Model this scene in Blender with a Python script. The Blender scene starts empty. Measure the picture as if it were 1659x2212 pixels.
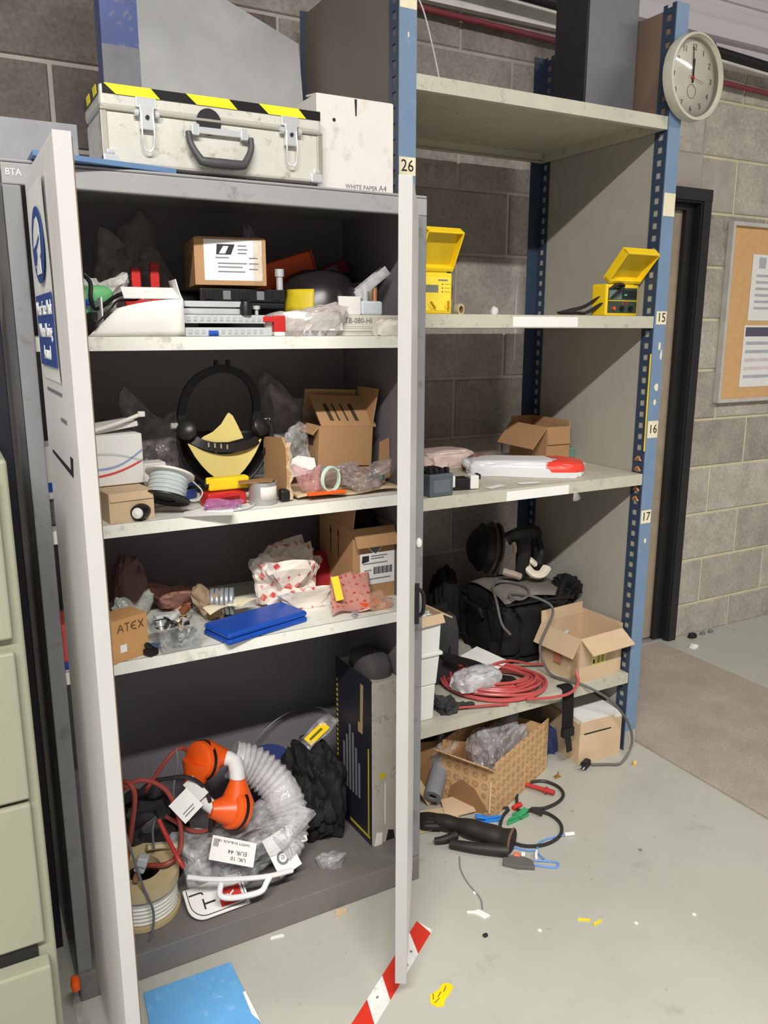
import bpy, bmesh, math, random
from mathutils import Matrix, Vector, Euler, noise
S = bpy.context.scene
C = S.collection
R = math.radians
PI = math.pi
I4 = Matrix.Identity(4)

# ------------------------------------------------------------------ camera
cam_d = bpy.data.cameras.new('camera')
cam = bpy.data.objects.new('camera', cam_d)
C.objects.link(cam)
S.camera = cam
cam_d.sensor_fit = 'HORIZONTAL'
cam_d.sensor_width = 36.0
cam_d.lens = 36.0 * 1748.5 / 1659.0
cam_d.clip_start = 0.02
_p, _y, _r = 0.2216, 0.4969, 0.0007
fw = Vector((math.sin(_y) * math.cos(_p), math.cos(_y) * math.cos(_p), -math.sin(_p)))
rt = Vector((math.cos(_y), -math.sin(_y), 0))
up = rt.cross(fw)
rt, up = math.cos(_r) * rt + math.sin(_r) * up, -math.sin(_r) * rt + math.cos(_r) * up
m = Matrix((rt, up, -fw)).transposed().to_4x4()
m.translation = Vector((0, 0, 1.5237))
cam.matrix_world = m

# ------------------------------------------------------------------ world, lights, exposure
S.view_settings.view_transform = 'Standard'
S.view_settings.look = 'None'
S.view_settings.gamma = 1.0
S.view_settings.use_curve_mapping = False
S.view_settings.exposure = -0.2
W = bpy.data.worlds.new('hall')
S.world = W
W.use_nodes = True
W.node_tree.nodes['Background'].inputs[0].default_value = (0.93, 0.95, 1.0, 1)
W.node_tree.nodes['Background'].inputs[1].default_value = 0.33


def tube_light(x, y, z, lx, ly, watt, col=(1.0, 0.972, 0.925)):
    d = bpy.data.lights.new('ceiling_tube', 'AREA')
    d.shape = 'RECTANGLE'
    d.size, d.size_y = lx, ly
    d.energy = watt
    d.color = col
    o = bpy.data.objects.new('ceiling_tube', d)
    C.objects.link(o)
    o.location = (x, y, z)
    return o


tube_light(-0.7, -1.2, 3.75, 2.8, 0.14, 460)
tube_light(4.6, -1.0, 3.75, 2.4, 0.14, 115)

# ------------------------------------------------------------------ materials
_M = {}


def lin(c):
    out = []
    for v in c:
        v = v / 255.0
        out.append(v / 12.92 if v <= 0.04045 else ((v + 0.055) / 1.055) ** 2.4)
    return tuple(out) + (1.0,)


class NT:
    def __init__(s, name):
        s.m = bpy.data.materials.new(name)
        s.m.use_nodes = True
        s.t = s.m.node_tree
        s.b = s.t.nodes['Principled BSDF']
        s.o = s.t.nodes['Material Output']

    def n(s, typ, **kw):
        nd = s.t.nodes.new(typ)
        for k, v in kw.items():
            if k.startswith('i_'):
                key = k[2:].replace('_', ' ')
                nd.inputs[int(key) if key.isdigit() else key].default_value = v
            else:
                setattr(nd, k, v)
        return nd

    def l(s, a, b):
        s.t.links.new(a, b)

    def co(s, scale=1.0, rnd=True):
        tc = s.n('ShaderNodeTexCoord')
        mp = s.n('ShaderNodeMapping')
        s.l(tc.outputs['Object'], mp.inputs[0])
        mp.inputs['Scale'].default_value = (scale,) * 3 if not isinstance(scale, tuple) else scale
        if rnd:
            oi = s.n('ShaderNodeObjectInfo')
            ml = s.n('ShaderNodeMath', operation='MULTIPLY')
            ml.inputs[1].default_value = 37.0
            s.l(oi.outputs['Random'], ml.inputs[0])
            cb = s.n('ShaderNodeCombineXYZ')
            s.l(ml.outputs[0], cb.inputs[0])
            s.l(ml.outputs[0], cb.inputs[1])
            s.l(cb.outputs[0], mp.inputs['Location'])
        return mp.outputs[0]

    def noise(s, vec, scale, detail=4, rough=0.55):
        nd = s.n('ShaderNodeTexNoise')
        nd.inputs['Scale'].default_value = scale
        nd.inputs['Detail'].default_value = detail
        nd.inputs['Roughness'].default_value = rough
        s.l(vec, nd.inputs['Vector'])
        return nd.outputs['Fac']

    def ramp(s, fac, stops):
        nd = s.n('ShaderNodeValToRGB')
        e = nd.color_ramp.elements
        e[0].position, e[0].color = stops[0]
        e[1].position, e[1].color = stops[-1]
        for p, c in stops[1:-1]:
            x = e.new(p)
            x.color = c
        s.l(fac, nd.inputs[0])
        return nd.outputs[0]

    def mix(s, fac, a, b, mode='MIX'):
        nd = s.n('ShaderNodeMix', data_type='RGBA', blend_type=mode)
        for sock, v in ((nd.inputs[0], fac), (nd.inputs[6], a), (nd.inputs[7], b)):
            if hasattr(v, 'is_output'):
                s.l(v, sock)
            else:
                sock.default_value = v
        return nd.outputs[2]

    def bump(s, h, strength=0.3, dist=0.002):
        nd = s.n('ShaderNodeBump')
        nd.inputs['Strength'].default_value = strength
        nd.inputs['Distance'].default_value = dist
        s.l(h, nd.inputs['Height'])
        s.l(nd.outputs[0], s.b.inputs['Normal'])


def sc(c, k):
    return tuple(min(1, v * k) for v in c[:3]) + (1,)


def mat(name, col, rough=0.5, metal=0.0, var=0.12, scale=14.0, bump=0.0, bscale=60.0, spec=0.4, dirt=None):
    """painted / moulded / paper surface: base colour with soft blotches, optional dirt specks and relief"""
    if name in _M:
        return _M[name]
    t = NT(name)
    v = t.co()
    c = lin(col)
    f = t.noise(v, scale, 5)
    base = t.ramp(f, [(0.25, sc(c, 1 - var)), (0.75, sc(c, 1 + var))])
    if dirt:
        f2 = t.noise(v, scale * 3.1, 8, 0.7)
        r2 = t.ramp(f2, [(0.56, (0, 0, 0, 1)), (0.68, (1, 1, 1, 1))])
        base = t.mix(r2, base, lin(dirt))
    t.l(base, t.b.inputs['Base Color'])
    t.b.inputs['Roughness'].default_value = rough
    t.b.inputs['Metallic'].default_value = metal
    t.b.inputs['Specular IOR Level'].default_value = spec
    if bump:
        t.bump(t.noise(v, bscale, 6, 0.6), bump)
    _M[name] = t.m
    return t.m


def film(name, col, a0=0.15, a1=0.6, rough=0.10, scale=26.0, spec=0.9):
    """thin plastic film: partly transparent, milky where it is creased"""
    if name in _M:
        return _M[name]
    t = NT(name)
    v = t.co()
    t.b.inputs['Base Color'].default_value = lin(col)
    t.b.inputs['Roughness'].default_value = rough
    t.b.inputs['Specular IOR Level'].default_value = spec
    f = t.noise(v, scale, 6, 0.65)
    mr = t.n('ShaderNodeMapRange')
    mr.inputs['From Min'].default_value = 0.40
    mr.inputs['From Max'].default_value = 0.68
    mr.inputs['To Min'].default_value = a0
    mr.inputs['To Max'].default_value = a1
    t.l(f, mr.inputs[0])
    tr = t.n('ShaderNodeBsdfTransparent')
    mx = t.n('ShaderNodeMixShader')
    t.l(mr.outputs[0], mx.inputs[0])
    t.l(tr.outputs[0], mx.inputs[1])
    t.l(t.b.outputs[0], mx.inputs[2])
    t.l(mx.outputs[0], t.o.inputs[0])
    t.bump(t.noise(v, scale * 1.2, 4, 0.6), 0.7, 0.01)
    _M[name] = t.m
    return t.m


def spots(name, col, ink, size=60.0, thr=0.32, rough=0.7, stretch=(1, 1, 1), ring=False, bump=0.15):
    """printed sheet: a regular lattice of ink marks on a paper or board colour"""
    if name in _M:
        return _M[name]
    t = NT(name)
    v = t.co(tuple(size * k for k in stretch), rnd=False)
    vo = t.n('ShaderNodeTexVoronoi')
    vo.inputs['Scale'].default_value = 1.0
    vo.inputs['Randomness'].default_value = 0.12
    if not ring:
        vo.distance = 'MANHATTAN'
    t.l(v, vo.inputs['Vector'])
    if ring:
        r = t.ramp(vo.outputs['Distance'], [(0, (1, 1, 1, 1)), (thr * 0.42, (0.1, 0.1, 0.1, 1)), (thr * 0.7, (1, 1, 1, 1)), (thr, (0, 0, 0, 1))])
    else:
        r = t.ramp(vo.outputs['Distance'], [(thr * 0.75, (1, 1, 1, 1)), (thr, (0, 0, 0, 1))])
    g = t.noise(v, 2.2, 4)
    k = t.mix(1.0, r, t.ramp(g, [(0.3, (0.35, 0.35, 0.35, 1)), (0.6, (1, 1, 1, 1))]), 'MULTIPLY')
    c = lin(col)
    b = t.ramp(t.noise(v, 0.4, 3), [(0.3, sc(c, 0.88)), (0.7, sc(c, 1.08))])
    t.l(t.mix(k, b, lin(ink)), t.b.inputs['Base Color'])
    t.b.inputs['Roughness'].default_value = rough
    if bump:
        t.bump(t.noise(v, 1.3, 5), bump, 0.004)
    _M[name] = t.m
    return t.m


# ------------------------------------------------------------------ mesh building
class MB:
    def __init__(s):
        s.v, s.f = [], []

    def add(s, vs, fs, F=None):
        k = len(s.v)
        s.v += [(F @ Vector(p)) if F is not None else Vector(p) for p in vs]
        s.f += [tuple(i + k for i in f) for f in fs]
        return s

    def box(s, x0, x1, y0, y1, z0, z1, F=None):
        vs = [(x, y, z) for z in (z0, z1) for y in (y0, y1) for x in (x0, x1)]
        return s.add(vs, [(0, 2, 3, 1), (4, 5, 7, 6), (0, 1, 5, 4), (2, 6, 7, 3), (0, 4, 6, 2), (1, 3, 7, 5)], F)

    def prism(s, poly, t, F=None):
        """polygon in XY (ccw) extruded by t along +Z"""
        n = len(poly)
        vs = [(x, y, 0) for x, y in poly] + [(x, y, t) for x, y in poly]
        fs = [tuple(range(n - 1, -1, -1)), tuple(range(n, 2 * n))]
        fs += [(i, (i + 1) % n, (i + 1) % n + n, i + n) for i in range(n)]
        return s.add(vs, fs, F)

    def lathe(s, prof, n=24, F=None, a0=0.0, a1=2 * PI):
        closed = abs(a1 - a0 - 2 * PI) < 1e-6
        k = n if closed else n + 1
        vs, fs = [], []
        for i in range(k):
            a = a0 + (a1 - a0) * i / n
            for r, z in prof:
                vs.append((r * math.cos(a), r * math.sin(a), z))
        q = len(prof)
        for i in range(n):
            j = (i + 1) % k
            for t in range(q - 1):
                fs.append((i * q + t, j * q + t, j * q + t + 1, i * q + t + 1))
        return s.add(vs, fs, F)

    def disc(s, r0, r1, z0, z1, n=24, F=None):
        """solid ring (r0 inner, 0 = solid disc) between z0 and z1"""
        if r0 <= 0:
            return s.lathe([(0, z0), (r1, z0), (r1, z1), (0, z1)], n, F)
        return s.lathe([(r0, z0), (r1, z0), (r1, z1), (r0, z1), (r0, z0)], n, F)

    def tube(s, pts, r, n=8, step=5, closed=False, F=None, cap=True, flat=None):
        """tube along a smooth path; r a number or f(t); flat=(w,h,up) makes a strap"""
        P = smooth(pts, step, closed)
        N = len(P)
        vs, fs = [], []
        upv = Vector((0, 0, 1))
        prev = None
        for i, p in enumerate(P):
            a = P[(i - 1) % N] if (closed or i > 0) else p
            b = P[(i + 1) % N] if (closed or i < N - 1) else p
            d = (b - a)
            d = d.normalized() if d.length > 1e-9 else Vector((1, 0, 0))
            if prev is None:
                ref = flat[2] if flat and flat[2] is not None else (upv if abs(d.z) < 0.9 else Vector((1, 0, 0)))
                x = d.cross(Vector(ref))
                x = x.normalized() if x.length > 1e-6 else d.orthogonal().normalized()
            else:
                x = prev - d * prev.dot(d)
                x = x.normalized() if x.length > 1e-6 else d.orthogonal().normalized()
            prev = x
            y = x.cross(d)
            rr = r(i / max(1, N - 1)) if callable(r) else r
            for k in range(n):
                t = 2 * PI * k / n + (PI / n if n == 4 else 0)
                if flat:
                    vs.append(p + x * (math.cos(t) * flat[0] * 0.7071 * (1 if n == 4 else 0.7)) + y * (math.sin(t) * flat[1] * 0.7071))
                else:
                    vs.append(p + (x * math.cos(t) + y * math.sin(t)) * rr)
        for i in range(N if closed else N - 1):
            j = (i + 1) % N
            for k in range(n):
                l = (k + 1) % n
                fs.append((i * n + k, i * n + l, j * n + l, j * n + k))
        if cap and not closed:
            fs.append(tuple(range(n - 1, -1, -1)))
            fs.append(tuple((N - 1) * n + k for k in range(n)))
        return s.add(vs, fs, F)

    def grid(s, fn, nu, nv, F=None):
        vs = [fn(i / nu, j / nv) for j in range(nv + 1) for i in range(nu + 1)]
        fs = [(j * (nu + 1) + i, j * (nu + 1) + i + 1, (j + 1) * (nu + 1) + i + 1, (j + 1) * (nu + 1) + i) for j in range(nv) for i in range(nu)]
        return s.add(vs, fs, F)


def smooth(pts, step=5, closed=False):
    P = [Vector(p) for p in pts]
    if step <= 1 or len(P) < 3:
        return P
    out = []
    n = len(P)
    rng = n if closed else n - 1
    for i in range(rng):
        p1, p2 = P[i], P[(i + 1) % n]
        p0 = P[(i - 1) % n] if (closed or i > 0) else p1 * 2 - p2
        p3 = P[(i + 2) % n] if (closed or i + 2 < n) else p2 * 2 - p1
        for k in range(step):
            t = k / step
            out.append(0.5 * ((2 * p1) + (p2 - p0) * t + (2 * p0 - 5 * p1 + 4 * p2 - p3) * t * t + (3 * p1 - p0 - 3 * p2 + p3) * t ** 3))
    if not closed:
        out.append(P[-1])
    return out


WM = {}


def T(x, y, z, rz=0, ry=0, rx=0):
    return Matrix.Translation((x, y, z)) @ Euler((R(rx), R(ry), R(rz)), 'XYZ').to_matrix().to_4x4()


def tag(o, label=None, cat=None, group=None, kind=None):
    if label:
        o['label'] = label
    if cat:
        o['category'] = cat
    if group:
        o['group'] = group
    if kind:
        o['kind'] = kind
    return o


def obj(name, mb, m, parent=None, M=None, F=None, bev=0.0, sm=False, seg=2, label=None, solid=0.0, weld=False):
    """one mesh object. M = own matrix when top-level; F = frame the mesh was drawn in (default: the object's own frame)"""
    me = bpy.data.meshes.new(name)
    if parent is not None:
        WMo = WM[parent]
    else:
        WMo = M if M is not None else I4
    vs = mb.v
    if F is not None:
        K = WMo.inverted() @ F
        vs = [K @ v for v in vs]
    me.from_pydata([tuple(v) for v in vs], [], mb.f)
    if weld or bev:
        bm = bmesh.new()
        bm.from_mesh(me)
        bmesh.ops.recalc_face_normals(bm, faces=bm.faces)
        bm.to_mesh(me)
        bm.free()
    me.validate()
    if sm:
        me.polygons.foreach_set('use_smooth', [True] * len(me.polygons))
    me.materials.append(m)
    o = bpy.data.objects.new(name, me)
    C.objects.link(o)
    if parent is not None:
        o.parent = parent
    else:
        o.matrix_world = WMo
    WM[o] = WMo.copy()
    if solid:
        md = o.modifiers.new('thickness', 'SOLIDIFY')
        md.thickness = solid
        md.offset = 0
    if bev:
        md = o.modifiers.new('bevel', 'BEVEL')
        md.width = bev
        md.segments = seg
        md.limit_method = 'ANGLE'
        md.angle_limit = R(35)
    if sm and not bev:
        try:
            me.set_sharp_from_angle(angle=R(42))
        except Exception:
            pass
    if label:
        o['label'] = label
    return o


def thing(name, label, cat, x, y, z, rz=0, ry=0, rx=0, group=None):
    o = bpy.data.objects.new(name, None)
    o.empty_display_size = 0.05
    C.objects.link(o)
    mm = T(x, y, z, rz, ry, rx)
    o.matrix_world = mm
    WM[o] = mm
    return tag(o, label, cat, group)


def struct(name, mb, m, parent=None, **k):
    o = obj(name, mb, m, parent, **k)
    o['kind'] = 'structure'
    return o


def text(parent, s, size, m, F, name='lettering', align='CENTER', ext=0.0004, sx=1.0, shear=0.0, label=None):
    """flat lettering as a mesh part; F is the frame (local to the parent) with the text in its XY plane"""
    cu = bpy.data.curves.new('lettering', 'FONT')
    cu.body = s
    cu.size = size
    cu.align_x = align
    cu.align_y = 'CENTER'
    cu.shear = shear
    cu.resolution_u = 2
    cu.extrude = ext
    tmp = bpy.data.objects.new('lettering_source', cu)
    C.objects.link(tmp)
    bpy.context.view_layer.update()
    me = bpy.data.meshes.new_from_object(tmp.evaluated_get(bpy.context.evaluated_depsgraph_get()))
    bpy.data.objects.remove(tmp)
    me.transform(F @ Matrix.Diagonal((sx, 1, 1, 1)))
    me.materials.clear()
    me.materials.append(m)
    o = bpy.data.objects.new(name, me)
    C.objects.link(o)
    o.parent = parent
    WM[o] = WM[parent]
    if label:
        o['label'] = label
    return o


def FRONT(x, y, z, tilt=0, spin=0):
    """frame whose XY plane is upright and faces -Y (text readable from the front)"""
    return Matrix.Translation((x, y, z)) @ Matrix.Rotation(R(90 + tilt), 4, 'X') @ Matrix.Rotation(R(spin), 4, 'Z')


def LEFT(x, y, z, spin=0):
    """upright, faces -X"""
    return Matrix.Translation((x, y, z)) @ Matrix.Rotation(R(-90), 4, 'Z') @ Matrix.Rotation(R(90), 4, 'X') @ Matrix.Rotation(R(spin), 4, 'Z')


def blob_mb(w, d, h, seed=0, wr=0.18, fr=3.0, box=0.7, sub=4, pinch=0.0, flat=0.35, lean=(0, 0), spk=0, cloth=False):
    """crumpled soft body standing on z=0: superellipsoid pushed about by ridged noise"""
    bm = bmesh.new()
    bmesh.ops.create_icosphere(bm, subdivisions=sub, radius=1.0)
    off = Vector((seed * 7.31, seed * 3.17, seed * 1.93))
    vs = []
    rs = random.Random(seed)
    sp = []
    for i in range(spk):
        a, e = rs.uniform(0, 2 * PI), rs.uniform(0.0, 1.1)
        sp.append((Vector((math.cos(a) * math.cos(e), math.sin(a) * math.cos(e), math.sin(e))), rs.uniform(0.25, 0.6)))
    for v in bm.verts:
        p = v.co.normalized()
        q = Vector([math.copysign(abs(c) ** box, c) for c in p])
        dv = noise.voronoi(p * fr * 0.8 + off + 0.35 * noise.noise_vector(p * 2.0 + off))[0]
        dw = noise.voronoi(p * fr * 1.9 + off * 1.7)[0]
        k = (dv[1] - dv[0]) * 0.9 + (dw[1] - dw[0]) * 0.3 + 0.1
        if cloth:
            wv = Vector((p.x, p.y * 0.6, p.z * 0.8)) * fr + off + 0.8 * noise.noise_vector(p * 1.7 + off)
            k = 0.9 * (1 - min(1, 2.2 * abs(noise.noise(wv)))) ** 2 + 0.3 * (1 - min(1, 2.2 * abs(noise.noise(wv * 2.1)))) ** 2
        k2 = noise.noise(p * 1.3 + off)
        q *= 1.0 - wr * (k - 0.35) + 0.5 * wr * k2
        for dr, am in sp:
            c = p.dot(dr)
            if c > 0.80:
                q *= 1 + am * ((c - 0.80) / 0.20) ** 1.3
        if pinch and q.z > 0:
            q.x *= 1 - pinch * min(1, q.z) ** 1.5
            q.y *= 1 - pinch * min(1, q.z) ** 1.5
        z = q.z
        if z < -flat:
            z = -flat - (z + flat) * 0.02
        vs.append([q.x, q.y, z])
    zmin = min(v[2] for v in vs)
    for ax, full in ((0, w), (1, d), (2, h)):
        lo, hi = min(v[ax] for v in vs), max(v[ax] for v in vs)
        for v in vs:
            u = (v[ax] - lo) / (hi - lo)
            v[ax] = (u - 0.5) * full if ax < 2 else u * full
    for v in vs:
        v[0] += lean[0] * v[2]
        v[1] += lean[1] * v[2]
    mb = MB()
    bm.verts.ensure_lookup_table()
    mb.add(vs, [tuple(v.index for v in f.verts) for f in bm.faces])
    bm.free()
    return mb


def bag(name, label, cat, x, y, z, w, d, h, m, seed=0, rz=0, group=None, parent=None, sm=None, **k):
    if sm is None:
        sm = 'film' not in m.name
    if not sm:
        k.setdefault('spk', 7)
        k['wr'] = k.get('wr', 0.2) * 1.35
    mb = blob_mb(w, d, h, seed, **k)
    if parent is not None:
        return obj(name, mb, m, parent, F=WM[parent] @ T(x, y, z, rz), sm=sm)
    o = obj(name, mb, m, M=T(x, y, z, rz), sm=sm)
    return tag(o, label, cat, group)


def sheet_mb(w, d, seed=0, amp=0.006, fr=6.0, n=14, curl=0.0, bend=0.0):
    """loose sheet lying on z=0 with creases; curl lifts the +x end"""
    off = Vector((seed * 5.1, seed * 2.3, 0))

    def fn(u, v):
        x, y = (u - 0.5) * w, (v - 0.5) * d
        z = amp * (1 + noise.noise(Vector((x * fr * 6, y * fr * 6, 0)) + off)) + curl * max(0, u - 0.4) ** 2 + bend * (v - 0.5) ** 2
        return (x, y, z)
    mb = MB()
    mb.grid(fn, n, n)
    return mb


def carton(name, label, x, y, z, w, d, h, m, rz=0, flaps=None, t=0.004, ry=0, rx=0, cat='box', group=None, top=False, flen=None, fm=None):
    """cardboard box, origin at the middle of its base; flaps = {side: angle from straight up, outward positive}"""
    o = thing(name, label, cat, x, y, z, rz, ry, rx, group)
    b = MB()
    b.box(-w / 2, w / 2, -d / 2, d / 2, 0, t)
    b.box(-w / 2, w / 2, -d / 2, -d / 2 + t, t, h)
    b.box(-w / 2, w / 2, d / 2 - t, d / 2, t, h)
    b.box(-w / 2, -w / 2 + t, -d / 2 + t, d / 2 - t, t, h)
    b.box(w / 2 - t, w / 2, -d / 2 + t, d / 2 - t, t, h)
    if top:
        b.box(-w / 2 + t, w / 2 - t, -d / 2 + t, d / 2 - t, h - t, h)
    obj('body', b, m, o)
    for side, a in (flaps or {}).items():
        L = (flen or {}).get(side, min(w, d) * 0.45)
        f = MB()
        if side in ('front', 'back'):
            sg = -1 if side == 'front' else 1
            F = Matrix.Translation((0, sg * (d / 2 - t / 2), h)) @ Matrix.Rotation(R(-sg * a), 4, 'X')
            f.box(-w / 2 + 0.002, w / 2 - 0.002, -t / 2, t / 2, 0.0005, L, F)
        else:
            sg = -1 if side == 'left' else 1
            F = Matrix.Translation((sg * (w / 2 - t / 2), 0, h)) @ Matrix.Rotation(R(sg * a), 4, 'Y')
            f.box(-t / 2, t / 2, -d / 2 + 0.002, d / 2 - 0.002, 0.0005, L, F)
        obj('flap', f, fm or m, o)
    return o


def plate(parent, name, m, F, w, h, t=0.0006, label=None):
    """thin card / sticker centred on a frame, lying in its XY plane"""
    b = MB().box(-w / 2, w / 2, -h / 2, h / 2, 0, t, F)
    return obj(name, b, m, parent, label=label)


def bars(parent, name, m, F, rects, t=0.0005):
    """several flat printed bars in the XY plane of F as one printed part"""
    b = MB()
    for x0, x1, y0, y1 in rects:
        b.box(x0, x1, y0, y1, 0, t, F)
    return obj(name, b, m, parent)


def copy_tree(o, parent=None):
    c = o.copy()
    C.objects.link(c)
    WM[c] = WM[o]
    if parent is not None:
        c.parent = parent
    for ch in list(o.children):
        copy_tree(ch, c)
    return c

# ------------------------------------------------------------------ materials of the setting
def block_mat(name, c0, c1, c2):
    t = NT(name)
    v = t.co()
    oi = t.n('ShaderNodeObjectInfo')
    base = t.ramp(oi.outputs['Random'], [(0.0, lin(c0)), (0.5, lin(c1)), (1.0, lin(c2))])
    f = t.noise(v, 9, 6, 0.6)
    base = t.mix(1.0, base, t.ramp(f, [(0.25, (0.75, 0.75, 0.75, 1)), (0.75, (1.15, 1.15, 1.14, 1))]), 'MULTIPLY')
    g = t.noise(v, 70, 5, 0.7)
    base = t.mix(1.0, base, t.ramp(g, [(0.3, (0.74, 0.74, 0.74, 1)), (0.62, (1.08, 1.08, 1.08, 1))]), 'MULTIPLY')
    t.l(base, t.b.inputs['Base Color'])
    t.b.inputs['Roughness'].default_value = 0.95
    t.b.inputs['Specular IOR Level'].default_value = 0.1
    t.bump(g, 0.5, 0.004)
    return t.m


def floor_mat():
    t = NT('painted_concrete_floor')
    v = t.co(1.0, rnd=False)
    f = t.noise(v, 1.6, 6, 0.6)
    base = t.ramp(f, [(0.3, lin((168, 168, 158))), (0.7, lin((184, 183, 173)))])
    f2 = t.noise(v, 7.0, 8, 0.72)
    base = t.mix(t.ramp(f2, [(0.60, (0, 0, 0, 1)), (0.80, (0.55, 0.55, 0.55, 1))]), base, lin((108, 106, 98)))
    f3 = t.noise(v, 34.0, 3, 0.5)
    base = t.mix(t.ramp(f3, [(0.70, (0, 0, 0, 1)), (0.76, (0.5, 0.5, 0.5, 1))]), base, lin((105, 103, 96)))
    t.l(base, t.b.inputs['Base Color'])
    rg = t.ramp(f, [(0.3, (0.36, 0.36, 0.36, 1)), (0.7, (0.5, 0.5, 0.5, 1))])
    t.l(rg, t.b.inputs['Roughness'])
    t.b.inputs['Specular IOR Level'].default_value = 0.35
    t.bump(t.noise(v, 3.0, 5), 0.08, 0.01)
    return t.m


def carpet_mat():
    t = NT('carpet')
    v = t.co(1.0, rnd=False)
    f = t.noise(v, 190, 3, 0.7)
    base = t.ramp(f, [(0.3, lin((150, 141, 130))), (0.7, lin((184, 173, 161)))])
    f2 = t.noise(v, 5, 5)
    base = t.mix(1.0, base, t.ramp(f2, [(0.3, (0.86, 0.86, 0.86, 1)), (0.7, (1.1, 1.1, 1.1, 1))]), 'MULTIPLY')
    t.l(base, t.b.inputs['Base Color'])
    t.b.inputs['Roughness'].default_value = 1.0
    t.b.inputs['Specular IOR Level'].default_value = 0.05
    t.bump(f, 0.6, 0.004)
    return t.m


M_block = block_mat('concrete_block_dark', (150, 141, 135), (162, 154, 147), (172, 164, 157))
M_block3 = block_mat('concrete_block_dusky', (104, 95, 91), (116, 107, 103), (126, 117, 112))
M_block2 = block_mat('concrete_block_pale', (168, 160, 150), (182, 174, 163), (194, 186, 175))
M_mortar2 = mat('mortar_cream', (208, 200, 170), 0.95, var=0.12, scale=8, bump=0.3, bscale=90, spec=0.1)
M_mortar = mat('mortar', (178, 168, 160), 0.95, var=0.12, scale=8, bump=0.3, bscale=90, spec=0.1)
M_white = mat('white_paint', (222, 220, 214), 0.55)
M_clad = mat('cladding_white', (214, 208, 212), 0.6, var=0.04, scale=3)
M_black = mat('black_plastic', (24, 23, 24), 0.45)
M_blackfab = mat('black_fabric', (32, 30, 30), 0.9, bump=0.4, bscale=120, spec=0.15)
M_redpipe = mat('red_pipe', (126, 54, 60), 0.5)
M_doorblk = mat('black_door_paint', (38, 37, 38), 0.42, var=0.2, scale=5)
M_doorleaf = mat('door_leaf_beige', (168, 152, 132), 0.6)
M_grey = mat('cabinet_grey', (128, 128, 130), 0.45, var=0.06, scale=5, dirt=(105, 103, 102))
M_inner = mat('cabinet_interior', (120, 115, 119), 0.6, var=0.08, scale=4)
M_cabplinth = mat('cabinet_plinth', (116, 111, 108), 0.5, var=0.14, scale=6)
M_doorgrey = mat('cabinet_door_grey', (228, 225, 224), 0.42, var=0.05, scale=4)
M_dooredge = mat('cabinet_door_edge', (180, 178, 177), 0.4, var=0.03, scale=6)
M_shelfwhite = mat('shelf_white', (226, 226, 216), 0.45, var=0.05, scale=8, dirt=(190, 188, 178))
M_rackgrey = mat('rack_grey_green', (168, 164, 153), 0.55, var=0.06, scale=6)
M_rackshelf = mat('rack_shelf_cream', (188, 185, 168), 0.5, var=0.08, scale=12, dirt=(160, 156, 142))
M_blue = mat('rack_blue', (112, 136, 164), 0.45, var=0.07, scale=9, dirt=(120, 142, 168))
M_blueshade = mat('rack_blue_shaded', (52, 66, 88), 0.5)  # darker copy of the rack blue, shade put into the colour
M_cream = mat('label_cream', (226, 216, 186), 0.7)
M_paper = mat('paper_white', (232, 231, 227), 0.75, var=0.03)
M_ink = mat('ink_black', (30, 30, 34), 0.7, var=0.0)
M_inkgrey = mat('ink_grey', (120, 120, 124), 0.7, var=0.0)
M_file = mat('filing_green_grey', (140, 141, 122), 0.45, var=0.05, scale=4)
M_chrome = mat('chrome', (226, 228, 230), 0.25, metal=0.55, var=0.05)
M_steel = mat('dull_steel', (176, 176, 176), 0.4, metal=0.5, var=0.1)
M_board = mat('cardboard', (176, 138, 100), 0.8, var=0.06, scale=9, bump=0.1, bscale=30, spec=0.15)
M_board2 = mat('cardboard_pale', (204, 178, 146), 0.8, var=0.06, scale=9, bump=0.1, bscale=30, spec=0.15)
M_boarddk = mat('cardboard_brown', (150, 112, 78), 0.8, var=0.08, scale=9, bump=0.1, bscale=30, spec=0.15)
M_yellow = mat('yellow_plastic', (242, 204, 30), 0.4, var=0.05)
M_orange = mat('orange_plastic', (236, 92, 26), 0.35, var=0.06)
M_red = mat('red_plastic', (196, 44, 40), 0.4)
M_film = film('clear_film', (215, 214, 212), 0.08, 0.5)
M_filmdk = film('clear_film_grey', (182, 174, 174), 0.12, 0.6)

# ------------------------------------------------------------------ the setting
WY = 2.70
DX0, DX1, DZ = 2.24, 3.075, 2.085
b = MB()
b.box(-1.6, DX0, WY + 0.006, WY + 0.25, -0.02, 2.95)
b.box(DX0, DX1, WY + 0.006, WY + 0.25, DZ, 2.95)
wall = struct('wall_back', b, M_mortar)
obj('mortar', MB().box(DX1, 6.6, WY + 0.006, WY + 0.25, -0.02, 2.95), M_mortar2, wall)
M_lintel = mat('lintel_concrete', (176, 168, 158), 0.9, bump=0.3, bscale=80, spec=0.1)
rng = random.Random(4)
_blk = {}


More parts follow.
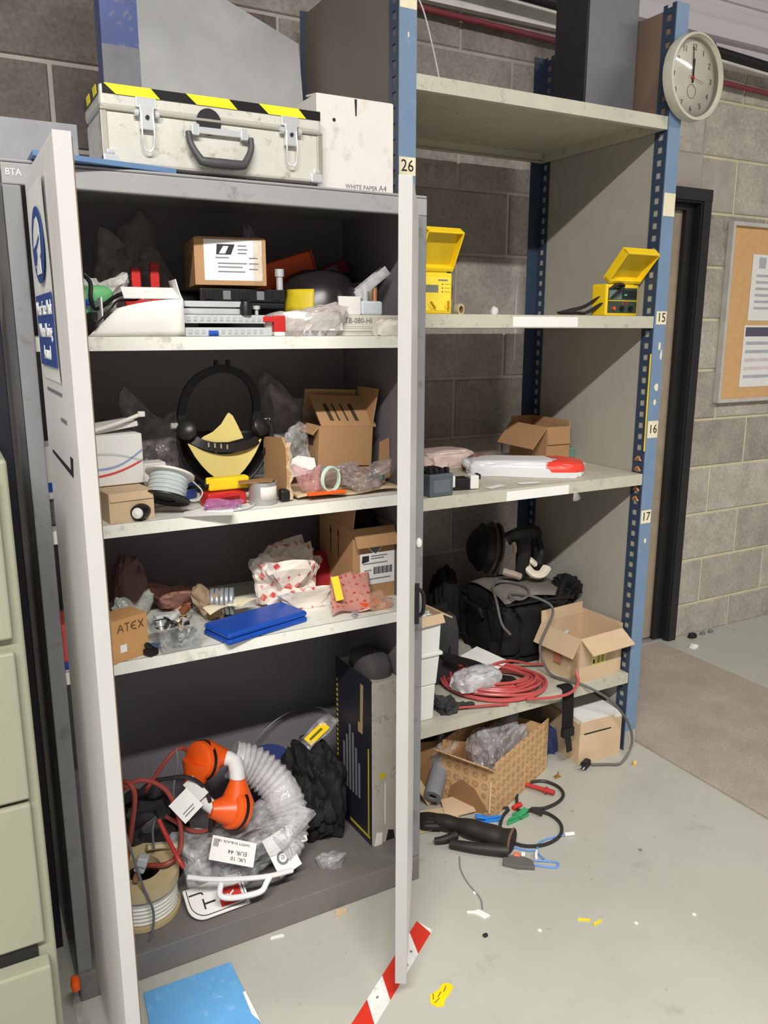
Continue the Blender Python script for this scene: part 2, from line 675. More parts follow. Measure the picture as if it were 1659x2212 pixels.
def block(x0, x1, z0, z1, m=M_block):
    w, h = round(x1 - x0, 3), round(z1 - z0, 3)
    if w < 0.03 or h < 0.03:
        return
    key = (w, h, m.name)
    if key not in _blk:
        me = bpy.data.meshes.new('block')
        k = 0.004
        vs = [(x, y, z) for y, e in ((0, k), (0.004, 0), (0.02, 0)) for x, z in ((-w / 2 + e, e), (w / 2 - e, e), (w / 2 - e, h - e), (-w / 2 + e, h - e))]
        fs = [(0, 1, 2, 3)]
        for r in (0, 4):
            fs += [(r + 4 + i, r + 4 + (i + 1) % 4, r + (i + 1) % 4, r + i) for i in range(4)]
        me.from_pydata(vs, [], fs)
        me.materials.append(m)
        _blk[key] = me
    o = bpy.data.objects.new('block', _blk[key])
    C.objects.link(o)
    o.parent = wall
    o.location = ((x0 + x1) / 2, WY + rng.uniform(-0.0015, 0.001), z0)


MZ, MX, J = 0.2345, 0.47, 0.013
for r in range(-6, 7):
    z0 = 1.336 + r * MZ
    z1 = z0 + MZ
    z0c, z1c = max(z0 + J / 2, 0.0), min(z1 - J / 2, 2.64)
    for side in (0, 1):
        ph = 1.78 if r % 2 == 1 else 2.015
        if side:
            ph = 3.30 if r % 2 == 1 else 3.535
        lo, hi = ((-1.5, 2.9) if not side else (2.9, 6.4))
        if z0c < DZ:
            lo, hi = ((-1.5, DX0) if not side else (DX1, 6.4))
        k0 = math.floor((lo - ph) / MX)
        x = ph + k0 * MX
        while x < hi:
            a, c = max(x + J / 2, lo), min(x + MX - J / 2, hi)
            if c - a > 0.02:
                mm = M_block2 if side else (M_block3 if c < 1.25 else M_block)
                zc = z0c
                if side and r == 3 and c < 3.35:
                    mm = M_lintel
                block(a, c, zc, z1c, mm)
            x += MX
obj('paint_streak', MB().prism([(-0.008, -0.17), (0.006, -0.17), (0.004, 0.10), (0.0, 0.16), (-0.004, 0.08)], 0.0008, FRONT(2.066, WY - 0.0016, 1.57)), M_mortar, wall)
# strip of blocks left above the door head
block(DX0 + 0.01, 2.9 - 0.01, DZ + 0.01, 1.336 + 4 * MZ - J / 2, M_lintel)

b = MB().box(-4, 8, -7, WY + 0.3, -0.06, 0.0)
floor = struct('floor', b, floor_mat())
b = MB().box(-4, 8, -7, WY + 0.4, 3.95, 4.05)
struct('ceiling', b, mat('ceiling_grey', (150, 148, 146), 0.8))
# pale sheet cladding above the blockwork, leaning back like the roof slope
b = MB()
F = T(2.4, WY - 0.014, 2.69)
b.box(-4, 4.2, 0, 0.016, 0, 1.25, F)
for k in range(6):
    b.box(-4, 4.2, -0.012, 0, 0.20 + k * 0.2, 0.23 + k * 0.2, F)
struct('trim_1', b, M_clad)
b = MB().box(-1.6, 6.6, WY - 0.03, WY + 0.01, 2.635, 2.695)
struct('trim_2', b, M_white)
b = MB().box(-1.6, 6.6, WY - 0.05, WY + 0.02, 2.735, 2.80)
b.box(-1.6, 6.6, WY - 0.02, WY + 0.02, 2.80, 2.86)
struct('trim_3', b, M_clad)
# pipes
o = obj('red_pipe', MB().tube([(-1.5, WY - 0.03, 2.665), (1.6, WY - 0.03, 2.606), (3.32, WY - 0.03, 2.565), (6.5, WY - 0.03, 2.50)], 0.011, 10, 3), M_redpipe, sm=True)
tag(o, 'thin dark red pipe running along the top of the block wall', 'pipe')
t = thing('black_pipe', 'thick black pipe strapped to the white trunking above the wall', 'pipe', 2.0, WY - 0.14, 2.69)
obj('pipe', MB().tube([(-1.0, WY - 0.10, 2.75), (2.0, WY - 0.10, 2.69), (3.3, WY - 0.10, 2.64), (6.5, WY - 0.10, 2.52)], 0.02, 12, 3), M_black, t, F=I4, sm=True)
obj('pipe_clip', MB().disc(0.018, 0.032, -0.016, 0.016, 14, T(2.93, WY - 0.10, 2.655, ry=90)).box(2.914, 2.946, WY - 0.10, WY - 0.04, 2.665, 2.70), M_black, t, F=I4)

# door at the back
door = struct('door_1', MB().box(DX0 + 0.02, DX1 - 0.014, WY + 0.045, WY + 0.085, 0.012, DZ - 0.03), M_doorleaf)
b = MB()
b.box(DX1 - 0.005, DX1 + 0.045, WY - 0.028, WY + 0.004, 0, DZ + 0.045)
b.box(DX0 - 0.045, DX0 + 0.005, WY - 0.028, WY + 0.004, 0, DZ + 0.045)
b.box(DX0 - 0.045, DX1 + 0.045, WY - 0.03, WY + 0.004, DZ - 0.005, DZ + 0.047)
obj('architrave', b, M_doorblk, door, bev=0.003)
b = MB()
for x0, x1, y0, y1 in ((DX1 - 0.012, DX1, WY - 0.02, WY + 0.22), (DX1 - 0.06, DX1 - 0.012, WY + 0.02, WY + 0.044)):
    b.box(x0, x1, y0, y1, 0, DZ)
    b.box(DX0 + DX1 - x1, DX0 + DX1 - x0, y0, y1, 0, DZ)
b.box(DX0 + 0.012, DX1 - 0.012, WY - 0.02, WY + 0.22, DZ - 0.012, DZ)
b.box(DX0 + 0.06, DX1 - 0.06, WY + 0.02, WY + 0.044, DZ - 0.04, DZ - 0.012)
obj('door_lining', b, M_doorblk, door, bev=0.002)
obj('threshold', MB().box(DX0, DX1, WY + 0.01, WY + 0.25, -0.01, 0.004), M_steel, door)

o = obj('carpet_runner', MB().box(2.175, 3.02, -3.0, WY - 0.02, 0.0, 0.006), carpet_mat())
tag(o, 'brown carpet strip laid from the doorway across the painted floor', 'carpet')

# ------------------------------------------------------------------ storage cabinet
CX0, CX1, CY0, CY1 = 0.137, 1.051, 1.725, 2.185
cab = thing('storage_cabinet', 'tall open grey steel cabinet with white shelves full of clutter', 'cabinet', (CX0 + CX1) / 2, (CY0 + CY1) / 2, 0)
for x0 in (CX0, CX1 - 0.0012 - 0.001):
    obj('side_panel', MB().box(x0, x0 + 0.0022, CY0 + 0.003, CY1, 0.0, 1.828), M_grey if x0 == CX0 else M_inner, cab, F=I4)
obj('back_panel', MB().box(CX0 + 0.003, CX1 - 0.003, CY1 - 0.003, CY1, 0.0, 1.826), M_inner, cab, F=I4)
b = MB().box(CX0, CX1, CY0, CY1, 1.824, 1.83)
b.box(CX0, CX1, CY0, CY0 + 0.018, 1.785, 1.8235)
obj('top_panel', b, mat('cabinet_top_grey', (150, 149, 150), 0.4, var=0.06, scale=5, dirt=(120, 118, 117)), cab, F=I4, bev=0.003)
b = MB().box(CX0 + 0.003, CX1 - 0.003, CY0 + 0.001, CY1 - 0.004, 0.0745, 0.078)
obj('bottom_panel', b, M_cabplinth, cab, F=I4)
b = MB().box(CX0, CX1, CY0, CY0 + 0.0195, 0.0, 0.074)
obj('plinth', b, M_cabplinth, cab, F=I4, bev=0.004)
for x0, x1 in ((CX0, CX0 + 0.032), (CX1 - 0.032, CX1)):
    b = MB().box(x0, x1, CY0, CY0 + 0.018, 0.0785, 1.785)
    obj('stile', b, M_grey, cab, F=I4, bev=0.003)
    b = MB()
SH = (1.509, 1.118, 0.806)
for z in SH:
    b = MB().box(CX0 + 0.004, CX1 - 0.004, CY0 + 0.022, CY1 - 0.006, z - 0.004, z)
    b.box(CX0 + 0.004, CX1 - 0.004, CY0 + 0.02, CY0 + 0.024, z - 0.028, z)
    b.box(CX0 + 0.004, CX1 - 0.004, CY0 + 0.024, CY0 + 0.05, z - 0.028, z - 0.026)
    obj('shelf', b, M_shelfwhite, cab, F=I4, label='white steel shelf')
text(cab, 'BTA', 0.017, M_paper, WM[cab].inverted() @ FRONT(0.158, CY0 - 0.0008, 1.806), sx=0.9)
# left door, swung wide open: local x runs from hinge to free edge
def cab_door(hx, hy, ang, outer_sign, wid=0.435):
    F = T(hx, hy, 0, rz=ang)
    d = obj('door', MB().box(0.004, wid, -0.0125, 0.0125, 0.075, 1.797, F), M_doorgrey, cab, F=I4, bev=0.003)
    obj('door_edge', MB().box(wid - 0.001, wid + 0.0015, -0.0127, 0.0127, 0.075, 1.797, F), M_dooredge, d, F=I4)
    for zc in (1.70, 1.62, 0.95, 0.22, 0.14):
        obj('hinge', MB().disc(0, 0.005, zc - 0.037, zc + 0.037, 10, F @ T(-0.004, 0, 0)), M_dooredge, d, F=I4, sm=True)
    return d, F


dl, FL = cab_door(0.186, CY0 - 0.02, -90.0, 1, 0.408)
obj('edge_seal', MB().box(0.400, 0.4092, 0.0127, 0.0145, 0.08, 1.79, FL), mat('seal_brown', (104, 88, 66), 0.7), dl, F=I4, label='thin brown strip along the inner edge')
dr, FR = cab_door(1.005, CY0 - 0.014, 180 + 57.6, 1, 0.425)
# handle on the outer face of the right door, lock button on the stile
b = MB()
b.box(0.03, 0.055, 0.0125, 0.024, 0.80, 0.90, FR)
b.tube([FR @ Vector((0.042, 0.02, 0.815)), FR @ Vector((0.042, 0.034, 0.83)), FR @ Vector((0.042, 0.034, 0.875)), FR @ Vector((0.042, 0.02, 0.89))], 0.005, 8, 4)
obj('door_handle', b, M_black, dr, F=I4, label='black pull handle')
obj('lock_button', MB().lathe([(0, 0), (0.010, 0), (0.009, 0.004), (0, 0.006)], 16, T(CX1 - 0.014, CY0, 0.99, rx=90) @ Matrix.Diagonal((0.8, 1.3, 1, 1))), M_paper, cab, F=I4, sm=True)
# worn black tape marks on the outside of the left door (its -y side after the turn is the left face)
FD = FL @ Matrix.Translation((0, -0.0128, 0)) @ Matrix.Rotation(R(90), 4, 'X')
FDl = WM[dl].inverted() @ FD
b = MB().prism([(0.07, 1.298), (0.332, 1.289), (0.345, 1.322), (0.315, 1.322), (0.312, 1.299), (0.08, 1.304)], 0.0005, FDl)
obj('tape_mark', b, M_ink, dl)
b = MB()
b.box(0.08, 0.28, 1.415, 1.421, 0, 0.0004, FDl)
obj('print_remains', b, M_inkgrey, dl)
obj('print_remains', MB().box(0.24, 0.31, 1.372, 1.379, 0, 0.0004, FDl), M_inkgrey, dl)

# ------------------------------------------------------------------ filing cabinet on the left
fc = thing('filing_cabinet', 'pale green filing cabinet at the left edge of the photo', 'cabinet', -0.16, 1.7, 0)
FX0, FX1, FY = -0.40, 0.078, 1.38
b = MB().box(FX0, FX1, FY + 0.004, FY + 0.62, 0.03, 1.325)
obj('carcass', b, M_file, fc, F=I4, bev=0.006, seg=3)
for z0, z1, dy in ((1.035, 1.30, 0), (0.747, 1.012, 0), (0.466, 0.738, 0), (0.05, 0.432, 0.022)):
    b = MB().box(FX0 + 0.025, FX1 - 0.018 + (0.004 if dy else 0), FY - 0.012 - dy, FY + 0.003, z0, z1)
    d = obj('drawer', b, M_file, fc, F=I4, bev=0.004)
    obj('drawer_handle', MB().tube([((FX0 + FX1) / 2 - 0.06, FY - 0.012 - dy, z1 - 0.07), ((FX0 + FX1) / 2 - 0.055, FY - 0.035 - dy, z1 - 0.07), ((FX0 + FX1) / 2 + 0.055, FY - 0.035 - dy, z1 - 0.07), ((FX0 + FX1) / 2 + 0.06, FY - 0.012 - dy, z1 - 0.07)], 0.006, 8, 3), M_chrome, d, F=I4, sm=True)
obj('drawer_gap', MB().box(FX0 + 0.03, FX1 - 0.03, FY + 0.0, FY + 0.0035, 0.433, 0.465), M_black, fc, F=I4)
b = MB().box(FX0 + 0.01, FX1 - 0.004, FY + 0.03, FY + 0.6, 0.0, 0.03)
obj('base', b, M_inner, fc, F=I4)

# ------------------------------------------------------------------ steel rack
RX0, RX1, RY0, RY1, RZ = 1.118, 2.14, 1.985, 2.60, 2.498
rack = thing('steel_rack', 'tall blue and grey steel shelving rack with four shelves beside the cabinet', 'shelving rack', (RX0 + RX1) / 2, (RY0 + RY1) / 2, 0)


def upright(xf0, xf1, yf, xs, ys0, ys1, ztop, m_front=M_blue):
    b = MB().box(xf0, xf1, yf, yf + 0.003, 0, ztop)
    u = obj('upright', b, m_front, rack, F=I4)
    s = MB()
    w = ys1 - ys0
    s.box(xs, xs + 0.003, ys0, ys0 + w * 0.3, 0, ztop)
    s.box(xs, xs + 0.003, ys1 - w * 0.3, ys1, 0, ztop)
    z = 0.0
    while z < ztop - 0.01:
        s.box(xs + 0.0003, xs + 0.0027, ys0 + w * 0.3, ys1 - w * 0.3, z, min(z + 0.018, ztop))
        z += 0.038
    obj('slotted_flange', s, M_blueshade, u, F=I4)
    return u


uFR = upright(2.088, 2.14, RY0 - 0.003, 2.086, RY0, RY0 + 0.05, RZ)
uFL = upright(1.118, 1.17, RY0 - 0.003, 1.118, RY0, RY0 + 0.05, RZ)
uRR = upright(2.038, 2.088, RY1, 2.086, RY1 - 0.05, RY1, RZ, M_blueshade)
uRL = upright(1.11, 1.155, RY1, 1.155, RY1 - 0.05, RY1, RZ, M_blueshade)
obj('worn_foot', MB().box(2.0875, 2.1405, RY0 - 0.0036, RY0 - 0.003, 0.0, 0.075), M_rackgrey, rack, F=I4, label='paint worn off to grey at the foot')
M_paneldark = mat('panel_dark_brown_grey', (112, 105, 97), 0.6, var=0.08, scale=5)
M_panelbrown = mat('panel_brown', (128, 106, 92), 0.7, var=0.1, scale=6)
obj('side_panel', MB().box(2.0895, 2.092, RY0, RY1, 0.02, 2.172), M_rackgrey, rack, F=I4)
obj('side_panel', MB().box(2.0895, 2.092, RY0, RY1, 2.176, 2.485), M_panelbrown, rack, F=I4, label='brown upper side panel')
obj('side_panel', MB().box(1.1215, 1.124, RY0, RY1, 0.02, 2.485), M_paneldark, rack, F=I4, label='dark side panel beside the cabinet')
RSH = (2.174, 1.567, 1.041, 0.308)
M_rackunder = M_rackgrey
for z in RSH:
    b = MB().box(1.165, 2.085, RY0 + 0.002, RY1 - 0.004, z - 0.003, z)
    for y0, y1 in ((RY0 - 0.001, RY0 + 0.002), (RY1 - 0.007, RY1 - 0.004)):
        b.box(1.165, 2.085, y0, y1, z - 0.038, z)
    b.box(1.165, 1.168, RY0 + 0.002, RY1 - 0.007, z - 0.038, z - 0.003)
    b.box(2.082, 2.085, RY0 + 0.002, RY1 - 0.007, z - 0.038, z - 0.003)
    b.box(1.168, 2.082, RY0 + 0.002, RY0 + 0.018, z - 0.038, z - 0.036)
    b.box(1.168, 2.082, RY1 - 0.023, RY1 - 0.007, z - 0.038, z - 0.036)
    obj('shelf', b, M_rackshelf, rack, F=I4, label='cream steel rack shelf')
rl = WM[rack].inverted()
for x, z in ((1.635, 1.547), (1.634, 1.018)):
    plate(rack, 'label_strip', M_paper, rl @ FRONT(x, RY0 - 0.0012, z), 0.25, 0.03)
for x, z, w, h, s in ((1.144, 1.945, 0.05, 0.045, '26'), (1.144, 2.335, 0.05, 0.03, ''), (2.115, 1.915, 0.05, 0.07, ''), (2.117, 1.562, 0.046, 0.042, '15'), (2.115, 1.193, 0.047, 0.058, '16'), (2.113, 0.888, 0.046, 0.047, '17')):
    p = plate(rack, 'number_label', M_cream, rl @ FRONT(x, RY0 - 0.0032, z), w, h)
    if s:
        text(p, s, 0.042, M_ink, rl @ FRONT(x, RY0 - 0.0042, z), sx=0.95)
M_chip = mat('paint_chip_cream', (222, 212, 186), 0.7)
for x, z, w, h in ((2.118, 1.47, 0.013, 0.03), (2.128, 1.44, 0.01, 0.04), (2.117, 1.335, 0.02, 0.03), (2.115, 1.285, 0.014, 0.022), (2.118, 0.80, 0.014, 0.02), (1.145, 2.26, 0.006, 0.014)):
    b = MB().prism([(w * 0.5 * math.cos(a) * rng.uniform(0.7, 1.1), h * 0.5 * math.sin(a) * rng.uniform(0.7, 1.1)) for a in [2 * PI * i / 8 for i in range(8)]], 0.0004, rl @ FRONT(x, RY0 - 0.0031, z))
    obj('paint_chip', b, M_chip, rack)

# ================================================================== on top of the cabinet
TZ = 1.8315
M_alu = mat('scuffed_aluminium_panel', (196, 194, 184), 0.5, metal=0.1, var=0.07, scale=12, dirt=(150, 147, 138), bump=0.25, bscale=260)
M_tapeY = mat('hazard_tape_yellow', (240, 222, 40), 0.35, var=0.06)
M_tapeB = mat('hazard_tape_black', (28, 27, 26), 0.3)
M_bluesheet = mat('blue_sheet_metal', (92, 122, 160), 0.5, var=0.08)
o = obj('blue_sheet', MB().prism([(-0.135, -0.06), (0.14, -0.004), (0.14, 0.24), (-0.135, 0.24)], 0.010), M_bluesheet, M=T(0.325, 1.745, TZ), bev=0.001)
tag(o, 'flat blue sheet lying on the grey cabinet under the metal case', 'sheet')

case = thing('equipment_case', 'scuffed silver metal case with yellow and black tape on the cabinet', 'case', 0.562, 1.845, TZ + 0.0112, 0)
wd, dp = 0.466, 0.17
b = MB().box(-wd / 2, wd / 2, -dp / 2, dp / 2, 0, 0.100)
obj('case_body', b, M_alu, case, bev=0.006)
b = MB().box(-wd / 2 - 0.002, wd / 2 + 0.002, -dp / 2 - 0.002, dp / 2 + 0.002, 0.102, 0.147)
obj('case_lid', b, M_alu, case, bev=0.008)
M_trim = mat('case_edge_trim', (168, 165, 154), 0.4, metal=0.5)
for x in (-wd / 2 - 0.003, wd / 2 - 0.010):
    obj('edge_trim', MB().box(x, x + 0.013, -dp / 2 - 0.003, -dp / 2 + 0.01, 0.002, 0.098), M_trim, case, bev=0.002)
obj('edge_trim', MB().box(-wd / 2 - 0.003, wd / 2 + 0.003, -dp / 2 - 0.004, -dp / 2 + 0.01, 0.098, 0.104), M_trim, case, bev=0.002)
yf = -dp / 2 - 0.0028
# hazard tape round the lid: black strip with yellow slanted bands
tp = obj('hazard_tape', MB().box(-wd / 2 + 0.004, wd / 2 - 0.002, yf - 0.0006, yf + 0.0008, 0.128, 0.146).box(-wd / 2 - 0.004, -wd / 2 - 0.0022, -dp / 2 + 0.004, dp / 2 - 0.004, 0.128, 0.146), M_tapeB, case)
for x in (-0.17, -0.01, 0.145):
    F = FRONT(x, yf - 0.0008, 0.137)
    obj('tape_band', MB().prism([(-0.034, -0.009), (0.052, -0.009), (0.034, 0.009), (-0.056, 0.009)], 0.0006, F), M_tapeY, tp)
for y in (-0.055, 0.02):
    obj('tape_band', MB().prism([(-0.016, -0.009), (0.02, -0.009), (0.014, 0.009), (-0.022, 0.009)], 0.0006, LEFT(-wd / 2 - 0.0042, y, 0.137)), M_tapeY, tp)
for x in (-0.148, 0.158):
    la = obj('latch', MB().box(x - 0.02, x + 0.02, yf - 0.006, yf + 0.001, 0.108, 0.128).box(x - 0.014, x + 0.014, yf - 0.011, yf + 0.0005, 0.068, 0.112), M_chrome, case, bev=0.002)
    for sx in (-1, 1):
        obj('latch_ear', MB().disc(0, 0.007, -0.004, 0.004, 12, T(x + sx * 0.02, yf - 0.006, 0.098, ry=90)), M_chrome, la, sm=True)
    obj('latch_loop', MB().tube([(x - 0.011, yf - 0.010, 0.098), (x - 0.012, yf - 0.013, 0.06), (x - 0.009, yf - 0.011, 0.034), (x, yf - 0.010, 0.027), (x + 0.009, yf - 0.011, 0.034), (x + 0.012, yf - 0.013, 0.06), (x + 0.011, yf - 0.010, 0.098)], 0.0017, 8, 4), M_chrome, la, sm=True)
    obj('rivet', MB().disc(0, 0.004, 0, 0.003, 10, FRONT(x, yf - 0.011, 0.09)), M_ink, la)
obj('handle', MB().tube([(-0.066, yf - 0.008, 0.073), (-0.064, yf - 0.014, 0.05), (-0.048, yf - 0.02, 0.022), (-0.035, yf - 0.022, 0.016), (0.035, yf - 0.022, 0.016), (0.048, yf - 0.02, 0.022), (0.064, yf - 0.014, 0.05), (0.066, yf - 0.008, 0.073)], lambda t: 0.0065 + 0.004 * max(0, 1 - abs(t - 0.5) * 3.0), 10, 4), mat('handle_grey_plastic', (70, 70, 72), 0.5), case, sm=True, label='dark grey carry handle')
hb = obj('handle_bracket', MB().box(-0.052, 0.052, yf - 0.009, yf + 0.001, 0.073, 0.086), M_chrome, case, bev=0.003)
for x in (-0.052, 0.052):
    obj('bracket_post', MB().box(x - 0.008, x + 0.008, yf - 0.013, yf + 0.001, 0.068, 0.09), M_chrome, hb, bev=0.002)
obj('handle_recess', MB().disc(0, 0.026, 0, 0.001, 20, FRONT(-0.02, yf + 0.0006, 0.098)), M_ink, case)
for x in (-wd / 2 + 0.012, wd / 2 - 0.012):
    obj('corner_cap', MB().box(x - 0.015, x + 0.015, -dp / 2 - 0.005, -dp / 2 + 0.012, -0.0005, 0.018).box(x - 0.008, x + 0.008, -dp / 2 - 0.0045, -dp / 2 + 0.01, 0.017, 0.028), M_chrome, case, bev=0.004)

M_wbox = mat('white_card', (214, 210, 204), 0.7, var=0.05, scale=5, dirt=(188, 182, 174))
px = carton('paper_box', 'white cardboard paper carton behind the silver case', 0.899, 1.915, TZ, 0.196, 0.24, 0.205, M_wbox, cat='box', top=True, flaps={'front': -82}, flen={'front': 0.06})
text(px, 'WHITE PAPER', 0.0135, M_inkgrey, FRONT(0.014, -0.1205, 0.016))
text(px, 'A4', 0.018, M_inkgrey, FRONT(0.070, -0.1205, 0.0175))
obj('tear', MB().prism([(-0.001, 0.0), (0.002, 0.0), (0.003, 0.035), (-0.003, 0.035)], 0.0006, FRONT(0.0, -0.1204, 0.169)), M_ink, px)
obj('puncture', MB().disc(0, 0.004, 0, 0.0006, 10, FRONT(-0.055, -0.1204, 0.155)), M_ink, px)

M_navy = mat('blue_painted_steel', (64, 78, 128), 0.4, var=0.1, dirt=(120, 118, 116))
b = MB().box(-0.042, 0.042, -0.03, -0.026, 0, 0.80)
b.box(-0.042, -0.038, -0.026, 0.03, 0, 0.80)
b.box(0.038, 0.042, -0.026, 0.03, 0, 0.80)
o = obj('steel_channel', b, M_navy, M=T(0.446, 2.128, TZ))
obj('worn_foot', MB().box(-0.0425, 0.0425, -0.0306, -0.0300, 0.0, 0.33), mat('worn_steel_foot', (112, 112, 118), 0.5, var=0.2), o, label='grey worn lower end')
tag(o, 'upright blue steel channel standing behind the silver case', 'post')

def galv():
    t = NT('galvanised_sheet')
    v = t.co(1.0)
    t.l(t.ramp(t.noise(v, 6, 5), [(0.3, lin((196, 196, 196))), (0.7, lin((218, 218, 217)))]), t.b.inputs['Base Color'])
    t.b.inputs['Metallic'].default_value = 0.5
    t.b.inputs['Roughness'].default_value = 0.36
    return t.m


F = T(0.79, 2.45, TZ) @ Matrix.Rotation(R(90 - 9), 4, 'X')
b = MB().prism([(-0.23, 0.0), (0.285, 0.0), (0.285, 0.555), (0.0, 0.67), (-0.23, 0.67)], 0.0015)
o = obj('galvanised_sheet', b, galv(), M=F)
tag(o, 'bare galvanised metal sheet leaning against the block wall', 'sheet')
# it stands on a plank-like grey panel bridging cabinet and wall
o = obj('grey_shelf_panel', MB().box(-0.62, 0.47, 0.0, 0.48, 0, 0.03).box(-0.62, 0.47, 0, 0.004, -0.0, 0.03), M_grey, M=T(0.62, 2.19, TZ - 0.0325), bev=0.003)
tag(o, 'flat grey steel panel laid behind the cabinet against the wall', 'panel')
o = obj('grey_tray', MB().box(-0.22, 0.16, 0, 0.012, 0, 0.155).box(-0.22, 0.16, 0.012, 0.05, 0.0, 0.012), mat('tray_grey', (150, 150, 154), 0.5), M=T(0.18, 2.12, TZ), bev=0.002)
tag(o, 'grey metal tray standing on edge at the left end of the cabinet top', 'tray')

# ------------------------------------------------------------------ top of the rack
sp = thing('steel_box_unit', 'tall dark grey metal box standing on the top rack shelf', 'box', 1.945, 2.175, 2.1745)
M_dkbox = mat('dark_grey_sheet', (104, 104, 108), 0.45, var=0.05)
obj('shell', MB().box(-0.105, 0.105, -0.075, 0.075, 0, 0.55), mat('black_sheet', (34, 33, 36), 0.5), sp, bev=0.004)
obj('front_panel', MB().box(-0.100, 0.100, -0.0785, -0.075, 0.004, 0.546), M_dkbox, sp, bev=0.002, label='mid grey front panel')
o = obj('thin_cable', MB().tube([(1.62, 2.55, 2.176), (1.625, 2.56, 2.25), (1.60, 2.575, 2.40), (1.565, 2.60, 2.56), (1.55, 2.645, 2.66), (1.56, 2.665, 2.78)], 0.0028, 8, 5), M_paper, sm=True)
tag(o, 'thin white cable hanging in front of the blocks above the rack', 'cable')

ck = thing('wall_clock', 'round white clock hung on the blue rack upright', 'clock', 2.156, 1.965, 2.288, 4)
FC = FRONT(0, 0, 0)
M_rim = mat('clock_rim', (196, 192, 176), 0.4)
obj('rim', MB().lathe([(0.112, -0.012), (0.124, -0.012), (0.126, 0.004), (0.124, 0.022), (0.117, 0.024), (0.113, 0.012), (0.112, 0.010), (0.112, -0.012)], 48, FC), M_rim, ck, sm=True)
fc_ = obj('dial', MB().disc(0, 0.1125, -0.008, 0.0, 40, FC), mat('clock_dial', (226, 222, 206), 0.6), ck)
for k in range(1, 13):
    a = R(90 - 30 * k)
    text(fc_, str(k), 0.024, M_inkgrey, FRONT(0.088 * math.cos(a), -0.0012, 0.088 * math.sin(a)), name='numeral')
obj('seconds_ring', MB().disc(0.019, 0.0205, 0.0005, 0.001, 24, FC @ T(0, -0.038, 0)), M_inkgrey, fc_)
for a, L, w, nm in ((2.0, 0.055, 0.006, 'hour_hand'), (-4.0, 0.088, 0.004, 'minute_hand')):
    obj(nm, MB().prism([(-w / 2, -0.014), (w / 2, -0.014), (w / 3, L), (-w / 3, L)], 0.0012, FC @ T(0, 0, 0.003) @ Matrix.Rotation(R(-a), 4, 'Z')), M_ink, ck)
obj('second_hand', MB().prism([(-0.0008, -0.02), (0.0008, -0.02), (0.0006, 0.05), (-0.0006, 0.05)], 0.0008, FC @ T(0, 0, 0.005) @ Matrix.Rotation(R(-100), 4, 'Z')), M_red, ck)
obj('hub', MB().disc(0, 0.005, 0, 0.006, 14, FC), M_red, ck)


def glass_mat():
    t = NT('clock_glass')
    t.b.inputs['Base Color'].default_value = (1, 1, 1, 1)
    t.b.inputs['Roughness'].default_value = 0.03
    tr = t.n('ShaderNodeBsdfTransparent')
    gl = t.n('ShaderNodeBsdfGlossy')
    gl.inputs['Roughness'].default_value = 0.06
    fr = t.n('ShaderNodeFresnel')
    fr.inputs[0].default_value = 1.45
    mx = t.n('ShaderNodeMixShader')
    t.l(fr.outputs[0], mx.inputs[0])
    t.l(tr.outputs[0], mx.inputs[1])
    t.l(gl.outputs[0], mx.inputs[2])
    t.l(mx.outputs[0], t.o.inputs[0])
    return t.m


obj('glass', MB().lathe([(0.1125, 0.012), (0.09, 0.0165), (0.06, 0.0195), (0.03, 0.0212), (0.0, 0.0218)], 40, FC), glass_mat(), ck, sm=True)

# ------------------------------------------------------------------ notice board and door poster
nb = thing('notice_board', 'cork notice board with pale metal frame on the block wall', 'notice board', 3.85, WY - 0.022, 1.18)
NX0, NX1, NZ0, NZ1 = 3.268, 4.45, 1.18, 2.01
M_cork = mat('cork', (214, 170, 118), 0.9, var=0.07, scale=40, bump=0.3, bscale=200)
obj('cork_panel', MB().box(NX0 + 0.012, NX1 - 0.012, WY - 0.016, WY - 0.002, NZ0 + 0.012, NZ1 - 0.012), M_cork, nb, F=I4)
M_nbf = mat('board_frame', (196, 192, 186), 0.4)
for x0, x1, z0, z1 in ((NX0, NX0 + 0.016, NZ0, NZ1), (NX1 - 0.016, NX1, NZ0, NZ1), (NX0 + 0.0165, NX1 - 0.0165, NZ0, NZ0 + 0.018), (NX0 + 0.0165, NX1 - 0.0165, NZ1 - 0.018, NZ1)):
    obj('frame_bar', MB().box(x0, x1, WY - 0.034, WY - 0.001, z0, z1), M_nbf, nb, F=I4, bev=0.002)
for nm, x, z, w, h, lab in (('notice', 3.605, 1.72, 0.33, 0.305, 'white notice pinned at the top of the cork board'), ('notice', 3.585, 1.398, 0.32, 0.295, 'white notice with dark heading pinned lower on the cork board')):
    p = thing(nm, lab, 'notice', x, WY - 0.0175, z)
    plate(p, 'sheet', M_paper, FRONT(0, 0, 0), w, h, 0.0008)
    F = FRONT(0, -0.0009, 0)
    if z > 1.5:
        bars(p, 'printed_emblem', mat('print_pale', (176, 178, 184), 0.8), F, [(-0.12, -0.07, 0.09, 0.14)])
        for k in range(6):
            bars(p, 'printed_line', mat('print_pale', (176, 178, 184), 0.8), F, [(-0.13, 0.12, 0.05 - k * 0.03, 0.062 - k * 0.03)])
    else:
        bars(p, 'heading_band', mat('heading_slate', (86, 84, 100), 0.7), F, [(-0.15, 0.15, 0.095, 0.138)])
        for k, m_ in ((0, 'print_pale'), (1, 'print_pale'), (2, 'print_pink'), (3, 'print_pink'), (4, 'print_pale')):
            bars(p, 'printed_line', mat(m_, (216, 200, 202) if 'pink' in m_ else (176, 178, 184), 0.8), F, [(-0.14, 0.14, 0.055 - k * 0.04, 0.07 - k * 0.04)])

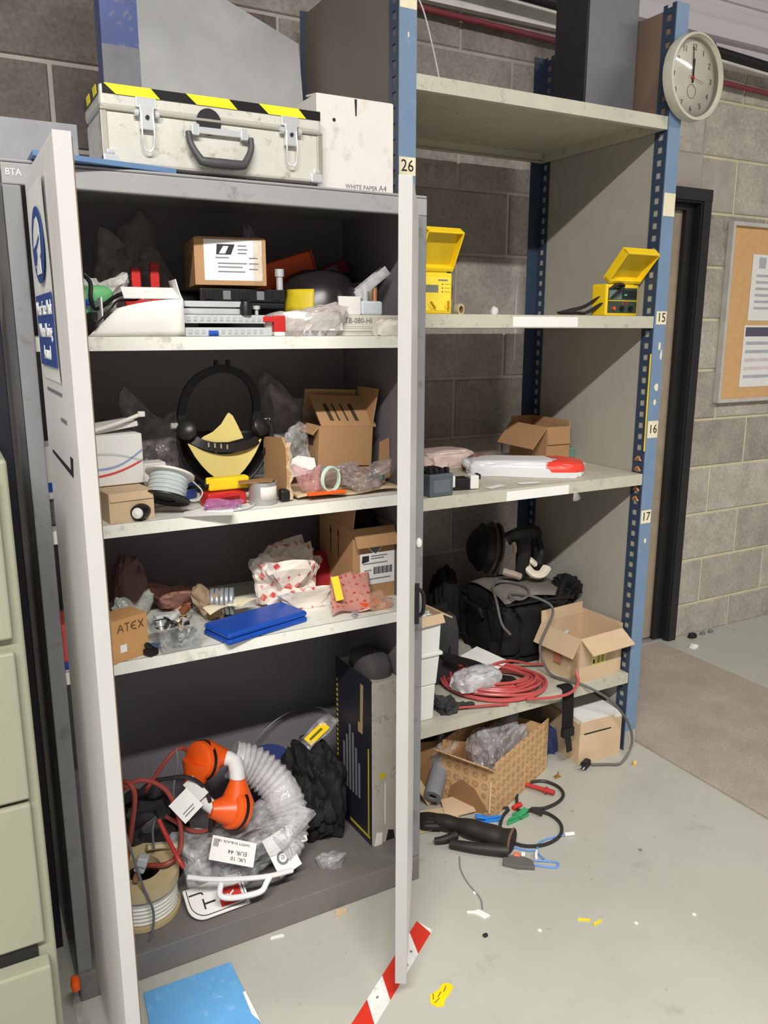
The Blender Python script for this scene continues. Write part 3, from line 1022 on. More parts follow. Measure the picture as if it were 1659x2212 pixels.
# poster on the outer face of the left door; drawn in door coordinates (x along the door, y up)
po = thing('safety_poster', 'white and blue face mask poster stuck on the left cabinet door', 'poster', 0, 0, 0)
po.matrix_world = FD @ Matrix.Translation((0.178, 1.600, 0))
WM[po] = po.matrix_world.copy()
M_pblue = mat('poster_blue', (40, 70, 142), 0.6, var=0.04)
obj('sheet', MB().grid(lambda u, v: ((u - 0.5) * 0.235, (v - 0.5) * 0.325, 0.0012 + 0.006 * max(0, u - 0.75) * 2 * (0.4 + v) + 0.0008 * math.sin(v * 9)), 10, 16), M_paper, po, sm=True)
obj('blue_disc', MB().disc(0, 0.062, 0, 0.0008, 40, T(-0.012, 0.062, 0.0042) @ Matrix.Diagonal((1.25, 1, 1, 1))), M_pblue, po)
Fp = T(-0.012, 0.062, 0.0054) @ Matrix.Diagonal((0.95, 0.76, 1, 1))
obj('head_outline', MB().prism([(-0.01, 0.055), (0.02, 0.058), (0.042, 0.04), (0.047, 0.012), (0.04, -0.02), (0.03, -0.03), (0.034, -0.062), (-0.03, -0.062), (-0.03, -0.04), (-0.048, -0.045), (-0.052, -0.012), (-0.058, -0.006), (-0.04, 0.03)], 0.0006, Fp), M_paper, po)
obj('mask_shape', MB().prism([(-0.055, -0.004), (-0.01, 0.002), (-0.002, -0.022), (-0.022, -0.042), (-0.05, -0.038)], 0.0006, Fp @ T(0, 0, 0.0008)), M_pblue, po)
obj('mask_strap', MB().prism([(-0.01, 0.0), (0.042, 0.018), (0.042, 0.010), (-0.004, -0.008)], 0.0006, Fp @ T(0, 0, 0.0008)), M_pblue, po)
obj('text_panel', MB().box(-0.112, 0.112, -0.138, -0.018, 0.0042, 0.005), M_pblue, po)
for k, s in enumerate(('Wear Face Mask', 'When Moving', 'Around')):
    text(po, s, 0.034, M_paper, T(0, -0.042 - 0.037 * k, 0.0056), sx=0.92)

# ================================================================== first (top) cabinet shelf
A = SH[0] + 0.0006
M_filmlight = film('milky_film', (226, 226, 220), 0.3, 0.8)
M_whitecard = mat('white_card_bright', (228, 226, 220), 0.6, var=0.04)
M_green = mat('green_plastic', (104, 178, 116), 0.5)
M_teal = mat('teal_plastic', (90, 160, 130), 0.5)
M_bluepl = mat('blue_plastic', (38, 96, 190), 0.4)
M_bluedeep = mat('blue_deep', (24, 74, 168), 0.35, var=0.08)
M_filmpink = film('pinkish_bag_film', (198, 188, 184), 0.45, 0.85)

bag('plastic_bag', 'dark see-through plastic bag standing at the back left of the top shelf', 'bag', 0.435, 2.06, A, 0.20, 0.18, 0.30, M_filmdk, seed=3, wr=0.3, box=0.8, pinch=0.35, flat=0.8)
bag('plastic_bag', 'clear plastic bag of green parts by the left door on the top shelf', 'bag', 0.315, 1.90, A + 0.052, 0.15, 0.10, 0.092, M_filmlight, seed=5, wr=0.35, fr=2.6)
st = bag('green_pouch', 'green pouch showing inside the clear bag on the top shelf', 'pouch', 0.30, 1.86, A + 0.072, 0.09, 0.05, 0.034, M_green, seed=8, wr=0.2, sub=3)
bx_ = thing('blue_terminal', 'small bright blue terminal clip by the left door on the top shelf', 'clip', 0.276, 1.83, A + 0.055)
obj('terminal_body', MB().box(-0.010, 0.008, -0.01, 0.012, 0, 0.018), M_bluepl, bx_, bev=0.003)
obj('terminal_body', MB().box(0.009, 0.024, -0.004, 0.014, 0.008, 0.022), M_bluepl, bx_, bev=0.003)
o = obj('green_wire_strip', MB().tube([(0.258, 1.80, A + 0.035), (0.28, 1.815, A + 0.05), (0.31, 1.83, A + 0.06), (0.335, 1.85, A + 0.07)], 0.006, 6, 4, flat=(0.016, 0.006, (0, 0, 1))), M_teal, sm=True)
tag(o, 'teal plastic strip lying across the white envelope box', 'strip')
o = obj('black_cable', MB().tube([(0.268, 1.83, A + 0.135), (0.29, 1.80, A + 0.11), (0.288, 1.79, A + 0.075), (0.30, 1.80, A + 0.055), (0.35, 1.83, A + 0.085), (0.40, 1.85, A + 0.096), (0.43, 1.85, A + 0.092), (0.452, 1.84, A + 0.10)], 0.0045, 8, 5), M_black, sm=True)
tag(o, 'black cable looping over the clear bag on the top shelf', 'cable')
o = obj('thin_black_cable', MB().tube([(0.285, 1.745, A + 0.02), (0.295, 1.75, A + 0.03), (0.32, 1.757, A + 0.055), (0.34, 1.775, A + 0.072), (0.38, 1.79, A + 0.075), (0.40, 1.785, A + 0.09)], 0.0022, 8, 5), M_black, sm=True)
tag(o, 'thin black cable curling down over the white open carton', 'cable')

# crumpled white carton
wb = thing('white_carton', 'crumpled open white carton at the front left of the top shelf', 'box', 0.388, 1.80, A, -4)
b = MB()
w, d, h = 0.165, 0.085, 0.078
for x in (-w / 2, w / 2 - 0.003):
    b.box(x, x + 0.003, -d / 2, d / 2, 0.0, h)
b.box(-w / 2 + 0.003, w / 2 - 0.003, -d / 2, d / 2, 0, 0.003)
obj('walls', b, M_whitecard, wb)
obj('front_panel', MB().grid(lambda u, v: (-w / 2 - 0.03 * (1 - u) * (1 - v) + u * (w + 0.0) + 0.03 * (1 - u) * v, -d / 2 - 0.004 - 0.004 * math.sin(u * 6 + v * 2.4) * (1 - v) - 0.006 * math.sin(v * 3.1) * math.sin(u * 3.1), v * (h - 0.002 - 0.02 * (1 - u) ** 2)), 12, 6), M_whitecard, wb, solid=0.0012, sm=True)
obj('flap', MB().box(0, w * 0.72, 0, 0.002, 0, 0.05, T(-w * 0.22, -d / 2 + 0.004, h, rx=-62)), M_whitecard, wb)
obj('flap', MB().box(0, 0.002, 0, d * 0.9, 0, 0.04, T(w / 2 - 0.004, -d / 2 + 0.004, h, ry=-14)), M_whitecard, wb)

rb = thing('red_bracket', 'red forked plastic bracket behind the white open carton', 'bracket', 0.43, 1.935, A)
obj('arm', MB().box(-0.028, -0.008, -0.006, 0.006, 0.078, 0.150), M_red, rb, bev=0.002)
obj('arm', MB().box(0.014, 0.034, -0.006, 0.006, 0.078, 0.162), M_red, rb, bev=0.002)
obj('base_bar', MB().box(-0.045, 0.036, -0.008, 0.008, 0.0, 0.080), M_red, rb, bev=0.002)

# carton with white dispatch label, sitting on the black crate
M_tapeclear = film('packing_tape', (200, 170, 130), 0.25, 0.5, scale=30)
cb = carton('labelled_carton', 'brown cardboard carton with white dispatch label on its front', 0.618, 1.935, A + 0.112, 0.160, 0.205, 0.100, M_board, rz=-9, top=True)
obj('closed_flap', MB().box(-0.078, 0.078, -0.100, 0.100, 0.0, 0.003, T(0, 0, 0.1003)), M_board, cb)
lb = plate(cb, 'dispatch_label', M_paper, FRONT(0.006, -0.1026, 0.054), 0.13, 0.088)
F = FRONT(0.006, -0.1034, 0.054)
M_logo = mat('print_black', (42, 42, 46), 0.7)
obj('printed_logo', MB().prism([(-0.038, 0.012), (-0.005, 0.012), (0.004, 0.034), (-0.036, 0.034)], 0.0004, F), M_logo, lb)
obj('printed_logo', MB().prism([(-0.032, 0.014), (-0.018, 0.014), (-0.010, 0.03), (-0.022, 0.03)], 0.0004, F @ T(0, 0, 0.0005)), M_paper, lb)
for k, (x0, x1, y) in enumerate(((0.01, 0.03, 0.03), (0.01, 0.032, 0.022), (0.01, 0.03, 0.014), (-0.04, -0.01, 0.004), (-0.035, 0.03, -0.008), (-0.035, 0.02, -0.016), (-0.035, 0.026, -0.026), (0.035, 0.055, 0.004), (0.035, 0.056, -0.008), (0.035, 0.055, -0.02))):
    bars(lb, 'printed_line', M_inkgrey, F, [(x0, x1, y, y + 0.0025)])
plate(cb, 'clear_tape', M_tapeclear, FRONT(0.062, -0.1031, 0.05), 0.022, 0.096)
bag('plastic_bag', 'small clear plastic wrapper poking up behind the labelled carton', 'bag', 0.735, 2.06, A + 0.10, 0.075, 0.06, 0.175, M_filmdk, seed=12, wr=0.35, box=0.8, pinch=0.5, sub=3, flat=0.9)
# black crate/meter under the carton
mt = thing('black_frame_tray', 'black slotted plastic tray under the labelled cardboard carton', 'tray', 0.632, 1.92, A)
obj('tray_base', MB().box(-0.102, 0.102, -0.08, 0.09, 0.06, 0.075), M_black, mt, bev=0.004)
obj('tray_rim', MB().box(-0.102, 0.102, -0.082, -0.072, 0.075, 0.105), M_black, mt, bev=0.003)
obj('tray_rim', MB().box(-0.102, 0.102, 0.08, 0.09, 0.075, 0.105), M_black, mt, bev=0.003)
obj('pedestal', MB().box(-0.10, 0.10, -0.05, 0.07, 0.0, 0.0605), M_black, mt)
for k in range(5):
    obj('rib', MB().box(-0.09 + k * 0.04, -0.072 + k * 0.04, -0.0845, -0.0815, 0.08, 0.1), M_inkgrey if k in (1, 3) else M_black, mt, bev=0.001)
obj('chrome_post', MB().disc(0, 0.008, 0.07, 0.135, 14, T(0.094, -0.065, 0)).disc(0, 0.011, 0.135, 0.152, 14, T(0.094, -0.065, 0)), M_chrome, mt, sm=True)

# metal rails
for k, (x0, x1, y, z, lab) in enumerate(((0.478, 0.61, 1.80, 0.0625, 'uppermost grey metal rail beside the white open carton'), (0.476, 0.61, 1.805, 0.047, 'second grey metal rail down beside the white open carton'), (0.472, 0.655, 1.79, 0.0275, 'long clear strip of metal contacts in the rail stack'), (0.47, 0.665, 1.775, 0.0005, 'lowest clear strip of metal contacts lying on the shelf'))):
    tr_ = thing('metal_rail', lab, 'rail', (x0 + x1) / 2, y, A + z, group='metal rails stacked on the top shelf')
    L = (x1 - x0) / 2
    hh = 0.012 if k < 2 else 0.018
    obj('rail_web', MB().box(-L, L, -0.018, 0.018, 0, 0.003), M_steel, tr_)
    obj('rail_lip', MB().box(-L, L, -0.020, -0.017, 0, hh), mat('rail_alu', (208, 210, 212), 0.35, metal=0.3), tr_)
    obj('rail_lip', MB().box(-L, L, 0.017, 0.020, 0, hh), M_steel, tr_)
    if k > 1:
        for q in range(12):
            obj('contact', MB().box(-L + 0.006 + q * 0.0145, -L + 0.014 + q * 0.0145, -0.0215, -0.0199, 0.005, 0.014), M_chrome, tr_)
    else:
        obj('support', MB().box(-L * 0.8, L * 0.8, -0.010, 0.010, -0.0025 - (0.010 if k == 0 else 0.012), 0.0), M_steel, tr_)
o = obj('control_knob', MB().lathe([(0, 0), (0.013, 0), (0.013, 0.02), (0.010, 0.03), (0, 0.03)], 18, T(0, 0, 0)), M_black, M=T(0.613, 1.775, A + 0.0455 - 0.001, ry=0), sm=True)
tag(o, 'small black control knob resting at the end of the metal rails', 'knob')
o = obj('screw', MB().disc(0, 0.004, 0, 0.012, 10).disc(0, 0.008, 0.012, 0.02, 12), M_chrome, M=T(0.638, 1.775, A + 0.046), sm=True)
tag(o, 'bright screw standing beside the black knob on the rails', 'screw')
o = obj('blue_pen_cap', MB().tube([(0.52, 1.752, A + 0.006), (0.54, 1.752, A + 0.006)], 0.006, 10, 1), M_bluedeep, sm=True)
tag(o, 'tiny dark blue cap on the shelf edge under the metal rails', 'cap')
cl = thing('red_clip', 'red plastic clip with white end hanging at the shelf edge', 'clip', 0.690, 1.775, A)
obj('clip_body', MB().box(-0.014, 0.014, -0.008, 0.008, 0.008, 0.045), M_red, cl, bev=0.003)
obj('clip_end', MB().box(-0.014, 0.012, -0.009, 0.008, 0.0, 0.009), M_paper, cl, bev=0.002)
obj('clip_arm', MB().box(-0.04, -0.012, -0.006, 0.006, 0.03, 0.043), M_red, cl, bev=0.002)

# orange box, dark helmet, dark red box, tray
ob = thing('orange_box', 'long orange box propped up behind the labelled carton', 'box', 0.812, 2.055, A + 0.125, 0, -17)
obj('sleeve', MB().box(-0.095, 0.085, -0.04, 0.04, 0, 0.066), M_orange, ob, bev=0.004)
obj('end_cap', MB().box(0.085, 0.09, -0.041, 0.041, -0.001, 0.067), mat('dark_orange', (196, 70, 30), 0.5), ob, bev=0.001)
obj('prop_bar', MB().box(-0.06, 0.05, -0.03, 0.03, -0.045, -0.0005), M_black, ob)
hm = thing('black_visor', 'black curved visor with a yellow sticker on the top shelf', 'visor', 0.868, 1.955, A)
obj('shell', MB().lathe([(0.110, 0.0), (0.108, 0.05), (0.100, 0.10), (0.08, 0.14), (0.045, 0.158), (0.0, 0.162)], 28, T(0, 0, 0), PI * 0.9, PI * 2.1), mat('visor_black', (30, 28, 28), 0.3), hm, sm=True, solid=0.003)
obj('yellow_sticker', MB().grid(lambda u, v: ((0.1135 - 0.012 * v) * math.cos(PI * 1.10 + u * 0.75), (0.1135 - 0.012 * v) * math.sin(PI * 1.10 + u * 0.75), 0.055 + 0.055 * v), 8, 4), mat('sticker_yellow', (206, 182, 36), 0.5), hm, sm=True, solid=0.001)
obj('rim', MB().tube([(0.11 * math.cos(a), 0.11 * math.sin(a), 0.006) for a in [PI * 0.95 + k * PI * 1.1 / 12 for k in range(13)]], 0.005, 6, 2), M_black, hm, sm=True)
db = thing('dark_red_box', 'dark red and black printed box at the back right of the top shelf', 'box', 0.978, 2.12, A + 0.125, -8, -20)
obj('body', MB().box(-0.06, 0.06, -0.035, 0.035, 0, 0.06), mat('print_dark_red', (126, 30, 24), 0.5), db, bev=0.002)
obj('black_side', MB().box(-0.0605, 0.0605, -0.0356, -0.035, 0.0, 0.028), M_black, db)
obj('label', MB().box(-0.015, 0.03, -0.0356, -0.035, 0.036, 0.054), M_inkgrey, db)
bag('black_pouch', 'black pouch filling the space under the dark red box', 'pouch', 0.965, 2.12, A, 0.12, 0.09, 0.09, M_blackfab, seed=4, wr=0.12, sub=3, box=0.6)
ct = thing('clear_tray', 'clear plastic component tray leaning up at the right of the top shelf', 'tray', 0.99, 1.89, A + 0.118, -10, -38)
obj('tray_shell', MB().box(-0.055, 0.055, -0.018, 0.018, 0, 0.003).box(-0.055, 0.055, -0.018, -0.016, 0.003, 0.024).box(-0.055, 0.055, 0.016, 0.018, 0.003, 0.024), film('tray_film', (214, 214, 214), 0.3, 0.6), ct)
for k in range(4):
    obj('cell_wall', MB().box(-0.054 + k * 0.027, -0.051 + k * 0.027, -0.016, 0.016, 0.003, 0.022), film('tray_film', (214, 214, 214), 0.3, 0.6), ct)
for k, (x, y, w_, d_, h_, lab) in enumerate(((1.002, 1.99, 0.026, 0.06, 0.135, 'cream plastic switch block standing left of the other at the shelf end'), (1.032, 1.99, 0.024, 0.06, 0.14, 'cream plastic switch block standing last at the right shelf end'))):
    s_ = thing('switch_block', lab, 'block', x, y, A, group='cream switch blocks at the shelf end')
    obj('casing', MB().box(-w_ / 2, w_ / 2, -d_ / 2, d_ / 2, 0, h_), mat('cream_plastic', (196, 182, 164), 0.5), s_, bev=0.004)
    obj('toggle', MB().box(-0.006, 0.006, -d_ / 2 - 0.006, -d_ / 2 + 0.001, h_ * 0.6, h_ * 0.75), M_steel, s_, bev=0.002)
# grey-white bags and small boxes at the front right
bag('plastic_bag', 'crumpled pale plastic bag at the front middle of the top shelf', 'bag', 0.765, 1.805, A, 0.235, 0.085, 0.080, M_filmpink, seed=21, wr=0.3, fr=2.2, box=0.75)
bag('paper_packet', 'flat pale packet inside the crumpled bag on the top shelf', 'packet', 0.775, 1.805, A + 0.012, 0.17, 0.055, 0.045, M_whitecard, seed=6, wr=0.08, sub=3, box=0.45)
wx = thing('white_box', 'small white box with grey side behind the crumpled bag', 'box', 0.905, 1.875, A + 0.050, 6)
obj('box_body', MB().box(-0.032, 0.032, -0.025, 0.025, 0, 0.044), M_whitecard, wx, bev=0.002)
obj('grey_side', MB().box(-0.0326, -0.032, -0.024, 0.024, 0.002, 0.042), mat('side_lilac', (196, 186, 186), 0.6), wx)
gx = thing('grey_connector', 'pale grey connector housing next to the small white box', 'connector', 0.972, 1.875, A + 0.050, 4)
obj('housing', MB().box(-0.032, 0.030, -0.02, 0.02, 0, 0.034), mat('housing_grey', (202, 208, 214), 0.4), gx, bev=0.005)
obj('terminal', MB().disc(0, 0.008, 0.034, 0.058, 12, T(-0.01, 0, 0)), M_chrome, gx, sm=True)
obj('terminal', MB().disc(0, 0.006, 0.034, 0.068, 12, T(0.022, 0.006, 0)), mat('copper', (214, 150, 110), 0.35, metal=0.5), gx, sm=True)
fx = thing('flat_white_box', 'flat white box printed with a code lying on the top shelf', 'box', 0.925, 1.86, A + 0.020, 3)
obj('box_body', MB().box(-0.075, 0.105, -0.05, 0.055, 0.0, 0.029), mat('offwhite_card', (212, 206, 192), 0.6), fx, bev=0.002)
text(fx, 'LTB-080-HI', 0.018, M_inkgrey, FRONT(-0.022, -0.0506, 0.015))
text(fx, '601', 0.017, M_inkgrey, FRONT(0.07, -0.0506, 0.015))
for k, (x, z, lab) in enumerate(((0.905, 0.0, 'lower flat cream box under the coded white box'), (0.885, 0.0105, 'thin cream box right under the coded white box'))):
    s_ = thing('thin_box', lab, 'box', x + 0.02, 1.85, A + z)
    obj('box_body', MB().box(-0.06, 0.06, -0.045, 0.05, 0, 0.0095), mat('offwhite_card', (212, 206, 192), 0.6), s_, bev=0.001)
    obj('lid_line', MB().box(-0.0605, 0.0605, -0.0455, 0.0505, 0.006, 0.0066), M_inkgrey, s_)
bag('foil_bag', 'white bubbly foil bag at the front right end of the top shelf', 'bag', 0.98, 1.782, A, 0.085, 0.05, 0.042, mat('white_foil', (220, 214, 202), 0.3, bump=0.8, bscale=160), seed=31, wr=0.3, sub=4, fr=5)
for k, (x, lab) in enumerate(((0.757, 'left of two shiny hex bolts at the shelf front edge'), (0.782, 'right of two shiny hex bolts at the shelf front edge'))):
    s_ = thing('hex_bolt', lab, 'bolt', x, 1.752, A, 20 * k, group='hex bolts on the top shelf edge')
    obj('head', MB().disc(0, 0.007, 0, 0.006, 6), M_chrome, s_)
    obj('shank', MB().disc(0, 0.0035, 0.006, 0.013, 10), M_chrome, s_, sm=True)

# ================================================================== second cabinet shelf
B = SH[1] + 0.0006
M_filmwarm = film('clear_film_warm', (172, 158, 154), 0.3, 0.75)
M_spoolw = mat('spool_white', (220, 216, 208), 0.5)
M_wire = mat('grey_wire', (200, 208, 208), 0.4)
M_pad = mat('yellow_pad', (226, 206, 128), 0.8, var=0.06, bump=0.15)

bag('plastic_bag', 'large dark clear bag slumped left of the face shield', 'bag', 0.462, 2.09, B, 0.17, 0.13, 0.27, M_filmdk, seed=41, wr=0.32, pinch=0.3, flat=0.85)
bag('plastic_bag', 'small dark red bag below the white box corner at the back', 'bag', 0.345, 2.06, B, 0.07, 0.16, 0.19, mat('dim_maroon_bag', (78, 58, 58), 0.35), seed=43, wr=0.25, pinch=0.3, flat=0.85, sub=3)

wb2 = thing('white_box', 'white card box with a red and a blue line standing on the cardboard box', 'box', 0.331, 1.865, B + 0.066, 6)
obj('box_body', MB().box(-0.055, 0.052, -0.02, 0.055, 0, 0.112), M_paper, wb2, bev=0.002)
F = FRONT(0, -0.0204, 0.0)
for nm, mm, y0, y1, dy in (('red_line', mat('line_red', (214, 74, 74), 0.6), 0.022, 0.052, -0.006), ('blue_line', mat('line_blue', (150, 166, 206), 0.6), 0.038, 0.075, -0.012), ('grey_line', mat('line_grey', (190, 196, 192), 0.6), 0.072, 0.05, 0.006)):
    n = 10
    pts = []
    for i in range(n + 1):
        u = i / n
        pts.append((-0.054 + 0.104 * u, y0 + (y1 - y0) * u + dy * math.sin(PI * u)))
    poly = [(x, y - 0.0024) for x, y in pts] + [(x, y + 0.0024) for x, y in reversed(pts)]
    obj(nm, MB().prism(poly, 0.0005, F), mm, wb2)
o = obj('paper_pad', MB().box(-0.05, 0.045, -0.05, 0.05, 0, 0.012, T(0, 0, 0, ry=-8)), M_whitecard, M=T(0.335, 1.92, B + 0.186, 5), bev=0.002)
tag(o, 'pale flat pad lying on the white box behind the door edge', 'pad')
t = thing('cable_tie_bundle', 'pale plastic stick poking out above the white lined box', 'stick', 0.34, 1.86, B + 0.181)
obj('stick', MB().tube([(-0.06, 0.0, 0.006), (0.0, 0.0, 0.022), (0.045, 0.01, 0.036)], 0.0045, 8, 3), M_whitecard, t, sm=True)
obj('stick_end', MB().box(0.043, 0.058, 0.003, 0.017, 0.032, 0.044), M_whitecard, t, bev=0.002)
lx = thing('label_box', 'small white box with printed label right of the red and blue lined box', 'box', 0.415, 1.90, B, 4)
obj('box_body', MB().box(-0.028, 0.026, -0.02, 0.03, 0, 0.104), M_whitecard, lx, bev=0.002)
for k in range(4):
    bars(lx, 'barcode_bar', M_inkgrey, FRONT(0, -0.0204, 0), [(0.004 + k * 0.005, 0.0065 + k * 0.005, 0.06, 0.09 - 0.006 * (k % 2))])
c2 = carton('small_carton', 'small brown cardboard box at the left front of the second shelf', 0.328, 1.815, B, 0.098, 0.11, 0.064, M_board2, rz=8, top=True, flaps={'front': 168}, flen={'front': 0.018})

# face shield
fs = thing('face_shield', 'black face shield with yellow face pad and head straps', 'face shield', 0.608, 1.93, B)
M_shell = mat('shield_shell', (34, 32, 31), 0.35)
b = MB()
cz = 0.14


def bowl(u, v):
    a = PI * (1.0 + u)              # half ring, left to right round the back bottom
    t = v * PI * 0.5
    return (0.116 * math.cos(a) * math.cos(t * 0.94), 0.055 - 0.03 + 0.085 * math.sin(t), cz + 0.135 * math.sin(a) * math.cos(t * 0.75) + 0.012)


b.grid(bowl, 28, 12)
obj('shell', b, M_shell, fs, sm=True, solid=0.003)
obj('shell_rim', MB().tube([(0.117 * math.cos(PI * (1 + k / 16)), 0.022, cz + 0.012 + 0.136 * math.sin(PI * (1 + k / 16))) for k in range(17)], 0.0045, 8, 2), M_black, fs, sm=True)
# yellow pad: upper peak and lower crescent, behind the black strap
b = MB()
b.prism([(-0.066, 0.142), (-0.03, 0.134), (0.004, 0.132), (0.044, 0.140), (0.038, 0.155), (0.028, 0.178), (0.018, 0.198), (0.008, 0.206), (0.0, 0.196), (-0.012, 0.178), (-0.034, 0.160), (-0.058, 0.150)], 0.004, Matrix.Translation((0, 0.012, 0)) @ FRONT(0, 0, 0))
obj('face_pad', b, M_pad, fs, bev=0.0015, label='yellow upper face pad')
lower = []
for i in range(13):
    u = i / 12
    lower.append((-0.098 + 0.186 * u, 0.137 - 0.028 * math.sin(PI * u) + 0.0 * u - 0.02 * u * (1 - u)))
low2 = []
for i in range(13):
    u = 1 - i / 12
    low2.append((-0.098 + 0.186 * u, 0.137 - 0.096 * math.sin(PI * u) ** 0.85 - 0.004))
F = Matrix.Translation((0, 0.006, 0)) @ FRONT(0, 0, 0)
ang = R(4)
poly = [(x, z) for x, z in low2[::-1]] + [(x, z) for x, z in lower[::-1]]
obj('chin_pad', MB().prism(poly, 0.004, F), M_pad, fs, bev=0.001, label='yellow lower chin pad')
st_ = obj('head_strap', MB().tube([(-0.098, 0.02, 0.158), (-0.07, 0.0, 0.136), (-0.02, -0.008, 0.122), (0.03, -0.008, 0.122), (0.07, 0.0, 0.132), (0.098, 0.02, 0.150)], 0.01, 4, 5, flat=(0.022, 0.004, (0, 1, 0))), M_shell, fs, label='black strap across the pad')
for k in range(4):
    x = -0.052 + k * 0.0155
    obj('strap_hole', MB().box(x - 0.0017, x + 0.0017, -0.013, -0.0095, 0.1265 - 0.0026 * k, 0.1375 - 0.0026 * k), mat('hole_pale', (176, 160, 140), 0.7), st_)
obj('crown_band', MB().tube([(-0.098, 0.03, 0.175), (-0.104, 0.03, 0.205), (-0.085, 0.03, 0.262), (-0.05, 0.03, 0.296), (0.0, 0.03, 0.312), (0.045, 0.03, 0.300), (0.075, 0.03, 0.270), (0.088, 0.03, 0.22), (0.082, 0.03, 0.18), (0.080, 0.03, 0.16)], 0.01, 4, 4, flat=(0.019, 0.012, (0, 1, 0))), M_black, fs)
for x in (-0.012, 0.018):
    obj('crown_peg', MB().box(x - 0.004, x + 0.004, 0.022, 0.038, 0.306, 0.333), M_black, fs, bev=0.002)
for x in (-0.096, 0.086):
    obj('side_bracket', MB().lathe([(0, 0), (0.024, 0), (0.024, 0.012), (0.016, 0.018), (0, 0.018)], 18, T(x, 0.012, 0.165, rx=70, rz=(-25 if x < 0 else 25))), M_shell, fs, sm=True)
for x in (-0.122, 0.113):
    obj('pivot_knob', MB().disc(0, 0.007, -0.008, 0.008, 14, T(x, 0.03, 0.178, ry=90)), M_filmlight, fs, sm=True)
obj('side_arm', MB().tube([(0.106, 0.012, 0.184), (0.118, 0.008, 0.16), (0.108, 0.004, 0.12), (0.094, 0.006, 0.098)], 0.007, 6, 4, flat=(0.014, 0.006, (0, 1, 0))), M_black, fs)
obj('foot_rest', MB().box(-0.06, 0.06, 0.02, 0.10, 0.0, 0.03), M_black, fs, bev=0.006)

# cable reel
re = thing('cable_reel', 'white flanged reel of pale grey wire tipped over at the front of the shelf', 'cable reel', 0.424, 1.80, B + 0.062, 0, 0, 0)
FR_ = Euler((R(-22), R(20), 0), 'XYZ').to_matrix().to_4x4() @ T(0, 0, 0)
obj('upper_flange', MB().disc(0.022, 0.055, 0.026, 0.031, 36, FR_), M_spoolw, re, sm=True, label='white card flange with faint print')
obj('lower_flange', MB().disc(0.022, 0.055, -0.031, -0.027, 36, FR_), M_black, re, sm=True, label='dark lower flange')
b = MB()
for k in range(11):
    z = -0.0255 + k * 0.0049
    r0 = 0.043 - (0.002 if k % 2 else 0)
    b.lathe([(r0 - 0.003, z), (r0, z + 0.0006), (r0 + 0.0012, z + 0.0024), (r0, z + 0.0042), (r0 - 0.003, z + 0.0048)], 30, FR_)
b.disc(0.0225, 0.041, -0.0265, 0.0255, 30, FR_)
w_ = obj('wire_winding', b, M_wire, re, sm=True)
w_['kind'] = 'stuff'
b = MB()
for k in range(5):
    a0 = R(200 + 26 * k)
    b.box(-0.004, 0.004, 0.036, 0.049, 0.0312, 0.0316, FR_ @ Matrix.Rotation(a0, 4, 'Z'))
for k in range(5):
    a0 = R(200 + 26 * k)
    obj('flange_print', MB().box(-0.006, 0.006, 0.040, 0.046, 0.0312, 0.0316, FR_ @ Matrix.Rotation(a0, 4, 'Z')), mat('print_lilac', (140, 136, 168), 0.7), re)
obj('core_hole', MB().disc(0, 0.0225, -0.028, 0.02, 20, FR_), M_ink, re)
obj('loose_wire', MB().tube([(0.035, -0.03, -0.03), (0.06, -0.02, -0.035), (0.078, 0.0, -0.02), (0.065, 0.025, 0.0), (0.045, 0.02, 0.02)], 0.0016, 6, 6), M_wire, re, sm=True)
kn = thing('black_lamp_socket', 'black rounded socket with white end lying beside the small carton', 'socket', 0.352, 1.755, B)
obj('socket_body', MB().lathe([(0, -0.03), (0.012, -0.03), (0.017, -0.022), (0.0185, 0.0), (0.016, 0.014), (0.0, 0.014)], 22, T(0, 0.006, 0.0185, rx=90, rz=-35)), M_black, kn, sm=True)
obj('white_end', MB().lathe([(0, 0), (0.0125, 0), (0.011, 0.006), (0, 0.009)], 18, T(-0.007, -0.005, 0.0185, rx=90, rz=-35)), M_paper, kn, sm=True)

yt = thing('yellow_tool', 'bright yellow plastic tool block lying below the face shield', 'tool', 0.573, 1.835, B + 0.036, 2)
b = MB().box(-0.05, 0.05, -0.015, 0.015, 0.0, 0.030)
obj('tool_body', b, M_yellow, yt, bev=0.005, seg=3)
obj('tool_nose', MB().disc(0, 0.010, -0.06, -0.049, 16, T(0, -0.002, 0.014, ry=90)), M_black, yt, sm=True)
obj('tool_clip', MB().box(-0.056, -0.044, -0.0155, -0.008, 0.018, 0.033), M_yellow, yt, bev=0.002)
o = obj('black_lead', MB().tube([(0.51, 1.832, B + 0.05), (0.48, 1.85, B + 0.045), (0.45, 1.88, B + 0.05), (0.42, 1.90, B + 0.06)], 0.005, 8, 4), M_black, sm=True)
tag(o, 'black lead running from the yellow tool block to the left', 'cable')
rd = thing('red_packet', 'red plastic packet under the yellow tool block', 'packet', 0.563, 1.83, B, 8)
obj('packet_body', MB().box(-0.05, 0.048, -0.02, 0.03, 0.0, 0.034), M_red, rd, bev=0.004)
obj('packet_print', MB().box(-0.02, 0.03, -0.0206, -0.02, 0.008, 0.022), mat('dark_red_print', (120, 24, 30), 0.5), rd)
bag('plastic_bag', 'small magenta tinted bag of metal clips in front of the red packet', 'bag', 0.545, 1.785, B, 0.10, 0.045, 0.026, film('magenta_film', (190, 120, 176), 0.4, 0.8), seed=51, wr=0.3, sub=3)
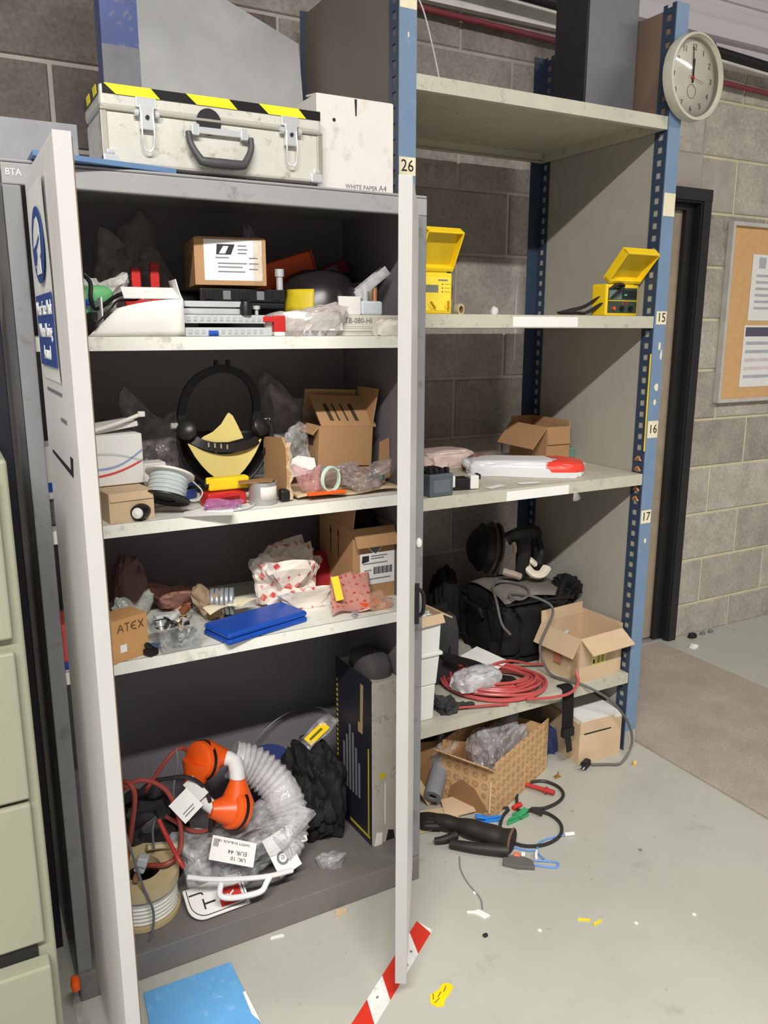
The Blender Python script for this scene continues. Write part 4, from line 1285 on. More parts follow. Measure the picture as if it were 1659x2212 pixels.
for k, (x, y) in enumerate(((0.572, 1.775), (0.586, 1.78), (0.578, 1.765))):
    s_ = thing('metal_clip', ('left', 'rear', 'front')[k] + ' one of three tiny metal clips by the magenta bag', 'clip', x, y, B, 30 * k, group='tiny metal clips')
    obj('plate', MB().box(-0.006, 0.006, -0.004, 0.004, 0, 0.004), M_chrome, s_, bev=0.001)
    obj('stud', MB().disc(0, 0.003, 0.004, 0.012, 10), M_steel, s_)
o = obj('clear_tube_loop', MB().tube([(0.50, 1.765, B + 0.003), (0.55, 1.745, B + 0.003), (0.60, 1.76, B + 0.003), (0.625, 1.80, B + 0.003), (0.615, 1.83, B + 0.004), (0.60, 1.845, B + 0.004)], 0.0022, 8, 6), M_wire, sm=True)
tag(o, 'thin clear tube curving in front of the red packet', 'tube')
o = obj('paper_slip', sheet_mb(0.11, 0.085, 3, 0.0012, 3.0, 10), M_paper, M=T(0.505, 1.765, B + 0.0005, -18))
tag(o, 'loose white paper slip lying at the second shelf edge', 'paper')
tn = thing('tin', 'round silver tin with a torn brown lid on the second shelf', 'tin', 0.650, 1.805, B)
obj('can', MB().lathe([(0, 0), (0.033, 0), (0.034, 0.003), (0.0335, 0.05), (0.034, 0.053), (0.031, 0.053), (0.031, 0.048), (0, 0.048)], 28), M_steel, tn, sm=True)
obj('label', MB().lathe([(0.0342, 0.012), (0.0342, 0.044)], 14, None, R(-120), R(-40)), M_spoolw, tn, sm=True, solid=0.0004)
obj('lid_scrap', MB().prism([(-0.06, -0.015), (0.02, -0.025), (0.036, 0.0), (0.01, 0.02), (-0.05, 0.015)], 0.003, T(-0.005, 0, 0.0535, ry=0)), M_boarddk, tn)
bd = thing('navy_cup', 'dark blue cup lying behind the cable reel', 'cup', 0.508, 1.955, B)
obj('cup_body', MB().lathe([(0, 0), (0.022, 0), (0.022, 0.03), (0.018, 0.034), (0, 0.034)], 20), mat('cap_navy', (40, 58, 120), 0.5), bd, sm=True)
obj('cup_foot', MB().disc(0, 0.012, 0.034, 0.040, 18), mat('cap_navy', (40, 58, 120), 0.5), bd, sm=True)
o = obj('small_black_block', MB().box(-0.012, 0.012, -0.012, 0.012, 0, 0.03), M_black, M=T(0.702, 1.80, B), bev=0.005)
tag(o, 'small black block between the silver tin and the torn cardboard flap', 'block')

# torn cardboard wall standing upright
tc = thing('torn_carton_side', 'torn piece of cardboard standing upright beside the silver tin', 'cardboard', 0.712, 1.86, B)
obj('panel', MB().prism([(-0.09, 0), (0.065, 0.0), (0.07, 0.06), (0.066, 0.13), (0.04, 0.152), (-0.085, 0.14)], 0.006, LEFT(0.0, 0, 0, 0)), M_board, tc)
obj('torn_edge', MB().grid(lambda u, v: (0.003 + 0.004 * math.sin(v * 19) + 0.010 * (u - 0.5), -0.066 - 0.004 * math.sin(v * 11 + u * 3), 0.004 + v * 0.138), 3, 14), M_board2, tc, solid=0.003, label='paler torn edge')
obj('label_scrap', MB().box(-0.0012, 0.0, -0.03, 0.02, 0.085, 0.128), M_cream, tc)
obj('side_fold', MB().prism([(0, 0), (0.05, 0.004), (0.045, 0.11), (0, 0.125)], 0.004, FRONT(0.006, 0.095, 0)), M_boarddk, tc)

# open printed carton on its side
cp = carton('printed_carton', 'open cardboard carton with dark printed stripes tilted on the second shelf', 0.925, 1.985, B + 0.052, 0.155, 0.13, 0.105, M_board, rz=-2, ry=3, flaps={'back': -8, 'left': 140, 'right': 8}, flen={'back': 0.09, 'right': 0.10, 'left': 0.03})
fl = obj('printed_flap', MB().box(-0.076, 0.082, 0.0, 0.004, 0, 0.12, T(0.006, -0.064, 0.1055, rx=-52)), M_board, cp, label='flap with dark printed stripes')
F = T(0.006, -0.0642, 0.1055, rx=-52) @ Matrix.Rotation(R(90), 4, 'X')
for k in range(4):
    x = -0.045 + k * 0.024
    obj('printed_stripe', MB().prism([(x, 0.02), (x + (0.011 if k in (0, 3) else 0.005), 0.02), (x + (0.011 if k in (0, 3) else 0.005) - 0.004, 0.085), (x - 0.004, 0.085)], 0.0005, F), mat('print_brownblack', (70, 54, 44), 0.8), fl)
obj('side_print', MB().box(-0.0782, -0.0776, -0.03, 0.03, 0.05, 0.08), mat('print_brownblack', (70, 54, 44), 0.8), cp)
ft = thing('flat_cardboard_tray', 'flat corrugated cardboard tray under the bags on the second shelf', 'cardboard', 0.875, 1.865, B + 0.004, -3)
obj('sheet', MB().grid(lambda u, v: (-0.14 + 0.275 * u, -0.085 + 0.20 * v, 0.006 + 0.004 * math.sin(u * 9) * (1 - v)), 18, 6), M_board2, ft, solid=0.006)
obj('back_lip', MB().box(-0.14, 0.12, 0.112, 0.116, 0.004, 0.048), M_board, ft)
obj('rear_support', MB().box(-0.03, 0.12, 0.06, 0.11, 0.009, 0.042), M_boarddk, ft)
o = obj('cardboard_piece', MB().prism([(0, 0), (0.035, 0.0), (0.032, 0.11), (0.004, 0.10)], 0.004, T(1.012, 1.90, B + 0.012) @ FRONT(0, 0, 0)), M_board, None)
tag(o, 'small cardboard offcut standing at the right end of the second shelf', 'cardboard')
o = obj('white_card', MB().prism([(-0.04, -0.03), (0.03, -0.035), (0.045, 0.01), (0.01, 0.035), (-0.045, 0.02)], 0.0015, T(0, 0, 0, rx=35, ry=-12)), M_paper, M=T(0.80, 1.93, B + 0.06))
tag(o, 'white instruction card lying left of the printed carton', 'card')
bag('plastic_bag', 'clear plastic bag piled up behind the torn cardboard on the second shelf', 'bag', 0.86, 2.09, B, 0.22, 0.15, 0.29, M_filmdk, seed=61, wr=0.32, pinch=0.3, flat=0.85)
bag('plastic_bag', 'clear bag of small parts left of the printed carton', 'bag', 0.79, 1.995, B + 0.01, 0.12, 0.09, 0.16, M_film, seed=63, wr=0.35, pinch=0.2, flat=0.85)
bag('plastic_bag', 'pink tinted clear bag at the front corner of the cardboard tray', 'bag', 0.768, 1.80, B + 0.012, 0.08, 0.06, 0.075, film('pink_film', (206, 150, 148), 0.4, 0.8), seed=65, wr=0.3, sub=3, flat=0.9)
bag('plastic_bag', 'clear bag of green fittings at the right of the cardboard tray', 'bag', 0.935, 1.80, B + 0.012, 0.15, 0.08, 0.07, M_filmwarm, seed=67, wr=0.35, flat=0.8)
bag('plastic_bag', 'crumpled clear bag under the tilted printed carton', 'bag', 0.86, 1.86, B + 0.012, 0.13, 0.06, 0.065, M_filmwarm, seed=69, wr=0.35, flat=0.8)
rg = thing('wire_ring', 'coil of pale green earth wire hooked on the bags', 'wire coil', 0.815, 1.772, B + 0.012)
for k in range(3):
    obj('turn', MB().tube([(0.026 * math.cos(a), 0.004 * k + 0.008 * math.cos(a), 0.036 + 0.03 * math.sin(a)) for a in [2 * PI * i / 12 for i in range(12)]], 0.003, 6, 3, closed=True), mat('pale_green_wire', (196, 218, 204), 0.35), rg, sm=True)
o = obj('orange_strip', MB().box(-0.05, 0.05, -0.006, 0.006, 0, 0.008), M_orange, M=T(0.80, 1.768, B + 0.013, -2), bev=0.002)
tag(o, 'orange plastic strip at the front of the cardboard tray', 'strip')
for k, (x, y) in enumerate(((0.93, 1.79), (0.945, 1.795), (0.96, 1.785))):
    s_ = thing('teal_fitting', ('left', 'middle', 'right')[k] + ' one of three dark teal fittings in the clear bag', 'fitting', x, y, B + 0.035, 40 * k, group='teal fittings in the bag')
    obj('nut', MB().disc(0, 0.008, 0, 0.01, 6), mat('dark_teal', (70, 110, 110), 0.35), s_)
    obj('stem', MB().disc(0, 0.004, 0.01, 0.018, 10), M_chrome, s_)
t = thing('stacked_cartons', 'white and blue cartons seen through the hinge gap on the second shelf', 'box', 0.20, 1.83, B)
obj('white_carton', MB().box(-0.03, 0.03, -0.05, 0.05, 0.06, 0.17), M_whitecard, t, bev=0.002)
obj('blue_band', MB().box(-0.031, 0.031, -0.051, 0.051, 0.075, 0.095), M_bluedeep, t)
obj('grey_base', MB().box(-0.03, 0.03, -0.04, 0.05, 0.0, 0.06), M_inkgrey, t, bev=0.01)

# ================================================================== third cabinet shelf
D = SH[2] + 0.0006
M_dia = spots('red_diamond_paper', (226, 216, 204), (196, 52, 48), size=34.0, thr=0.52, ring=False, bump=0.25)
M_diafilm = spots('red_diamond_film', (176, 128, 116), (176, 60, 54), size=46.0, thr=0.5, bump=0.25)
ax = carton('atex_box', 'brown cardboard box with ATEX handwritten on the front', 0.300, 1.785, D, 0.088, 0.065, 0.098, mat('cardboard_orange', (196, 148, 96), 0.8, bump=0.1, bscale=30), rz=20, top=True)
F = FRONT(0.004, -0.0330, 0.078)


def strokes(parent, name, m, F, segs, r=0.0011):
    b = MB()
    for k, pts in enumerate(segs):
        obj(name, MB().tube([F @ Vector((x, y, 0.0004)) for x, y in pts], r, 5, 2), m, parent)


strokes(ax, 'pen_stroke', mat('pen_brown', (96, 66, 40), 0.8), F, [[(-0.034, -0.010), (-0.026, 0.008), (-0.020, -0.010)], [(-0.031, -0.003), (-0.022, -0.003)], [(-0.016, 0.008), (-0.004, 0.008)], [(-0.010, 0.008), (-0.010, -0.010)], [(0.012, 0.008), (0.001, 0.004), (0.001, -0.006), (0.012, -0.010)], [(0.001, -0.001), (0.009, -0.001)], [(0.018, 0.008), (0.030, -0.010)], [(0.030, 0.008), (0.018, -0.010)]])
plate(ax, 'white_sticker', M_paper, FRONT(-0.018, -0.0329, 0.030), 0.016, 0.018)
bag('plastic_bag', 'clear plastic bag bulging behind the ATEX box', 'bag', 0.345, 1.872, D, 0.095, 0.07, 0.118, film('clear_film_green', (206, 214, 204), 0.25, 0.7), seed=71, wr=0.3, flat=0.85)
bag('plastic_bag', 'tall brownish pink bag at the back left of the third shelf', 'bag', 0.372, 2.06, D, 0.085, 0.10, 0.155, mat('pinkish_brown_bag', (130, 96, 90), 0.35), seed=73, wr=0.3, pinch=0.2, flat=0.85, box=0.5)
bag('plastic_bag', 'low brownish pink bag behind the tub of metal fittings', 'bag', 0.475, 2.04, D, 0.15, 0.14, 0.075, M_diafilm, seed=75, wr=0.3, flat=0.8)
# tub of fittings
tb = thing('plastic_tub', 'clear plastic tub full of metal fittings on the third shelf', 'tub', 0.420, 1.780, D, 4)
w0, d0, w1, d1, hh = 0.045, 0.035, 0.056, 0.045, 0.062
M_tub = film('tub_plastic', (190, 192, 192), 0.12, 0.34, rough=0.15)
b = MB()
vs = []
for s_, (w, d, z) in enumerate(((w0, d0, 0), (w1, d1, hh), (w1 - 0.002, d1 - 0.002, hh), (w0 - 0.002, d0 - 0.002, 0.002))):
    vs += [(-w, -d, z), (w, -d, z), (w, d, z), (-w, d, z)]
fs = [(3, 2, 1, 0), (12, 13, 14, 15)]
for r in range(3):
    fs += [(r * 4 + i, r * 4 + (i + 1) % 4, r * 4 + 4 + (i + 1) % 4, r * 4 + 4 + i) for i in range(4)]
b.add(vs, fs)
obj('tub_shell', b, M_tub, tb)
obj('tub_rim', MB().tube([(-w1, -d1, hh), (w1, -d1, hh), (w1, d1, hh), (-w1, d1, hh)], 0.0022, 6, 1, closed=True), M_tub, tb)
rr = random.Random(9)
M_fit = [M_chrome, M_steel, M_black, mat('brass', (180, 140, 80), 0.35, metal=0.5), mat('dark_iron', (70, 70, 72), 0.4, metal=0.4)]


def mlab(m_, t_, lvl):
    cn = {'chrome': 'bright', 'dull_steel': 'dull grey', 'brass': 'brass', 'dark_iron': 'dark iron'}.get(m_.name, 'black')
    return '%s metal %s in the %s layer of the clear plastic tub' % (cn, ('collar', 'hex bolt', 'bracket')[t_], lvl)


for zz, n_, sp_ in ((0.012, 7, 0.8), (0.032, 9, 0.95), (0.058, 13, 1.05)):
    for i in range(n_):
        x, y = rr.uniform(-0.040, 0.040) * sp_, rr.uniform(-0.026, 0.026) * sp_
        m_ = M_fit[rr.choice([0, 0, 1, 1, 2, 4, 0, 3])]
        lvl = ('bottom', 'middle', 'top')[(0.012, 0.032, 0.058).index(zz)]
        t_ = rr.choice([0, 1, 2])
        s_ = thing('pipe_fitting', mlab(m_, t_, lvl), 'fitting', *(WM[tb] @ Vector((x, y, zz))), rr.uniform(0, 360), rr.uniform(0, 90), rr.uniform(0, 40), group='loose fittings heaped in the clear tub')
        if t_ == 0:
            obj('collar', MB().disc(0.004, 0.009, -0.004, 0.004, 12), m_, s_, sm=True)
            obj('sleeve', MB().disc(0.004, 0.006, -0.013, 0.010, 10), m_, s_, sm=True)
        elif t_ == 1:
            obj('head', MB().disc(0, 0.009, 0.008, 0.014, 6), m_, s_)
            obj('shank', MB().disc(0, 0.0045, -0.014, 0.008, 10), m_, s_, sm=True)
        else:
            obj('bracket', MB().box(-0.012, 0.012, -0.008, 0.008, -0.001, 0.002).box(-0.012, -0.010, -0.008, 0.008, 0.002, 0.015), m_, s_, bev=0.001)
for k, (x, y, z, m_, lab, rz) in enumerate(((-0.028, 0.018, 0.066, mat('rail_alu', (208, 210, 212), 0.35, metal=0.3), 'square silver block lying on top of the tub of fittings', 5), (0.028, 0.03, 0.072, mat('bronze', (150, 92, 56), 0.35, metal=0.4), 'bronze cylinder fitting at the back of the clear tub', 40), (-0.002, 0.010, 0.070, M_filmlight, 'clear cylinder fitting in the middle of the tub', 20))):
    s_ = thing('large_fitting', lab, 'fitting', *(WM[tb] @ Vector((x, y, z))), rz, 70 if k else 0)
    if k:
        obj('barrel', MB().disc(0.003, 0.009, -0.016, 0.014, 16), m_, s_, sm=True)
        obj('flange', MB().disc(0.003, 0.011, 0.010, 0.014, 16), m_, s_, sm=True)
    else:
        obj('block', MB().box(-0.016, 0.016, -0.011, 0.011, -0.004, 0.012), m_, s_, bev=0.002)
        obj('slot', MB().box(-0.0165, 0.0165, -0.0115, -0.0111, 0.002, 0.005), M_ink, s_)
tl = thing('black_clamp', 'black clamp tool lying between the ATEX box and the clear tub', 'clamp', 0.354, 1.755, D, 30)
obj('jaw', MB().tube([(-0.01, 0.09, 0.045), (-0.006, 0.06, 0.04), (0.0, 0.03, 0.028), (0.004, 0.0, 0.012)], 0.008, 6, 4, flat=(0.016, 0.01, (0, 0, 1))), M_black, tl)
obj('grip', MB().box(-0.012, 0.014, -0.012, 0.014, 0, 0.016), M_black, tl, bev=0.004)
o = obj('blue_scrap', MB().prism([(-0.02, -0.015), (0.02, -0.018), (0.022, 0.015), (-0.015, 0.02)], 0.004), mat('slate_blue_scrap', (88, 110, 140), 0.6), M=T(0.375, 1.80, D))
tag(o, 'slate blue plastic scrap on the shelf behind the black clamp', 'scrap')
# brown paper wrapped coil
cw = thing('wrapped_coil', 'grey wire coil half wrapped in brown paper on the third shelf', 'wire coil', 0.578, 1.935, D + 0.036, -20)
FW = Matrix.Rotation(R(90), 4, 'Y')
b = MB()
for q in range(5):
    b.lathe([(0.024, -0.03 + q * 0.012), (0.034, -0.029 + q * 0.012), (0.0355, -0.024 + q * 0.012), (0.034, -0.019 + q * 0.012)], 22, FW)
obj('coil', b, mat('galv_wire', (160, 166, 172), 0.35, metal=0.4), cw, sm=True, solid=0.001)
bag('wrapping', None, None, -0.035, 0.0, -0.036, 0.085, 0.080, 0.082, mat('brown_paper', (164, 140, 112), 0.8, bump=0.3), seed=81, parent=cw, wr=0.5, sub=4, fr=3, sm=False)
obj('coil_hole', MB().disc(0, 0.015, -0.0785, -0.076, 18, FW), M_ink, cw)
o = obj('torn_paper_strip', MB().grid(lambda u, v: (-0.07 + 0.14 * u, -0.012 + 0.035 * v, 0.004 + 0.012 * abs(math.sin(u * 5 + v))), 14, 3), M_cream, M=T(0.585, 1.878, D + 0.032, 14), solid=0.001)
tag(o, 'torn cream paper strip lying over the back of the blue folder', 'paper')
# blue folder case
bf = thing('blue_case', 'flat bright blue plastic case on the front of the third shelf', 'case', 0.622, 1.805, D, 16)
obj('case_base', MB().box(-0.118, 0.118, -0.055, 0.055, 0, 0.014), M_bluedeep, bf, bev=0.006, seg=3)
obj('case_lid', MB().box(-0.118, 0.118, -0.055, 0.055, 0.0146, 0.029), M_bluedeep, bf, bev=0.008, seg=3)
obj('case_hinge', MB().box(-0.08, 0.08, 0.054, 0.058, 0.010, 0.020), M_bluedeep, bf, bev=0.001)
# big patterned paper bag
bag('patterned_bag', 'crumpled white paper bag printed with red diamonds on the third shelf', 'bag', 0.772, 1.955, D, 0.225, 0.15, 0.165, M_dia, seed=91, wr=0.42, fr=1.9, box=0.7, flat=0.75, spk=5, sm=False)
tg = bag('patterned_bag_fold', 'flat red diamond printed paper fold lying along the front of the crumpled bag', 'bag', 0.80, 1.885, D, 0.20, 0.05, 0.062, M_dia, seed=95, wr=0.35, fr=2.2, box=0.55, flat=0.6, sm=False)
bag('red_cloth', 'crumpled red cloth behind the printed paper bag', 'cloth', 0.905, 2.06, D, 0.09, 0.09, 0.10, mat('red_cloth', (168, 34, 40), 0.8), seed=97, wr=0.3, sub=3)
bw = thing('bubble_wrap_sheet', 'pink bubble wrap sheet with a yellow label hanging at the shelf front', 'bubble wrap', 0.870, 1.845, D + 0.005)


def bub(u, v):
    x = -0.055 + 0.11 * u + 0.04 * v
    return (x, -0.07 + 0.10 * v + 0.01 * math.sin(u * 4), 0.004 + 0.070 * v ** 1.3 + 0.005 * math.sin(u * 7 + v * 3))


b = MB().grid(bub, 16, 16)
obj('wrap', b, spots('pink_bubbles', (196, 140, 128), (186, 62, 56), size=62.0, thr=0.5, rough=0.25), bw, solid=0.003, sm=True)
obj('yellow_label', MB().box(-0.010, 0.010, -0.034, 0.034, 0, 0.001, Matrix.Translation((-0.022, -0.028, 0.058)) @ Matrix.Rotation(R(-32), 4, 'Y') @ Matrix.Rotation(R(40), 4, 'X') @ Matrix.Rotation(R(-28), 4, 'Z')), M_yellow, bw)
bag('plastic_bag', 'clear bag with orange parts in front of the large carton', 'bag', 0.945, 1.80, D, 0.10, 0.07, 0.04, film('orange_film', (222, 170, 140), 0.35, 0.75), seed=99, wr=0.3, sub=3)
o = obj('orange_insert', MB().box(-0.03, 0.025, -0.012, 0.014, 0, 0.012), M_orange, M=T(0.935, 1.80, D + 0.008, 20), bev=0.003)
tag(o, 'small orange insert inside the clear bag by the large carton', 'insert')
o = obj('metal_stud', MB().disc(0, 0.006, 0, 0.012, 12).disc(0, 0.009, 0.012, 0.016, 6), M_steel, M=T(0.868, 1.757, D), sm=True)
tag(o, 'small steel stud at the corner of the pink bubble wrap', 'stud')
# large carton with labels
lc = carton('large_carton', 'large brown carton with barcode label and arrows at the right of the third shelf', 0.982, 1.975, D, 0.128, 0.215, 0.200, M_board, top=False, flaps={'front': 150, 'left': -8}, flen={'front': 0.055, 'left': 0.075})
lb = plate(lc, 'shipping_label', M_paper, FRONT(0.010, -0.1082, 0.085), 0.105, 0.088)
F = FRONT(0.010, -0.109, 0.085)
for q in range(14):
    x = -0.012 + q * 0.0042
    bars(lb, 'barcode_bar', M_ink, F, [(x, x + (0.0022 if q % 3 else 0.003), -0.016, 0.004)])
for x0, x1, y in ((-0.02, 0.03, 0.034), (-0.02, 0.02, 0.027), (-0.045, 0.03, 0.014), (-0.04, -0.018, -0.005), (-0.045, 0.04, -0.030)):
    bars(lb, 'printed_line', M_inkgrey, F, [(x0, x1, y, y + 0.003)])
obj('printed_logo', MB().prism([(-0.048, 0.018), (-0.026, 0.022), (-0.026, 0.038), (-0.046, 0.038)], 0.0004, F), M_logo, lb)
dm = plate(lc, 'diamond_sticker', M_paper, FRONT(0.012, -0.1076, 0.150), 0.001, 0.001)
Fd = FRONT(0.004, -0.1080, 0.150)
obj('hazard_diamond', MB().prism([(0, -0.028), (0.034, 0.006), (-0.034, 0.006)], 0.0006, Fd), M_paper, lc)
obj('hazard_diamond_black', MB().prism([(0, -0.024), (0.026, 0.003), (-0.026, 0.003)], 0.0006, Fd @ T(0, 0, 0.0007)), M_logo, lc)
obj('hazard_diamond_white', MB().prism([(0, -0.022), (0.022, 0.0), (-0.002, -0.006), (-0.02, 0.0)], 0.0006, Fd @ T(0, 0, 0.0014)), M_inkgrey, lc)
for y in (-0.02, 0.03):
    Fa = LEFT(-0.0646, y, 0.145)
    obj('up_arrow', MB().prism([(-0.002, -0.04), (0.002, -0.04), (0.002, 0.02), (0.007, 0.02), (0, 0.04), (-0.007, 0.02), (-0.002, 0.02)], 0.0006, Fa), mat('print_brownblack', (70, 54, 44), 0.8), lc)
bag('black_sleeve', 'black cloth stuffed into the top of the large carton', 'cloth', 0.985, 1.98, D + 0.155, 0.10, 0.16, 0.085, M_blackfab, seed=15, wr=0.2, sub=3)
# bits seen through the hinge gap at the left
rf = thing('red_folder', 'red plastic box seen through the hinge gap on the third shelf', 'box', 0.205, 1.80, D)
obj('box_body', MB().box(-0.035, 0.03, -0.04, 0.06, 0.016, 0.10), mat('coral_red', (214, 84, 80), 0.5), rf, bev=0.003)
obj('blue_foot', MB().box(-0.036, 0.031, -0.041, 0.061, 0, 0.016), M_bluedeep, rf, bev=0.002)

# ================================================================== bottom of the cabinet
E = 0.0786
sp = thing('cable_drum', 'beige drum wound with white cable at the bottom left of the cabinet', 'cable drum', 0.318, 1.872, E, 0)
M_tan = mat('drum_tan', (190, 172, 132), 0.7, var=0.08)
FS = T(0, 0, 0, rx=0)
obj('lower_flange', MB().disc(0.03, 0.092, 0.001, 0.012, 36, FS), M_tan, sp, sm=True)
obj('upper_flange', MB().disc(0.045, 0.090, 0.098, 0.128, 36, T(0, 0.0, 0, rx=6)), M_tan, sp, sm=True)
b = MB()
for q in range(8):
    z = 0.0125 + q * 0.0104
    b.lathe([(0.07, z), (0.0835, z + 0.0014), (0.086, z + 0.0052), (0.0835, z + 0.009), (0.07, z + 0.0103)], 34, FS)
w_ = obj('cable_winding', b, mat('white_cable', (228, 227, 218), 0.35), sp, sm=True)
w_['kind'] = 'stuff'
obj('hub', MB().disc(0.03, 0.07, 0.012, 0.098, 24, FS), M_ink, sp, sm=True)
# sign plate leaning at the front
M_sign = mat('sign_white', (226, 224, 220), 0.4, var=0.03)
sg = thing('sign_plate', 'white sign plate with red square and black lettering at the cabinet front', 'sign', 0.483, 1.752, E + 0.0005, 2)
FG = T(0, 0, 0.004, rx=33)
poly = [(-0.045, 0.0), (0.078, 0.0), (0.078, 0.135), (-0.076, 0.135), (-0.076, 0.03)]
rc = []
for i in range(7):
    a = PI + i * PI / 12
    rc.append((-0.036 + 0.04 * math.cos(a), 0.04 + 0.04 * math.sin(a)))
obj('plate', MB().prism(rc + [(0.078, 0.0), (0.078, 0.085), (-0.076, 0.085)], 0.006, FG), M_sign, sg, bev=0.0015)
rc2 = [(-0.030 + 0.038 * math.cos(PI + i * PI / 12), 0.046 + 0.038 * math.sin(PI + i * PI / 12)) for i in range(7)]
obj('border_line', MB().tube([FG @ Vector((x, y, 0.0062)) for x, y in [(-0.068, 0.082), (-0.068, 0.05)] + rc2[1:] + [(0.066, 0.008), (0.071, 0.013), (0.071, 0.082)]], 0.0011, 5, 1), M_ink, sg)
obj('red_square', MB().box(0.006, 0.064, 0.014, 0.058, 0, 0.0006, FG @ T(0, 0, 0.006)), M_red, sg)
text(sg, 'R', 0.042, M_sign, FG @ T(0.034, 0.035, 0.0068, rz=90))
text(sg, 'T', 0.046, M_ink, FG @ T(-0.018, 0.036, 0.0064, rz=90))
text(sg, 'J', 0.040, M_ink, FG @ T(-0.050, 0.066, 0.0064, rz=90))

# tangle of cables at the left
M_rcab = mat('red_brown_cable', (150, 66, 56), 0.45)
M_gcab = mat('grey_cable', (96, 96, 100), 0.45)
M_bcab = mat('black_cable', (36, 34, 36), 0.45)
mound = bag('dark_cable_bundle', 'dark heap of coiled black cable behind the white drum', 'cable heap', 0.375, 2.03, E, 0.22, 0.20, 0.23, mat('bundle_dark', (40, 36, 40), 0.5, var=0.5, scale=30, bump=0.6, bscale=50), seed=111, wr=0.4, fr=3.5)
zc = E
tang = [
    (M_rcab, 0.0062, 'thick red brown cable arching highest over the dark heap', [(0.285, 1.88, E + 0.14), (0.300, 1.86, E + 0.24), (0.312, 1.85, E + 0.335), (0.302, 1.87, E + 0.362), (0.285, 1.90, E + 0.35)]),
    (M_rcab, 0.0062, 'red brown cable bending in a wide loop to the drum', [(0.29, 1.93, E + 0.31), (0.34, 1.92, E + 0.332), (0.395, 1.905, E + 0.30), (0.42, 1.88, E + 0.23), (0.415, 1.85, E + 0.16), (0.375, 1.82, E + 0.145), (0.33, 1.85, E + 0.135)]),
    (M_rcab, 0.0055, 'red brown cable running up behind the orange joint', [(0.36, 1.98, E + 0.26), (0.42, 1.98, E + 0.335), (0.46, 1.99, E + 0.355), (0.49, 2.0, E + 0.33)]),
    (M_rcab, 0.0055, 'red brown cable sagging below the white tag', [(0.40, 1.94, E + 0.20), (0.46, 1.90, E + 0.16), (0.51, 1.90, E + 0.155), (0.54, 1.93, E + 0.18)]),
    (mat('bright_red_lead', (176, 56, 50), 0.45), 0.006, 'short bright red lead hanging in the cable heap', [(0.375, 1.90, E + 0.22), (0.385, 1.855, E + 0.19), (0.395, 1.80, E + 0.165), (0.405, 1.785, E + 0.145)]),
    (M_bcab, 0.0055, 'black cable curving over to the white tag', [(0.38, 1.93, E + 0.315), (0.45, 1.90, E + 0.32), (0.492, 1.885, E + 0.285), (0.503, 1.87, E + 0.23), (0.495, 1.86, E + 0.17)]),
    (M_gcab, 0.0035, 'thin grey cable rising beside the red loop', [(0.415, 1.88, E + 0.12), (0.425, 1.89, E + 0.20), (0.418, 1.91, E + 0.28), (0.435, 1.92, E + 0.35), (0.44, 1.94, E + 0.385)]),
    (M_gcab, 0.003, 'thin grey cable hanging down past the cable drum', [(0.272, 1.84, E + 0.30), (0.288, 1.80, E + 0.21), (0.303, 1.765, E + 0.135), (0.318, 1.752, E + 0.08), (0.313, 1.748, E + 0.03), (0.302, 1.746, E + 0.006)]),
    (M_gcab, 0.003, 'short grey wire in the middle of the cable heap', [(0.35, 1.86, E + 0.17), (0.352, 1.87, E + 0.21), (0.36, 1.88, E + 0.235)]),
]
for m_, r_, lab, pts in tang:
    o = obj('tangled_cable', MB().tube(pts, r_, 8, 6), m_, sm=True)
    tag(o, lab, 'cable', 'tangled cables at the bottom left')
pl = thing('cable_plug', 'grey plug with brown cable end in the cable heap', 'plug', 0.300, 1.80, E + 0.165, -25, 20)
obj('plug_body', MB().box(-0.012, 0.014, -0.012, 0.012, 0, 0.040), mat('plug_grey', (172, 174, 176), 0.4), pl, bev=0.004)
obj('plug_tail', MB().disc(0, 0.008, -0.03, 0.0, 12), M_boarddk, pl, sm=True)
obj('plug_rib', MB().box(-0.013, 0.015, -0.013, 0.013, 0.016, 0.019), M_inkgrey, pl)
bg_ = thing('beige_clip', 'pale beige plastic strap piece lying behind the cable drum', 'strap', 0.385, 1.90, E + 0.135, 20)
obj('strap_body', MB().tube([(-0.045, 0.01, 0.02), (-0.01, 0.0, 0.012), (0.03, -0.02, 0.0), (0.04, -0.035, -0.008)], 0.01, 6, 4, flat=(0.022, 0.012, (0, 0, 1))), mat('pale_beige', (190, 180, 144), 0.6), bg_)

# orange and white jointed barrier link
def joint(name, lab, x, y, z, axis, sa, sb, rad=0.052):
    """orange two-shell joint: disc about axis with a black band and two tapering spouts"""
    j = thing(name, lab, 'joint', x, y, z)
    a = Vector(axis).normalized()
    q = a.to_track_quat('Z', 'Y').to_matrix().to_4x4() @ Matrix.Diagonal((1, 1, 0.72, 1))
    obj('shell', MB().lathe([(0, -0.036), (rad * 0.80, -0.033), (rad * 0.97, -0.024), (rad, -0.007), (rad, -0.006), (0, -0.006)], 28, q), M_orange, j, sm=True)
    obj('shell', MB().lathe([(0, 0.006), (rad, 0.006), (rad, 0.007), (rad * 0.97, 0.024), (rad * 0.80, 0.033), (0, 0.036)], 28, q), M_orange, j, sm=True)
    obj('black_band', MB().disc(0, rad * 1.03, -0.0065, 0.0065, 30, q), M_black, j, sm=True)
    for p0, p1 in (sa, sb):
        p0, p1 = Vector(p0), Vector(p1)
        obj('spout', MB().tube([p0, p0.lerp(p1, 0.5), p1], lambda t: 0.046 - 0.026 * t, 14, 3), M_orange, j, sm=True)
    return j


